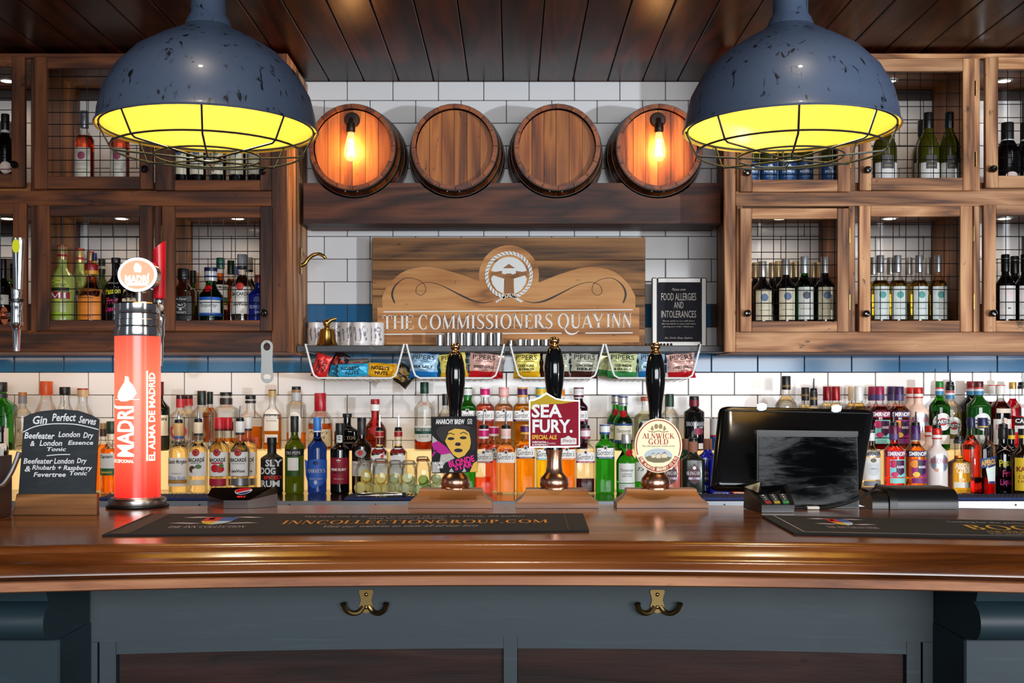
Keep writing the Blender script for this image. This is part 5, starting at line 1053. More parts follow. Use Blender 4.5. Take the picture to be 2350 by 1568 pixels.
# allergy notice in an aluminium frame
d = 4.945; s = d/F
t = thing('notice_frame', (sx(1559), d, SZT), 'silver framed dark allergy notice standing beside the pub sign', 'picture frame')
x0, x1, z0, z1 = sx(1496), sx(1622), SZT+.0004, sz(637)
fw = 13*s; ALU = M((140, 138, 135), .4, .8)
for a in ((x0, x0+fw, z0, z1), (x1-fw, x1, z0, z1), (x0+fw, x1-fw, z1-fw, z1), (x0+fw, x1-fw, z0, z0+fw)):
    MB().box(a[0], a[1], d, d+.018, a[2], a[3], .004).build('frame_rail', ALU, t)
po = MB().box(x0+fw, x1-fw, d+.006, d+.010, z0+fw, z1-fw).build('poster', M((20, 22, 32), .6, 0, .2), t, smooth=False)
f = Flat()
for tx, y, w, h, fn in (('Please note', 664, 32, 6, 'i'), ('FOOD ALLERGIES', 681, 80, 17, 'b'), ('AND', 700, 22, 15, 'b'), ('INTOLERANCES', 721, 80, 16, 'b'), ('Please speak to our staff about', 737, 72, 4, 'b'), ('the ingredients in your meal when', 743.5, 78, 4, 'b'), ('placing your order. Thank you.', 750, 70, 4, 'b'), ('Eat, Drink, Sleep, Explore', 776, 64, 5, 'i')):
    f = Flat(); f.add(text_flat(tx, sx(1558), sz(y), w*s, h*s, fn)); emit_flat(f, 'lettering', M((206, 200, 192), .6), po, lambda a, b: (a, d+.0052, b))
# mugs, bell and spirit measures
def mug(px, dd, w, label):
    sc = dd/F; R = w*sc/2; h = Z(741, dd)-SZT; x = X(px, dd)
    t = thing('mug', (x, dd, SZT+.0004), label, 'mug', 'white mugs with grey map print')
    MB().lathe([(R*.93, 0), (R, .003), (R, h-.001), (R*.96, h), (R*.92, h-.002), (R*.92, .006), (.0005, .005)], 28).build('mug_body', M((226, 220, 216), .18), t, False)
    MB().tube(spline([(R*.2, R*.95, h*.8), (R*.25, R+.014, h*.75), (R*.25, R+.018, h*.45), (R*.2, R*.95, h*.22)], 5), .0045, 8).build('handle', M((226, 220, 216), .18), t, False)
    f = Flat(); rd = random.Random(px)
    for (cx, cz, rx, rz) in ((-.55, .62, .16, .16), (-.45, .36, .08, .14), (.0, .66, .10, .12), (.08, .42, .10, .16), (.4, .68, .26, .14), (.5, .5, .14, .1), (.62, .3, .1, .06)):
        f.poly([(cx*R+rx*R*(1+.5*rd.uniform(-1, 1))*math.cos(a*pi/5), h*(cz+rz*(1+.5*rd.uniform(-1, 1))*math.sin(a*pi/5))) for a in range(10)])
    f.add(text_flat('*', 0, h*.2, R*.3, R*.3, 'B')); f.add(text_flat('NORDES', .0, h*.06, R*.9, h*.07, 'b'))
    emit_flat(f, 'map_print', M((138, 132, 142), .4), t, lambda a, b: (a, -math.sqrt(max(R*R*.1, R*R-a*a))-.0006, b), False)
mug(726, 5.0, 38, 'white map print mug beside the cabinet, behind the brass bell'); mug(771, 5.03, 40, 'white map print mug next to the brass bell'); mug(800, 4.95, 38, 'white map print mug between two others at the back')
mug(829, 4.875, 45, 'white map print mug standing foremost by the pub sign'); mug(863, 4.925, 38, 'white map print mug against the pub sign edge')
dd = 4.852; sc = dd/F; x = X(751, dd)
t = thing('brass_bell', (x, dd, SZT+.0004), 'polished brass bell with fish shaped knob on the shelf', 'bell')
q = lambda y: Z(y, dd)-SZT
MB().lathe([(25*sc, 0), (25.5*sc, .002), (21*sc, q(785)), (18.5*sc, q(772)), (17.5*sc, q(762)), (16*sc, q(757)), (9*sc, q(753)), (6*sc, q(752)), (4.5*sc, q(748)), (6*sc, q(745)), (.0005, q(744))], 32).build('bell_body', BRASS, t, False)
MB().sphere((-2*sc, 0, q(742)), 8*sc, 14, 10, (1, .9, 1.1)).build('knob', BRASS, t, False)
MB().tube([(-1*sc, 0, q(743)), (7*sc, 0, q(736)), (14*sc, 0, q(733)), (21*sc, 0, q(732))], [6*sc, 5*sc, 4*sc, 3.4*sc], 10).build('beak', BRASS, t, False)
def measure(px, ytop, w, dd, label, grp):
    sc = dd/F; R = w*sc/2; h = Z(ytop, dd)-SZT
    mb = MB().lathe([(R*.9, 0), (R*.92, h*.3), (R, h), (R*.95, h), (R*.86, .004), (.0005, .003)], 20)
    o = mb.build('spirit_measure', STEEL, None, False); o.location = (X(px, dd), dd, SZT+.0004); tag(o, label, 'measure', grp)
measure(1009, 770, 19, 4.85, 'short steel spirit measure standing alone before the sign', None)
for i, px in enumerate((1029, 1040, 1060, 1074, 1093, 1107, 1127, 1143)):
    measure(px, 765, 20, 4.85 if i % 2 else 4.90, ORD[i]+' tall steel spirit measure counted from the short one', 'tall steel measures')
for i, px in enumerate((1173, 1193, 1207, 1220, 1236, 1252)):
    measure(px, 780 if px > 1180 else 782, 18, 4.85 if i % 2 else 4.90, ORD[i]+' low steel spirit measure counted from the tall ones', 'low steel measures')
o = MB()
for k in range(9): o.sphere((X(1483+k*7, 4.86)+.002*math.sin(k), 4.86+.004*math.cos(k*2), SZT+.006), .0055, 8, 6)
solo(o, 'key_bunch', M((70, 60, 52), .4, .7), (X(1510, 4.86), 4.86, SZT+.0006), 'small dark bunch of metal bits before the allergy notice', 'keys')
# brass lever on the cabinet side and bottle opener under the rail
dd = 4.90; xs_ = -SIDE_IN+.0005; zc = Z(599, dd)
t = thing('brass_lever', (xs_, dd, zc-.06), 'polished brass lever handle on the side of the dark cabinet', 'handle')
MB().box(xs_, xs_+.007, dd-.014, dd+.014, Z(630, dd), Z(568, dd), .003).build('plate', BRASS, t)
MB().tube([(xs_+a, dd, Z(y, dd)) for a, y in spline([(.003, 610), (.02, 606), (.035, 595), (.055, 586), (.08, 583), (.10, 588), (.112, 594)], 4)], [.009]*6+[.0085]*8+[.007]*8+[.005]*3, 10).build('lever', BRASS, t)
dd = YC-.010; sc = dd/F
q = lambda a, b: (X(a, dd), Z(b, dd))
poly = arc(X(612.5, dd), Z(795, dd), 14*sc, 14*sc, 0, 180, 16)+[q(600, 825), q(599, 850)]+[(X(613, dd)+14.5*sc*math.cos(math.radians(a)), Z(865, dd)+15*sc*math.sin(math.radians(a))) for a in range(180, 361, 15)]+[q(626, 850), q(625, 825)]
hole1 = ell(X(612.5, dd), Z(796, dd), 8*sc, 9*sc, 16); hole2 = [q(604, 863), q(609, 859), q(617, 859), q(622, 863), q(620, 870), q(606, 870)]
t = thing('bottle_opener', (X(612, dd), dd, Z(880, dd)), 'flat steel bar blade bottle opener hanging from the cabinet rail', 'bottle opener')
MB().prism(poly, dd, dd+.002, [hole1, hole2]).build('blade', M((168, 170, 168), .4, .7), t, smooth=False)
MB().tube([(X(612.5, dd), dd-.006, Z(786, dd)), (X(612.5, dd), YC-.0005, Z(786, dd))], .003, 8).build('hanging_screw', BRASS, t)
# ================================================================== wire baskets with crisps and nuts
YBK0, YBK1 = 4.792, 5.03
def basket(xa, xb, label):
    t = thing('wire_basket', (X((xa+xb)/2, YBK0), YBK0, Z(870, YBK0)), label, 'basket', 'white wire baskets under the shelf')
    def u(dd, wy, ins, r):
        pts = [(X(xa+4, dd)+ins, dd, Z(795, dd)), (X(xa+20, dd)+ins, dd, Z(852, dd)), (X(xa+24, dd)+ins, dd, Z(862, dd)), (X(xa+34, dd)+ins, dd, Z(868+wy, dd)), (X(xb-34, dd)-ins, dd, Z(868+wy, dd)), (X(xb-24, dd)-ins, dd, Z(862, dd)), (X(xb-20, dd)-ins, dd, Z(852, dd)), (X(xb-4, dd)-ins, dd, Z(795, dd))]
        return pts
    a = u(YBK0, 0, 0, .004); MB().tube([(a[0][0], YBK0, SZT+.003)]+a[1:-1]+[(a[-1][0], YBK0, SZT+.003)], .0042, 8).build('front_frame', WHITEWIRE, t)
    for p in (a[0], a[-1]): MB().tube([(p[0], YBK0, SZT+.0035), (p[0], YBK0+.06, SZT+.0035)], .0032, 6).build('hanger', WHITEWIRE, t)
    m = MB(); n = 11; zb0, zb1 = Z(868, YBK0), Z(868, YBK0)-.012; x0, x1 = a[3][0], a[4][0]; zt = Z(832, YBK0)
    for i in range(n+1):
        x = x0+(x1-x0)*i/n; m.tube([(x, YBK0, zb0-.003), (x, YBK1, zb1), (x, YBK1+.006, zt)], .0015, 5)
    for k in range(4):
        y = YBK0+(YBK1-YBK0)*(k+1)/4.2; m.tube([(a[1][0], y, Z(852, YBK0)), (x0, y, zb0-.004), (x1, y, zb0-.004), (a[6][0], y, Z(852, YBK0))], .0015, 5)
    for sgn, xs2 in ((0, a[1][0]), (1, a[6][0])):
        xt = a[0][0] if sgn == 0 else a[7][0]
        for fz in (.15, .5, .95):
            x = xs2+(xt-xs2)*fz; z = Z(852, YBK0)+(Z(806, YBK0)-Z(852, YBK0))*fz; m.tube([(x, YBK0, z), (x, YBK1, z)], .0015, 5)
    m.tube([(x0, YBK1+.006, zt), (x1, YBK1+.006, zt)], .002, 5); m.build('wire_grid', WHITEWIRE, t)
for xa, xb, lb in ((697, 931, 'white wire basket of peanut packets by the brass bell'), (929, 1161, 'white wire basket with blue, yellow and pink crisp packets'), (1167, 1389, 'white wire basket with cheddar and beef crisps'), (1386, 1612, 'white wire basket with vinegar and chilli crisps under the notice')): basket(xa, xb, lb)
def packet(name, cx, y0, y1, w, dd, cols, texts, label, grp, rot=0., split=None, T=.022, seed=0, seal=None):
    sc = dd/F; W2 = w*sc/2; H2 = (y1-y0)*sc/2; rd = random.Random(seed or int(cx)); nx, nz = 12, 14
    t = thing(name, (X(cx, dd), dd, Z((y0+y1)/2, dd)), label, 'packet', grp, rot=(rd.uniform(-.05, .05), rot, rd.uniform(-.12, .12)))
    ph = [rd.uniform(0, 6) for _ in range(6)]
    def th(u, v):
        base = T*max(0, 1-abs(v)**2.4)**.8*max(0, 1-abs(u)**3)**.6
        return base*(1+.22*math.sin(3.1*u+2.2*v+ph[0])+.16*math.sin(7*u-5*v+ph[1])+.10*math.sin(11*v+4*u+ph[2]))+.0006
    def shape(u, v):
        k = 1-.06*(1-abs(v))+.03*math.sin(9*v+ph[3])*abs(u); return (u*W2*k, v*H2*(1+.03*math.sin(5*u+ph[4])))
    m = MB(); n = (nx+1)*(nz+1); vs = []
    for sg in (-1, 1):
        for j in range(nz+1):
            for i in range(nx+1):
                u, v = -1+2*i/nx, -1+2*j/nz; x, z = shape(u, v); vs.append((x, sg*th(u, v), z))
    for sg in (0, 1):
        for j in range(nz):
            for i in range(nx):
                a = sg*n+j*(nx+1)+i; q_ = (a, a+1, a+nx+2, a+nx+1)
                v = -1+2*(j+.5)/nz; m.cur = 1 if (split is not None and v < split) else 0
                m.add([], []); m.f.append(q_ if sg == 0 else tuple(reversed(q_))); m.mi.append(m.cur)
    m.v = vs
    bod = m.build('packet_body', [M(c, .32, .15) for c in cols], t, False)
    if seal:
        f = Flat(); f.poly([shape(u, v) for u, v in ((-1, -1), (1, -1), (1, -.86), (-1, -.86))]) if False else None
        for sgn in (-1, 1):
            f2 = Flat(); f2.add(_r(sgn*W2*.93-W2*.07, -H2*.96, sgn*W2*.93+W2*.07, H2*.96)); emit_flat(f2, 'seal_strip', M(seal, .35), t, lambda a, b: (a, -th(max(-1, min(1, a/W2)), max(-1, min(1, b/H2)))-.0012, b), False)
    by = {}
    for (tx, px, py, ww, hh, col, fn) in texts:
        by.setdefault(col, Flat()).add(text_flat(tx, px*sc, -py*sc, ww*sc, hh*sc, fn))
    for col, f in by.items():
        emit_flat(f, 'lettering', M(col, .5), bod, lambda a, b: (a, -th(max(-1, min(1, a/W2)), max(-1, min(1, b/H2)))-.0016, b), False)
    return t
K2 = (28, 27, 28)
def crisp(cx, w, cols, f1, f2, label, dd=4.838, dxr=0., y0=812, y1=869, split=-.42, top=True):
    tx = [('PIPERS', 0, -20, w*.78, 11, K2, 'b'), ('MADE BY FARMERS', 0, -11, w*.6, 2.6, K2, 'b')]
    if f2: tx += [(f1, 0, -1, w*.6, 6, K2, 'B'), (f2, 0, 7, w*.56, 6, K2, 'B'), ('CRISPS', 0, 13.5, w*.3, 3.4, K2, 'b')]
    else: tx += [(f1, 0, 2, w*.68, 6.5, K2, 'B'), ('CRISPS', 0, 10, w*.32, 3.6, K2, 'b')]
    packet('crisp_packet', cx, y0, y1, w, dd, cols, tx, label, 'crisp packets in the baskets', dxr, split)
LB, BL, LY, YE, LR, RE, LBr, Br, LG, GR = (150, 186, 214), (24, 112, 182), (236, 220, 110), (226, 172, 20), (222, 176, 164), (190, 24, 30), (196, 196, 178), (66, 32, 26), (206, 214, 160), (60, 140, 78)
crisp(973, 66, (LB, BL), 'SEA SALT', None, 'pale blue sea salt crisp packet next to a black pump handle', dxr=.05)
crisp(1040, 62, (LY, YE), 'CHEDDAR', '& ONION', 'yellow crisp packet behind a black pump handle', dxr=-.12)
crisp(1110, 66, (LR, RE), 'SWEET CHILLI', None, 'pink and red chilli crisp packet in the basket with a blue one', dxr=.06)
crisp(1209, 62, (LY, YE), 'CHEDDAR', '& ONION', 'yellow cheddar and onion crisp packet at the basket end')
crisp(1276, 62, (LBr, Br), 'LONGHORN', 'BEEF', 'pale and brown beef crisp packet behind the tallest pump handle')
crisp(1341, 62, (LBr, Br), 'LONGHORN', 'BEEF', 'pale and brown beef crisp packet in full view', dxr=.03)
crisp(1428, 68, (LG, GR), 'CIDER VINEGAR', '& SEA SALT', 'green cider vinegar crisp packet', dxr=.04)
crisp(1495, 62, (LB, BL), 'SEA SALT', None, 'blue sea salt crisp packet between green and red packets')
crisp(1563, 66, (LR, RE), 'SWEET CHILLI', None, 'pink and red chilli crisp packet under the allergy notice', dxr=-.08)
for cx, cols, lb in ((1000, (BL, BL), 'plain blue crisp packet end in the rear of the basket'), (1128, ((180, 160, 156), RE), 'greyish crisp packet in the rear of the basket'), (1402, (LG, GR), 'green crisp packet in the rear of the basket'), (1250, (Br, Br), 'dark brown crisp packet in the rear of the basket')):
    packet('crisp_packet', cx, 812, 866, 56, 4.93, cols, [], lb, 'crisp packets in the rear', .1, -.4)
def nuts(cx, cy, w, h, rot, base, label, dd, txt=(18, 16, 16)):
    packet('nut_packet', cx, cy-h/2, cy+h/2, w, dd, (base, base), [('NOBBY\'S', -w*.06, -h*.16, w*.56, h*.30, txt, 'B'), ('NUTS', -w*.02, h*.2, w*.40, h*.26, txt, 'B')], label, 'peanut packets', rot, None, .014, seal=(20, 20, 22))
RT = math.radians
nuts(820, 842, 62, 34, RT(-5), (34, 24, 22), 'black peanut packet in the rear of the basket', 4.95, (150, 40, 36)); nuts(778, 832, 50, 38, RT(-60), (44, 20, 20), 'black and red peanut packet standing behind the red one', 4.90, (200, 60, 40))
nuts(738, 840, 58, 36, RT(-72), (206, 36, 34), 'red peanut packet standing on end', 4.832); nuts(776, 853, 42, 26, RT(10), (50, 160, 204), 'blue peanut packet mostly covered', 4.87)
nuts(810, 850, 76, 30, RT(-3), (50, 164, 208), 'bright blue peanut packet lying in front', 4.825); nuts(878, 850, 74, 32, RT(4), (226, 164, 24), 'yellow peanut packet lying in front', 4.83)
nuts(926, 862, 46, 44, RT(38), (40, 32, 22), 'dark peanut packet poking through the basket end', 4.90, (196, 150, 60))
# ================================================================== beer pumps with badges
WBASE = WOOD((70, 38, 16), (128, 78, 36), (162, 106, 54), 'x', .3, 1.2, 7., .15, 0., .3)
def onface(y): return lambda a, b: (a, y, b)
def pump(px, bx, hy, label):
    d = 2.262; sc = d/F; x = X(px, d); Zc = lambda y: Z(y, d)
    t = thing('beer_pump', (x, d, CT+.0004), label, 'beer pump', 'hand pulled beer pumps')
    xa, xb = X(bx[0], d), X(bx[1], d); y0, y1 = d-.036, d+.038; zb, zt = CT+.0005, Zc(1121)
    prof = [(0, 0), (0, .009), (.004, .013), (.012, .018), (.019, .028), (.021, zt-zb)]     # inset, height
    m = MB(); vs = []
    for ins, h in prof: vs += [(xa+ins, y0+ins*.7, zb+h), (xb-ins, y0+ins*.7, zb+h), (xb-ins, y1-ins*.7, zb+h), (xa+ins, y1-ins*.7, zb+h)]
    n = len(prof); fs = [(3, 2, 1, 0), tuple((n-1)*4+k for k in range(4))]
    for i in range(n-1):
        for k in range(4): fs.append((i*4+k, i*4+(k+1) % 4, (i+1)*4+(k+1) % 4, (i+1)*4+k))
    m.add(vs, fs).build('wooden_base', WBASE, t, ang=25)
    P_ = [(33, 1122), (33, 1119), (31, 1117), (33, 1112), (33.5, 1105), (31, 1097), (25, 1090), (20, 1084), (18, 1072), (17, 1055), (18.5, 1040), (20, 1032)]
    MB().lathe([(r*sc, Zc(y)-zb) for r, y in P_], 32, (x, d, zb)).build('metal_foot', COPPER, t)
    H_2 = [(19, 1033), (17, 1000), (14.5, 965), (14.5, 945), (16, 925), (20, 900), (22.5, 875), (22.8, 855), (20, 832), (15.5, 815), (13.5, 812)]
    MB().lathe([(r*sc, Zc(y+hy)-zb if y < 960 else Zc(y+hy*(1033-y)/73.)-zb) for r, y in H_2], 32, (x, d, zb)).build('handle', GLOSSBLK, t)
    F2 = [(13, 812), (13.5, 809), (10, 807), (7, 803), (7, 802), (10, 800), (12, 796), (11.8, 791), (8, 786.5), (.05, 785)]
    MB().lathe([(r*sc, Zc(y+hy)-zb) for r, y in F2], 24, (x, d, zb)).build('finial', M((206, 164, 112), .15, 1.), t)
    return t
pump(1045, (940, 1131), 1.5, 'beer pump with black handle and a black poster badge')
pump(1272, (1183, 1371), -12, 'beer pump with black handle and a red shield badge')
pump(1504, (1412, 1619), 1.5, 'beer pump with black handle and a round cream badge')
d = 2.212; s = d/F
def XY(pts): return [(X(a, d), Z(b, d)) for a, b in pts]
def badge(name, pts, mat, loc, label, thick=.006):
    t = thing(name, (X(loc[0], d), d, Z(loc[1], d)), label, 'badge', 'badges on the beer pumps')
    MB().prism(XY(pts), d, d+thick).build('badge_plate', mat, t, smooth=False)
    MB().tube([(X(loc[0], d), d+thick-.001, Z(loc[1]-30, d)), (X(loc[0], d), d+.034, Z(loc[1]-30, d))], .004, 8).build('clip', CHROME, t); return t
def art(t, name, col, polys=(), texts=(), e=.0004, strokes=()):
    f = Flat()
    for p in polys: f.poly(XY(p))
    mt_ = col if not isinstance(col, tuple) else M(col, .6, 0, .15)
    for (tx, a, b, w, h, fn, *r) in texts:
        g = Flat(); g.add(text_flat(tx, X(a, d), Z(b, d), w*s if w else None, h*s if h else None, fn, r[0] if r else 0.)); emit_flat(g, name, mt_, t, onface(d-e))
    if not polys and not strokes: return
    for (p, w) in strokes: f.add(stroke(XY(p), w*s))
    return emit_flat(f, name, col if not isinstance(col, tuple) else M(col, .6, 0, .15), t, onface(d-e))
def E(cx, cy, rx, ry, n=24): return [(cx+rx*math.cos(2*pi*k/n), cy+ry*math.sin(2*pi*k/n)) for k in range(n)]
# poster badge: a plain pop-art stand-in portrait in the same colours
t = badge('pump_badge', [(989, 957), (1094, 955), (1096, 1084), (991, 1087)], M((28, 28, 31), .6, 0, .15), (1044, 1087), 'black poster beer badge with yellow portrait and pink lettering')
art(t, 'collage', (170, 168, 164), [[(992, 1000), (1004, 1012), (1000, 1030), (992, 1024)], [(1012, 1042), (1034, 1040), (1044, 1052), (1022, 1062), (1014, 1074), (1008, 1066)], [(992, 1060), (1006, 1064), (1010, 1084), (992, 1085)], [(1030, 1083), (1036, 1074), (1042, 1084)], [(1060, 1084), (1066, 1074), (1070, 1083)]], e=.0003)
art(t, 'collage', (170, 36, 128), [[(990, 1018), (1006, 1012), (1024, 1026), (1036, 1040), (1014, 1044), (996, 1034)], [(990, 1046), (1000, 1032), (1002, 1036), (992, 1050)]], e=.00045)
art(t, 'portrait', (212, 170, 76), [[(1020, 984), (1034, 979), (1060, 979), (1076, 990), (1082, 1010), (1078, 1030), (1066, 1046), (1052, 1052), (1040, 1044), (1028, 1026), (1018, 1006)], [(1086, 1064), (1095, 1058), (1096, 1083), (1078, 1084)]], e=.0006)
art(t, 'portrait_hair', (52, 48, 48), [[(1004, 1000), (1000, 988), (1008, 980), (1022, 977), (1040, 975), (1062, 975), (1080, 980), (1088, 992), (1080, 996), (1066, 986), (1044, 984), (1030, 990), (1026, 1002), (1020, 1016), (1012, 1010)]], e=.0007)
art(t, 'portrait_shadow', (40, 38, 40), [E(1035, 1007, 8, 3.4, 14), E(1063, 1005, 8, 3.4, 14), [(1046, 1016), (1056, 1016), (1058, 1022), (1051, 1024), (1044, 1022)], E(1052, 1034, 10, 4.4, 16), [(1074, 984), (1090, 980), (1093, 1030), (1082, 1038), (1080, 1008)]], e=.0008, strokes=[([(1025, 998), (1034, 994), (1043, 998)], 2.), ([(1056, 996), (1064, 992), (1073, 997)], 2.)])
art(t, 'lettering', (226, 226, 224), texts=[('ANARCHY BREW', 1033, 968, 66, 12, 'B'), ('CO', 1078, 966, 11, 9, 'B'), ('BLONDE', 1007, 1063, 18, 6, 'B'), ('BEER', 1011, 1072, 13, 6, 'B'), ('4.1%', 1018, 1053, 7, 4, 'b')], strokes=[([(1072, 972.5), (1084, 972.5)], 1.2)], e=.0010)
art(t, 'title', (222, 40, 140), texts=[('BLONDE', 1059, 1059, 60, 15, 'B', .24), ('STAR', 1064, 1070, 42, 12, 'B', .22)], e=.0011)
# red shield badge
sh = [(1214, 918), (1224, 917), (1238, 911), (1247, 905), (1254, 901), (1262, 906), (1276, 914), (1292, 917), (1331, 919), (1331, 1026), (1300, 1027.5), (1214, 1028)]
t = badge('pump_badge', sh, M((196, 194, 190), .3, .7), (1272, 1030), 'burgundy shield beer badge with white capital letters and silver edge')
inn = [(1217, 921), (1226, 920), (1240, 914), (1254, 905), (1276, 917), (1292, 920), (1328, 922), (1328, 1023), (1217, 1025)]
art(t, 'face', M((132, 18, 40), .6, 0, .12), [inn], e=.0005)
art(t, 'gold_top', (178, 150, 40), [[(1217, 921), (1226, 920), (1240, 914), (1254, 905), (1276, 917), (1292, 920), (1320, 922), (1290, 927), (1262, 928), (1236, 934), (1220, 940), (1217, 938)]], e=.0008)
art(t, 'lettering', (226, 226, 228), texts=[('SEA', 1255, 943.5, 70, 31, 'B'), ('FURY.', 1268, 978.5, 92, 31, 'B'), ('SUBSTANTIAL', 1238, 1015, 33, 4.5, 'B'), ('& SATISFYING', 1238, 1021, 33, 4.5, 'B'), ('ALC 5.0% VOL', 1267, 1018, 16, 4, 'b')], strokes=[([(1257, 1013), (1257, 1024)], .8)], e=.0010)
art(t, 'lettering', (224, 176, 60), texts=[('SPECIAL ALE', 1249, 1003.5, 57, 10, 'B')], e=.0010)
art(t, 'emblem', (214, 212, 210), [[(1287, 1006), (1296, 1005), (1304, 1000), (1312, 1005), (1323, 1006), (1323, 1020), (1287, 1021)]], e=.0010)
art(t, 'lettering', (140, 24, 46), texts=[("Sharp's", 1305, 1012, 30, 9, 'i')], e=.0013)
# round cream badge
t = badge('pump_badge', E(1511, 1023, 54.5, 62.5, 48), M((232, 220, 176), .4), (1509, 1085), 'round cream ale badge with red rim and a village picture')
art(t, 'rim', (160, 70, 62), [], e=.0004, strokes=[([(1511+50.5*math.cos(math.radians(a)), 1023-58.5*math.sin(math.radians(a))) for a in range(-24, 206, 5)], 2.4), ([(1511+48*math.cos(math.radians(a)), 1023-55.5*math.sin(math.radians(a))) for a in range(208, 334, 5)], 10.)])
art(t, 'lettering', (170, 52, 36), texts=[('ALNWICK', 1511, 1001, 74, 13, 'S'), ('GOLD', 1511, 1014, 45, 13, 'S')], e=.0006)
art(t, 'lettering', (60, 70, 40), texts=[('The 24-carat pint of the north', 1511, 1024.5, 74, 5, 'i'), ('ABV 4.2%', 1511, 1072, 18, 3.6, 'b')], e=.0006)
art(t, 'crest', (150, 130, 90), [E(1506, 979, 4.5, 6, 14), E(1516, 979, 4.5, 6, 14), [(1493, 985), (1497, 976), (1500, 984), (1499, 990)], [(1529, 985), (1525, 976), (1522, 984), (1523, 990)]], e=.0006, strokes=[([(1488, 990), (1500, 992), (1511, 989), (1522, 992), (1534, 990)], 2.)])
pic = art(t, 'picture', (176, 190, 196), [E(1511, 1046, 32, 16.5, 32)], e=.0006)
art(t, 'picture_ground', (120, 112, 84), [[(1480, 1050), (1490, 1046), (1505, 1050), (1525, 1047), (1542, 1050), (1536, 1057), (1522, 1062), (1500, 1062), (1486, 1058)]], e=.0008)
art(t, 'picture_houses', (214, 200, 172), [[(1495, 1051), (1495, 1044), (1499, 1040), (1503, 1044), (1503, 1051)], [(1506, 1052), (1506, 1045), (1511, 1040), (1516, 1045), (1516, 1052)], [(1518, 1051), (1518, 1043), (1525, 1038), (1531, 1043), (1531, 1051)]], e=.0010)
art(t, 'picture_roofs', (120, 84, 64), [[(1494, 1045), (1499, 1039), (1504, 1045), (1499, 1041)], [(1505, 1046), (1511, 1039), (1517, 1046), (1511, 1041)], [(1517, 1044), (1525, 1037), (1532, 1044), (1525, 1040)]], e=.0012)
f = Flat(); tx = 'THE ALNWICK BREWERY CO LTD'
for i, ch in enumerate(tx):
    if ch == ' ': continue
    a = math.radians(211+118*i/(len(tx)-1)); f.add(text_flat(ch, X(1511+47.6*math.cos(a), d), Z(1023-55*math.sin(a), d), 4.2*s if ch != 'I' else 1.2*s, 6.4*s, 'B', a+pi/2))
emit_flat(f, 'lettering', M((240, 226, 190), .5), t, onface(d-.0007))
# ================================================================== illuminated tap column
SLEEVE, nt, b_ = nodes('backlit_sleeve')
tc = nt.nodes.new('ShaderNodeTexCoord'); sp = nt.nodes.new('ShaderNodeSeparateXYZ'); nt.links.new(tc.outputs['Object'], sp.inputs[0])
gr = ramp(nt, math2(nt, 'MULTIPLY', sp.outputs[2], 2.5), [(.06, (250, 36, 26)), (.30, (255, 112, 80)), (.62, (255, 140, 104)), (.95, (255, 46, 34))])
nt.links.new(gr, b_.inputs['Emission Color']); b_.inputs['Emission Strength'].default_value = .9; b_.inputs['Base Color'].default_value = (*lin((210, 50, 40)), 1); b_.inputs['Roughness'].default_value = .25
d = 2.255; s = d/F; x = X(316, d); zz = lambda y: Z(y, d)
t = thing('beer_tap_tower', (x, d, CT+.0004), 'glowing red beer tap column with steel collar and round lit badge', 'beer tap')
MB().lathe([(69*s, 0), (70*s, .002), (70*s, .004), (.0005, .0042)], 40, (x, d, CT+.0005)).build('rubber_mat', BLACK, t)
MB().lathe([(63*s, .004), (64*s, .006), (64*s, .014), (60*s, .018), (52*s, .019), (52*s, zz(1140)-CT)], 40, (x, d, CT+.0006)).build('base_flange', STEEL, t)
MB().lathe([(51*s, zz(1140)), (51*s, zz(773))], 48, (x, d, 0), cap=False).build('light_sleeve', SLEEVE, t)
MB().lathe([(51.5*s, zz(773)), (52.5*s, zz(768)), (51.5*s, zz(752)), (49*s, zz(750)), (51.5*s, zz(748)), (51*s, zz(735)), (50*s, zz(734)), (50*s, zz(722)), (49*s, zz(721)), (50*s, zz(719)), (49.5*s, zz(699)), (47*s, zz(696)), (.0005, zz(696))], 48, (x, d, 0)).build('steel_collar', M((200, 200, 200), .16, 1.), t)
R_ = 51*s+.0008
def cyl(px_, py_): a = (px_-316)*s; a = max(-R_*.99, min(R_*.99, a)); return (x+a, d-math.sqrt(R_*R_-a*a), zz(py_))
f = Flat(); GL = M((255, 240, 225), .4, emit=(255, 236, 214), es=1.0)
def vt(tx, cx, cy, length, hgt, fn):
    v, fc, (u0, v0, u1, v1) = glyphs(tx, fn); f.add(([(cx-((p[1]-v0)/(v1-v0)-.5)*hgt, cy-((p[0]-u0)/(u1-u0)-.5)*length) for p in v], fc))
f = Flat(); vt('MADRÍ', 298, 987, 118, 52, 'B'); vt('EXCEPCIONAL', 0, 0, 1, 1, 'b') if False else None
f.add(([(x_, y_) for x_, y_ in text_flat('EXCEPCIONAL', 297, -1056, 54, 8, 'B')[0]], text_flat('EXCEPCIONAL', 297, -1056, 54, 8, 'B')[1]), lambda a, b: (a, -b))
vt('EL ALMA DE MADRID', 358, 956, 200, 10, 'B')
f.poly([(304, 864), (312, 866), (314, 876), (322, 884), (330, 902), (322, 916), (306, 921), (292, 921), (283, 912), (286, 900), (296, 886), (302, 878)])
f.add(stroke([(276, 917), (336, 917)], 1.4)); f.add(stroke([(350, 852), (350, 1056)], 3.))
emit_flat(refine(f, 8), 'lettering', GL, t, cyl)
bd = thing('lit_badge', (x, d, zz(668)), parent=t)
xb = X(320, d); yb = d-.012
MB().tube([(xb, d, zz(697)), (xb, d, zz(660))], 7*s, 14).build('stem', STEEL, bd)
MB().prism([(xb+46*s*math.cos(2*pi*k/40), zz(632)+40*s*math.sin(2*pi*k/40)) for k in range(40)], yb, yb+.022).build('badge_rim', CHROME, bd)
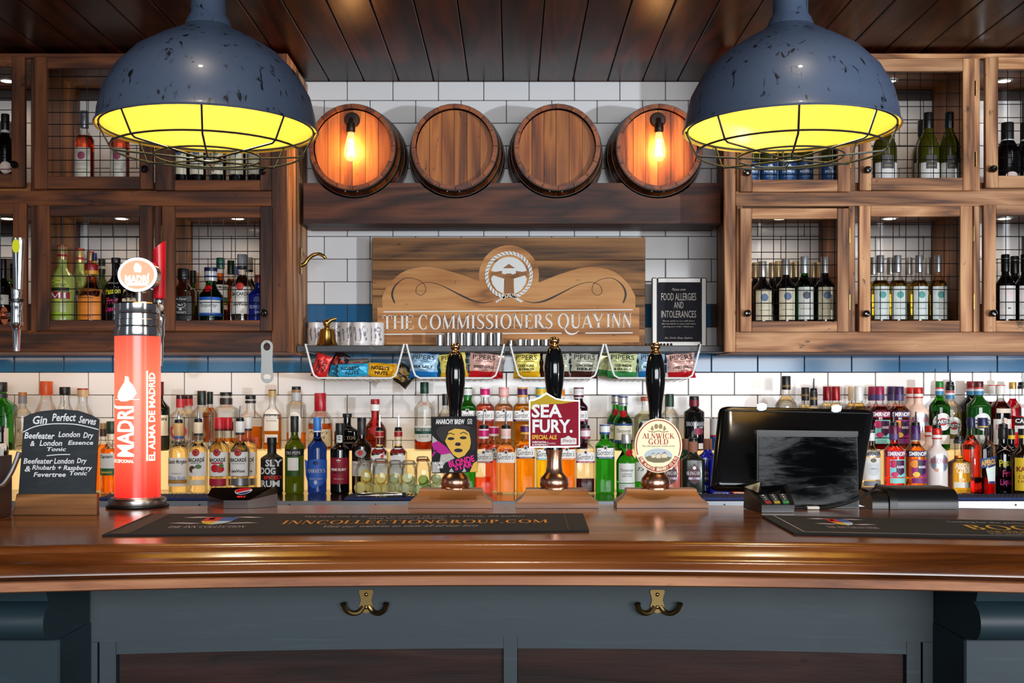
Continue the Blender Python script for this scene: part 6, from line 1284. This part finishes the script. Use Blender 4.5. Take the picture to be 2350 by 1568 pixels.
f = Flat(); f.poly([(xb+45*s*math.cos(2*pi*k/40), zz(632)+39*s*math.sin(2*pi*k/40)) for k in range(40)]); emit_flat(f, 'badge_glow', M((255, 255, 250), .4, emit=(255, 250, 244), es=1.6), bd, onface(yb-.0005))
f = Flat(); f.poly([(xb+39*s*math.cos(2*pi*k/40), zz(632)+33*s*math.sin(2*pi*k/40)) for k in range(40)]); emit_flat(f, 'badge_face', M((206, 166, 136), .4, emit=(240, 178, 138), es=.5), bd, onface(yb-.0012))
f = Flat(); f.add(text_flat('MADRÍ', xb, zz(640), 56*s, 22*s, 'B')); f.add(_r(xb-24*s, zz(657), xb+24*s, zz(651))); f.poly([(xb+a*s, zz(b)) for a, b in ((-6, 626), (-8, 615), (-4, 606), (2, 606), (10, 616), (8, 627))])
emit_flat(f, 'lettering', M((255, 255, 250), .4, emit=(255, 250, 244), es=1.4), bd, onface(yb-.0018))
hx, hy = X(366, d+.06), d+.06; s2 = hy/F; z2 = lambda y: Z(y, hy)
m = MB(); vs = []; fs = []; N = 20
for (r, y) in ((12, 686), (13.5, 680), (14, 600), (14.5, 566)):
    for k in range(N): a = 2*pi*k/N; vs.append((hx+r*s2*math.cos(a), hy+r*s2*math.sin(a), z2(y)+(r*s2*.85*math.cos(a) if y == 566 else 0)))
for i in range(3):
    for k in range(N): fs.append((i*N+k, i*N+(k+1) % N, (i+1)*N+(k+1) % N, (i+1)*N+k))
m.add(vs, fs+[tuple(reversed(range(N))), tuple(3*N+k for k in range(N))]).build('red_handle', M((206, 16, 30), .3), t)
MB().tube([(hx+4*s2, hy, z2(556)), (hx+5*s2, hy, z2(518))], .0009, 6).build('brass_rod', BRASS, t)
MB().lathe([(7*s2, z2(700)), (9*s2, z2(694)), (8*s2, z2(688)), (11*s2, z2(686))], 16, (hx, hy, 0)).build('handle_nut', CHROME, t)
MB().sphere((hx, hy, z2(706)), 10*s2, 14, 8).build('white_ball', M((236, 220, 206), .3), t)
MB().lathe([(5*s2, z2(840)), (7*s2, z2(800)), (8*s2, z2(775)), (10*s2, z2(768)), (9*s2, z2(745)), (11*s2, z2(738)), (10*s2, z2(722)), (8*s2, z2(716))], 16, (hx+2*s2, hy, 0)).build('tap_body', CHROME, t)
MB().tube([(hx, hy, z2(745)), (x+.02, d+.03, z2(745))], 8*s2, 12).build('tap_shank', CHROME, t)
# chrome tap on a copper rail at the frame edge
d = 2.20; s = d/F; x = X(40, d); zz = lambda y: Z(y, d)
t = thing('copper_tap_rail', (X(-70, d), d+.03, CT+.0004), 'chrome beer tap with yellow lens handle on a copper rail', 'beer tap')
MB().tube([(X(10, d+.03), d+.03, zz(722)), (X(-340, d+.03), d+.03, zz(722))], 21*s, 20).build('copper_rail', M((196, 116, 84), .28, 1.), t)
MB().tube([(X(-120, d+.03), d+.03, CT+.001), (X(-120, d+.03), d+.03, zz(722))], 18*s, 16).build('copper_post', M((196, 116, 84), .28, 1.), t)
MB().lathe([(34*s, 0), (34*s, .006), (20*s, .012)], 20, (X(-120, d+.03), d+.03, CT+.0006)).build('foot_plate', M((196, 116, 84), .28, 1.), t)
MB().lathe([(7*s, zz(806)), (9*s, zz(760)), (11*s, zz(750)), (14*s, zz(746)), (14*s, zz(738)), (13*s, zz(724)), (12*s, zz(706)), (14*s, zz(700)), (12*s, zz(692)), (10*s, zz(680)), (12*s, zz(672)), (11*s, zz(664))], 20, (x-2*s, d, 0)).build('tap_body', CHROME, t)
MB().tube([(x-2*s, d, zz(722)), (X(8, d+.03), d+.03, zz(722))], 9*s, 12).build('tap_shank', CHROME, t)
MB().lathe([(17*s, zz(693)), (17*s, zz(687))], 20, (x-2*s, d, 0)).build('black_ring', BLACK, t)
hm = MB().loft([(zz(664), 9*s, 8*s, 2.5), (zz(640), 10*s, 8*s, 2.5), (zz(600), 12*s, 9*s, 2.5), (zz(556), 14*s, 10*s, 3), (zz(547), 13.5*s, 10*s, 3)], 20)
hm.v = [(p[0]+x+2*s, p[1]+d, p[2]) for p in hm.v]; hm.build('tap_handle', CHROME, t)
f = Flat(); f.poly([(X(41, d)+9*s*math.cos(a*pi/8), zz(566)+16*s*math.sin(a*pi/8)) for a in range(16)]); emit_flat(f, 'yellow_lens', M((206, 206, 30), .25), t, onface(d-10.6*s))
# soft drink dispenser
d = 2.245; s = d/F; zz = lambda y: Z(y, d)
t = thing('soft_drink_dispenser', (X(556, d), d, CT+.0004), 'low chrome and black soft drink dispenser with round red white blue emblem', 'dispenser')
yf = d-.028
bot = [(X(476, d+.02), d+.02), (X(513, yf), yf), (X(569, yf), yf), (X(637, d+.01), d+.01), (X(628, d+.045), d+.045), (X(486, d+.045), d+.045)]
za, zf, zk = CT+.0006, CT+.010, CT+.036
m = MB(); vs = [(p[0], p[1], za) for p in bot]+[(bot[0][0], bot[0][1], zz(1140)), (bot[1][0], bot[1][1], zf+.006), (bot[2][0], bot[2][1], zf+.006), (bot[3][0], bot[3][1], zz(1134)), (bot[4][0], bot[4][1], zz(1122)), (bot[5][0], bot[5][1], zz(1124))]
m.add(vs, [(5, 4, 3, 2, 1, 0), (0, 1, 7, 6), (1, 2, 8, 7), (2, 3, 9, 8), (3, 4, 10, 9), (4, 5, 11, 10), (5, 0, 6, 11), (6, 7, 11), (7, 8, 10, 11), (8, 9, 10)]).build('chrome_body', M((188, 188, 190), .16, 1.), t, ang=15)
A, B, C_, D_ = (Vector(vs[i]) for i in (7, 8, 10, 11))
nrm = (B-A).cross(D_-A).normalized(); nrm = nrm if nrm.z > 0 else -nrm
def quad(u, v, e): return tuple((A*(1-u)+B*u)*(1-v)+(D_*(1-u)+C_*u)*v+nrm*e)
f = Flat(); f.add(_r(.02, .04, .98, .96)); emit_flat(f, 'black_panel', GLOSSBLK, t, lambda a, b: quad(a, b, .0006))
def disc(a0, a1, r=1., y0=None): return [(.56+.17*r*math.cos(math.radians(a)), .64+.26*r*math.sin(math.radians(a))) for a in range(a0, a1+1, 10)]
f = Flat(); f.poly(disc(0, 350)); emit_flat(f, 'emblem', M((230, 230, 232), .2), t, lambda a, b: quad(a, b, .0012))
f = Flat(); f.poly(disc(30, 210, .92)); emit_flat(f, 'emblem_red', M((196, 20, 36), .2), t, lambda a, b: quad(a, b, .0018))
f = Flat(); f.poly(disc(225, 365, .92)); emit_flat(f, 'emblem_blue', M((20, 50, 130), .2), t, lambda a, b: quad(a, b, .0018))
f = Flat(); f.add(text_flat('MAX', .62, .24, .26, .13, 'B')); emit_flat(f, 'lettering', M((220, 40, 36), .4, emit=(220, 40, 36), es=.5), t, lambda a, b: quad(a, b, .0012))
# ================================================================== chalkboard and caddy
d = 2.13; s = d/F
t = thing('chalkboard', (X(135, d), d, CT+.0004), 'arched black chalkboard with white handwriting in a wooden block', 'chalkboard')
zb = CT+.0006
def q3(px_, py_, dd): return (X(px_, dd), dd, Z(py_, dd))
m = MB(); fr, bk = d-.032, d+.035
a = [(X(28, fr), fr, zb), (X(222, fr), fr, zb), (X(228, bk), bk, zb), (X(44, bk), bk, zb), (X(38, d-.012), d-.012, Z(1142, d)), (X(222, d-.012), d-.012, Z(1138, d)), (X(227, d+.02), d+.02, Z(1134, d)), (X(46, d+.02), d+.02, Z(1138, d))]
a[4] = (a[4][0], a[4][1], zb+.036); a[5] = (a[5][0], a[5][1], zb+.036); a[6] = (a[6][0], a[6][1], zb+.036); a[7] = (a[7][0], a[7][1], zb+.036)
m.add(a, [(3, 2, 1, 0), (4, 5, 6, 7), (0, 1, 5, 4), (1, 2, 6, 5), (2, 3, 7, 6), (3, 0, 4, 7)]).build('wooden_block', WOOD((64, 38, 18), (124, 80, 42), (160, 110, 64), 'x', .6, 1.2, 10.), t, smooth=False)
y0b = d-.004
bp = [(44, 1140), (57, 958), (70, 951), (95, 944), (140, 939.5), (180, 943), (208, 952), (228, 963), (219, 1138)]
MB().prism([(X(p, d), Z(q, d)) for p, q in bp], y0b, y0b+.006).build('slate', SPECKLE((26, 34, 40), (48, 56, 60), .65, (30, 30, 90), .5, .9), t, smooth=False)
f = Flat()
for tx, cx, cy, w, h, ro in (('Gin', 94, 964, 33, 19, .03), ('Perfect', 149, 958, 55, 18, 0), ('Serves', 203, 965, 40, 17, -.14), ('Beefeater', 93, 1000, 70, 15, -.02), ('London', 161, 997, 50, 13, 0), ('Dry', 205, 1001, 24, 17, -.03), ('&', 77, 1018, 11, 12, 0), ('London', 119, 1017, 52, 13, 0), ('Essence', 187, 1016, 58, 10, 0), ('Tonic', 132, 1031, 44, 9, 0), ('Beefeater', 90, 1058, 68, 13, 0), ('London', 149, 1058, 46, 13, 0), ('Dry', 190, 1059, 23, 15, 0), ('&', 66, 1076, 14, 13, 0), ('Rhubarb + Raspberry', 145, 1075, 138, 14, -.01), ('Fevertree', 116, 1089, 74, 11, 0), ('Tonic', 182, 1086, 40, 10, 0)):
    f.add(text_flat(tx, X(cx, d), Z(cy, d), w*s, h*s, 'h', ro))
for pts, w in (([(55, 992), (80, 980), (110, 974), (140, 972.5), (175, 974), (205, 980), (228, 986)], 2.2), ([(109, 1046), (135, 1043.5), (163, 1043)], 2.)): f.add(stroke([(X(p, d), Z(q, d)) for p, q in spline(pts, 4)], w*s))
emit_flat(f, 'chalk_writing', M((226, 228, 230), .8), t, onface(y0b-.0006))
d = 2.06; s = d/F
t = thing('napkin_caddy', (X(-30, d), d, CT+.0004), 'brown leather look caddy with steel handle holding napkins', 'caddy')
LEATH = SPECKLE((58, 32, 24), (38, 20, 15), .5, (40, 40, 40), .5, .8)
xa, xb = X(-150, d), X(28, d+.03); ya, yb_ = d-.05, d+.03; zt = Z(1046, d)
for bx_ in ((xa, xb, ya, ya+.004), (xa, xb, yb_-.004, yb_), (xa, xa+.004, ya+.0045, yb_-.0045), (xb-.004, xb, ya+.0045, yb_-.0045)): MB().box(bx_[0], bx_[1], bx_[2], bx_[3], CT+.0006, zt, .001).build('panel', LEATH, t, smooth=False)
MB().box(xa+.005, xb-.005, ya+.005, yb_-.005, CT+.0007, CT+.004).build('bottom', LEATH, t, smooth=False)
MB().tube([(X(a_, d-.06), d-.06, Z(b_, d-.06)) for a_, b_ in spline([(44, 1038), (38, 1056), (26, 1084), (12, 1106), (2, 1114), (-20, 1116), (-90, 1116)], 4)], .0045, 10).build('handle', STEEL, t)
MB().box(X(36, d-.056), X(46, d-.056), d-.058, d-.046, Z(1050, d), Z(1035, d), .003).build('handle_lug', LEATH, t)
for i in range(4):
    yq = d-.04+.016*i
    solo(MB().box(X(-90, d)+.002*i, xb-.006-.003*(i % 2), yq, yq+.010, CT+.0046, zt+.010+.003*(i % 3), .002), 'napkin', M((226, 228, 230), .8), (X(-30, d), yq, CT+.0046), 'folded white paper napkin standing in the brown caddy', 'napkin', 'napkins in the caddy')
# ================================================================== bar runners on the counter
MATM = SPECKLE((12, 11, 12), (24, 22, 25), .95, (300, 300, 300), .5, .8)
def depth_at(py): return .22*F/(py-CY)
def runner(corners, label, items, e=.0032):
    P4 = [Vector((X(a, depth_at(b)), depth_at(b), 0)) for a, b in corners]     # back left, back right, front right, front left
    t = thing('bar_runner', ((P4[0].x+P4[2].x)/2, (P4[0].y+P4[2].y)/2, CT+.0003), label, 'bar mat', 'black bar runners')
    def uv(u, v, h=0): p = (P4[0]*(1-u)+P4[1]*u)*(1-v)+(P4[3]*(1-u)+P4[2]*u)*v; return (p.x, p.y, CT+.0004+h)
    m = MB(); n = 20; vs = []
    for h in (0, e):
        for v in (0, 1):
            for i in range(n+1): vs.append(uv(i/n, v, h))
    w = n+1; fs = []
    for i in range(n):
        fs += [(2*w+w+i, 2*w+w+i+1, 2*w+i+1, 2*w+i), (i, i+1, w+i+1, w+i), (w+i, w+i+1, 3*w+i+1, 3*w+i), (i+1, i, 2*w+i, 2*w+i+1)]
    fs += [(0, w, 3*w, 2*w), (w-1, 3*w-1, 4*w-1, 2*w-1)]
    m.add(vs, fs).build('mat', MATM, t, smooth=False)
    for col, fl_ in items:
        emit_flat(fl_, 'lettering', M(col, .8), t, lambda a, b: uv(a, 1-b, e+.0006))
    return uv
def crest(cx, cz, w):
    N_ = Flat(); N_.add(text_flat('THE INN COLLECTION', cx, cz-.26, w*1.9, .10, 'S')); AL = [Flat().add(stroke(q, .04)) for q in ([(cx-w*.9, cz+.20), (cx-w*.45, cz+.24)], [(cx+w*.45, cz+.24), (cx+w*.9, cz+.20)], [(cx-w, cz-.06), (cx-w*.4, cz-.10)], [(cx+w*.4, cz-.10), (cx+w, cz-.06)])]
    r = Flat(); r.poly([(cx-w*.42, cz+.22), (cx, cz+.22), (cx, cz+.02), (cx-w*.40, cz+.02)])
    b = Flat(); b.poly([(cx, cz+.22), (cx+w*.42, cz+.22), (cx+w*.40, cz+.02), (cx, cz+.02)])
    y = Flat(); y.poly([(cx-w*.4, cz+.02), (cx, cz+.02), (cx, cz-.15), (cx-w*.25, cz-.10)]); y.poly([(cx-w*.3, cz+.18), (cx-w*.16, cz+.18), (cx-w*.16, cz+.10), (cx-w*.3, cz+.10)])
    g = Flat(); g.poly([(cx, cz+.02), (cx+w*.4, cz+.02), (cx+w*.25, cz-.10), (cx, cz-.15)])
    return [((190, 176, 178), N_)]+[((190, 176, 178), q) for q in AL]+[ ((196, 40, 40), r), ((60, 90, 160), b), ((214, 180, 60), y), ((190, 206, 220), g)]
it = crest(.185, .56, .085)
for a_ in (('We have inns in fantastic locations all over the North, the perfect', .615, .80, .50, .09, 'b'), ('base for your getaway', .60, .69, .17, .08, 'b'), ('Visit our website to view all of our Inns', .60, .28, .33, .10, 'i')): f = Flat(); f.add(text_flat(*a_)); it.append(((170, 156, 160), f))
f = Flat(); f.add(text_flat('INNCOLLECTIONGROUP.COM', .625, .50, .58, .20, 'S')); it.append(((216, 140, 46), f))
for a_ in ((.012, .02, .05, .98), (.955, .02, .958, .98)): f = Flat(); f.add(_r(*a_)); it.append(((62, 50, 46), f))
runner([(345, 1184), (1338, 1183), (1352, 1222.5), (234, 1233)], 'black bar runner with orange web address lettering', it)
it = crest(.20, .60, .075)
for a_ in (('BOOK', .66, .50, .25, .28, 'S'), ('FOR OUR BEST RATES', .66, .26, .20, .09, 'S')): f = Flat(); f.add(text_flat(*a_)); it.append(((220, 170, 66), f))
for a_ in (('Looking for the perfect getaway', .67, .80, .30, .09, 'b'), ('Visit inncollectiongroup.com', .66, .14, .22, .08, 'b')): f = Flat(); f.add(text_flat(*a_)); it.append(((200, 196, 200), f))
f = Flat(); f.add(stroke([(.035, .98), (.035, .06)], .003)); it.append(((200, 196, 200), f)); f = Flat(); f.add(stroke([(.035, .06), (.98, .06)], .012)); it.append(((200, 196, 200), f))
runner([(1747, 1187), (2560, 1205), (2690, 1246), (1822, 1229)], 'black bar runner with gold booking lettering in front of the till', it)
# ================================================================== till, card reader, printer
d = 2.27
TILLP = M((9, 9, 10), .16, 0, .5)
t = thing('till_terminal', (X(1830, d), d, CT+.0004), 'black touch screen till seen from behind with glossy customer display', 'till')
c4 = [(1652, 931, 2.335), (2008, 939, 2.335), (1976, 1128, 2.265), (1632, 1122, 2.265)]
def till_pt(u, v, e):
    P_ = [Vector((X(a, b_), b_, Z(y, b_))) for a, y, b_ in c4]; p = (P_[0]*(1-u)+P_[1]*u)*(1-v)+(P_[3]*(1-u)+P_[2]*u)*v
    n_ = (P_[1]-P_[0]).cross(P_[3]-P_[0]).normalized(); n_ = n_ if n_.y < 0 else -n_
    return tuple(p+n_*e)
rr = rrect(.0, 1., .0, 1., .06, 5); n = len(rr); m = MB(); vs = []
for ins, e in ((.0, -.016), (.0, -.004), (.02, .004), (.045, .007)):
    for (u, v) in rr: vs.append(till_pt(.5+(u-.5)*(1-2*ins), .5+(v-.5)*(1-2*ins), e))
fs = [tuple(3*n+k for k in range(n)), tuple(reversed(range(n)))]
for i in range(3):
    for k in range(n): fs.append((i*n+k, i*n+(k+1) % n, (i+1)*n+(k+1) % n, (i+1)*n+k))
m.add(vs, fs).build('screen_housing', TILLP, t)
f = Flat(); f.add(stroke([(.03, .075), (.97, .075)], .012)); emit_flat(f, 'housing_seam', M((46, 46, 48), .3), t, lambda a, b: till_pt(a, b, .0076))
for u in (.265, .745):
    mt = MB(); pts = [(u+.035*math.cos(k*pi/5)*(1+.2*math.sin(k*2.3)), .025+.05*math.sin(k*pi/5)) for k in range(10)]
    mt.add([till_pt(a, b, .0072) for a, b in pts]+[till_pt(a, b, .0086) for a, b in pts], [tuple(range(10)), tuple(reversed(range(10, 20)))]+[(k, (k+1) % 10, 10+(k+1) % 10, 10+k) for k in range(10)]).build('white_sticker', M((206, 218, 228), .5), t)
yd = 2.222
def pd(a, b): return (X(a, yd), Z(b, yd))
MB().prism([pd(1737, 988), pd(1967, 992), pd(1972, 1166.5), pd(1737, 1164)], yd, yd+.022).build('display_stand', TILLP, t, smooth=False)
MB().prism([pd(1736, 987), pd(1968, 990), pd(1968, 1001), pd(1736, 999)], yd-.004, yd).build('display_hood', TILLP, t, smooth=False)
sm, nt, b_ = nodes('smeared_glass')
nn = noise(nt, coords(nt, (9, 9, 40)), 1.0, 6, .7, 2.5); n2 = noise(nt, coords(nt, (6, 6, 6)), 1., 2)
pr = math2(nt, 'MULTIPLY', nn, n2)
b_.inputs['Base Color'].default_value = (.004, .005, .006, 1); nt.links.new(ramp(nt, pr, [(.12, (30, 30, 30)), (.42, (190, 190, 190))]), b_.inputs['Roughness']); b_.inputs['Specular IOR Level'].default_value = .22
sm2 = ramp(nt, pr, [(.24, (2, 3, 4)), (.46, (34, 42, 47))]); nt.links.new(sm2, b_.inputs['Base Color'])
MB().prism([pd(1741, 1002), pd(1965, 1003), pd(1969, 1165), pd(1741, 1163)], yd-.002, yd-.0002).build('display_glass', sm, t, smooth=False)
# card reader
d = 2.165
t = thing('card_reader', (X(1768, d), d, CT+.0004), 'black handheld card reader with keypad beside the till', 'card reader')
zb = CT+.0008
def kp(px_, dd, h): return (X(px_, dd), dd, zb+h)
fy, by = d-.028, d+.055
m = MB(); vs = [kp(1748, fy, 0), kp(1822, fy, 0), kp(1808, by, 0), kp(1706, by, 0), kp(1748, fy, .014), kp(1824, fy, .014), kp(1806, by, .046), kp(1708, by, .040)]
m.add(vs, [(3, 2, 1, 0), (4, 5, 6, 7), (0, 1, 5, 4), (1, 2, 6, 5), (2, 3, 7, 6), (3, 0, 4, 7)]).build('reader_body', M((22, 22, 24), .25), t, smooth=False)
A, B, C_, D_ = (Vector(vs[i]) for i in (4, 5, 6, 7)); nr_ = (B-A).cross(D_-A).normalized(); nr_ = nr_ if nr_.z > 0 else -nr_
def kq(u, v, e): return tuple((A*(1-u)+B*u)*(1-v)+(D_*(1-u)+C_*u)*v+nr_*e)
f = Flat(); f.add(_r(.10, .55, .90, .95)); emit_flat(f, 'reader_screen', GLOSSBLK, t, lambda a, b: kq(a, b, .0008))
for r in range(4):
    for c_ in range(3):
        mk = MB(); u, v = .16+.26*c_, .08+.11*r; q8 = [(u, v), (u+.17, v), (u+.17, v+.08), (u, v+.08)]
        mk.add([kq(a, b, .0002) for a, b in q8]+[kq(a, b, .0022) for a, b in q8], [(4, 5, 6, 7), (0, 1, 5, 4), (1, 2, 6, 5), (2, 3, 7, 6), (3, 0, 4, 7)])
        mk.build('key', M([(150, 40, 36), (170, 140, 50), (50, 130, 70)][c_] if r == 0 else (52, 54, 58), .4), t, smooth=False)
f = Flat()
for r in range(3):
    for c_ in range(3): f.add(text_flat(str(3*(2-r)+c_+1), .245+.26*c_, .08+.11*(r+1)+.04, .05, .045, 'B'))
emit_flat(f, 'key_numbers', M((226, 230, 236), .5), t, lambda a, b: kq(a, b, .0027))
m = MB().add([kp(1708, by, .041), kp(1740, by-.03, .032), kp(1745, by-.022, .052), kp(1722, by+.002, .056), kp(1712, by+.004, .041), kp(1744, by-.026, .032), kp(1749, by-.018, .052), kp(1726, by+.006, .056)], [(0, 1, 2, 3), (7, 6, 5, 4), (0, 4, 5, 1), (1, 5, 6, 2), (2, 6, 7, 3), (3, 7, 4, 0)]); m.build('side_shield', M((24, 24, 26), .2), t, smooth=False)
# cable with paper tag
d = 2.19
pts = [(1816, 1172, 2.206), (1822, 1172, 2.203), (1850, 1167, 2.203), (1900, 1165, 2.203), (1945, 1155, 2.205), (1985, 1137, 2.21), (2008, 1120, 2.225), (2012, 1112, 2.25)]
t = thing('cable', (X(1860, 2.2), 2.203, CT+.0004), 'thin black cable with a white tag lying at the till foot', 'cable')
MB().tube(spline([(X(a, c), c, max(CT+.0032, Z(b, c))) for a, b, c in pts], 5), .0026, 8).build('wire', M((16, 16, 17), .4), t)
MB().box(X(1852, 2.2), X(1880, 2.2), 2.196, 2.2095, CT+.0007, CT+.0062, .001).build('paper_tag', M((210, 206, 196), .6), t)
# receipt printer cover
d = 2.24
t = thing('receipt_printer', (X(2100, d), d, CT+.0004), 'black receipt printer with curved cover behind the bar runner', 'printer')
prof = [(2.205, 0), (2.205, .012), (2.208, .022), (2.216, .031), (2.228, .036), (2.245, .038), (2.30, .038), (2.30, 0)]
def pr_(name, x0, x1, mat, k=1., dy=0.):
    m = MB(); n = len(prof); m.add([(x0, p[0]+dy, CT+.0006+p[1]*k) for p in prof]+[(x1, p[0]+dy, CT+.0006+p[1]*k) for p in prof], [tuple(range(n)), tuple(n+i for i in reversed(range(n)))]+[((i+1) % n, i, i+n, (i+1) % n+n) for i in range(n)])
    m.build(name, mat, t, ang=30)
pr_('cover', X(2047, d), X(2184, d), M((14, 15, 17), .3)); pr_('side_cheek', X(2028, d), X(2046, d), M((10, 10, 11), .35), 1.05, -.003); pr_('paper_slot', X(1990, d), X(2027, d), M((20, 18, 17), .3), .9, .002)
# ================================================================== back counter: garnish jars, tongs, blue runners
def jar(px, top, w, dd, lid, label):
    sc = dd/F; R = w*sc/2; h = Z(top, dd)-BB; x = X(px, dd)
    t = thing('garnish_jar', (x, dd, BB+.0125), label, 'jar', 'clip top garnish jars')
    h -= .0125
    MB().loft([(0, R*.92, R*.92, 3), (.006, R, R, 3.), (h*.66, R, R, 3.), (h*.78, R*.86, R*.86, 2.5), (h*.86, R*.72, R*.72, 2.), (h*.89, R*.74, R*.74, 2)], 24, True).build('glass_body', clear_glass((250, 252, 250), .6), t, False)
    MB().lathe([(R*.75, h*.89), (R*.78, h*.905), (R*.75, h*.92)], 24, cap=False).build('rubber_seal', M(lid, .5), t, False)
    MB().lathe([(R*.74, h*.925), (R*.76, h*.95), (R*.6, h*.99), (.0005, h)], 24).build('glass_lid', clear_glass((248, 250, 250), .8), t, False)
    m = MB(); m.tube([(R*.8, -R*.1, h*.93), (R*.95, -R*.2, h*.8), (R*.95, -R*.2, h*.62), (R*.75, -R*.65, h*.62), (R*.75, -R*.6, h*.84)], .0011, 6); m.tube([(R*.8*math.cos(a), R*.8*math.sin(a), h*.88) for a in [2*pi*k/20 for k in range(20)]], .0011, 6, closed=True); m.build('wire_clip', CHROME, t, False)
    return x, dd, R, h
LEM, LIM, PAL = ((232, 190, 60), (240, 222, 140)), ((96, 150, 40), (190, 206, 110)), ((206, 206, 120), (226, 228, 176))
def slice_(loc, r, cols, rot, label, grp, nm):
    t = thing(nm, loc, label, nm.split('_')[0], grp, rot=rot)
    MB().lathe([(r, -.003), (r*1.02, 0), (r, .003)], 18, cap=True).build('rind', M(cols[0], .4), t, False)
    m = MB()
    for sg in (-1, 1): m.lathe([(.0003, sg*.0034), (r*.86, sg*.0034)], 18, cap=False)
    m.build('flesh', M(cols[1], .3), t, False)
JR = [(838, 1050, 46, 4.50, (150, 140, 130), LEM, 'lemon'), (874, 1052, 42, 4.44, (190, 100, 70), LEM, 'lemon'), (907, 1056, 38, 4.52, (170, 160, 150), PAL, 'lemon'), (938, 1056, 40, 4.49, (170, 160, 150), PAL, 'lime'), (970, 1047, 38, 4.45, (170, 96, 70), LIM, 'lime'), (1003, 1056, 38, 4.52, (170, 160, 150), PAL, 'lime')]
JL = ['clip top jar of lemon slices beside the white label port', 'clip top jar of lemon slices with orange seal', 'clip top jar of pale lemon slices below the gin bottles', 'clip top jar of pale lime pieces', 'clip top jar of dark green lime wedges with orange seal', 'clip top jar of pale limes half behind the black beer badge']
rd = random.Random(5)
for (px, top, w, dd, lid, cols, kind), lb in zip(JR, JL):
    x, y, R, h = jar(px, top, w, dd, lid, lb); zj = BB+.0128
    for k in range(4):
        rr_ = min(.023, R*.6)
        if k < 2: loc = (x+(-.45+.9*k)*R, y+(-.42 if k == 0 else .35)*R, zj+.006+rr_*1.02); rot = (pi/2+rd.uniform(-.12, .12), 0, rd.uniform(-.35, .35))
        else: loc = (x+rd.uniform(-.2, .2)*R, y+(-.35 if k == 3 else .3)*R, zj+.008+rr_*(2.3 if k == 2 else 2.9)); rot = (pi/2+rd.uniform(-.5, .5), rd.uniform(-.4, .4), rd.uniform(-.5, .5))
        slice_(loc, rr_, cols, rot, '%s slice inside the %s' % (kind, lb), 'fruit slices in the jars', kind+'_slice')
NAVY = M((26, 40, 92), .7)
def blue_mat(xa, xb, label, ya=4.395, yb=4.56, words=None):
    t = thing('blue_bar_mat', (X((xa+xb)/2, ya), ya, BB+.0004), label, 'bar mat', 'navy bar mats on the back counter')
    MB().box(X(xa, ya), X(xb, ya), ya, yb, BB+.0006, BB+.0115, .002).build('mat', NAVY, t, smooth=False)
    m = MB(); nx = max(6, int((xb-xa)/9))
    for i in range(nx):
        for j in range(5):
            x = X(xa, ya)+(X(xb, ya)-X(xa, ya))*(i+.5)/nx; y = ya+(yb-ya)*(j+.5)/5; m.box(x-.003, x+.003, y-.004, y+.004, BB+.0112, BB+.0135)
    m.build('grip_studs', M((34, 34, 44), .7), t, smooth=False, kind='stuff')
    if words:
        f = Flat(); f.add(text_flat(words, X((xa+xb)/2, ya), ya+.022, (xb-xa)*.7*ya/F, .016, 'B')); emit_flat(f, 'lettering', M((206, 206, 210), .7), t, lambda a, b: (a, b, BB+.0142))
blue_mat(226, 476, 'navy rubber bar mat behind the red tap column'); blue_mat(790, 1052, 'navy rubber bar mat under the garnish jars', 4.395, 4.565, 'SPECIALITY DRINKS')
blue_mat(1604, 1735, 'navy rubber bar mat behind the card reader'); blue_mat(2186, 2400, 'navy rubber bar mat below the aperitif bottles')
dd = 4.405
t = thing('tongs', (X(875, dd), dd, BB+.0143), 'steel ice tongs lying on the navy mat before the jars', 'tongs')
for k, (za, yb2) in enumerate(((.0165, 0), (.0255, .010))):
    m = MB(); pts = spline([(X(816, dd), dd+.004, BB+za-.001), (X(830, dd), dd+yb2, BB+za), (X(880, dd), dd+yb2, BB+za+.003), (X(922, dd), dd+yb2*.6, BB+za+.005*(1-k))], 5); m.tube(pts, [.0045]*3+[.0028]*(len(pts)-3), 8); m.build('arm', CHROME, t)
MB().box(X(922, dd), X(932, dd), dd-.003, dd+.012, BB+.0145, BB+.030, .002).build('joint', CHROME, t)
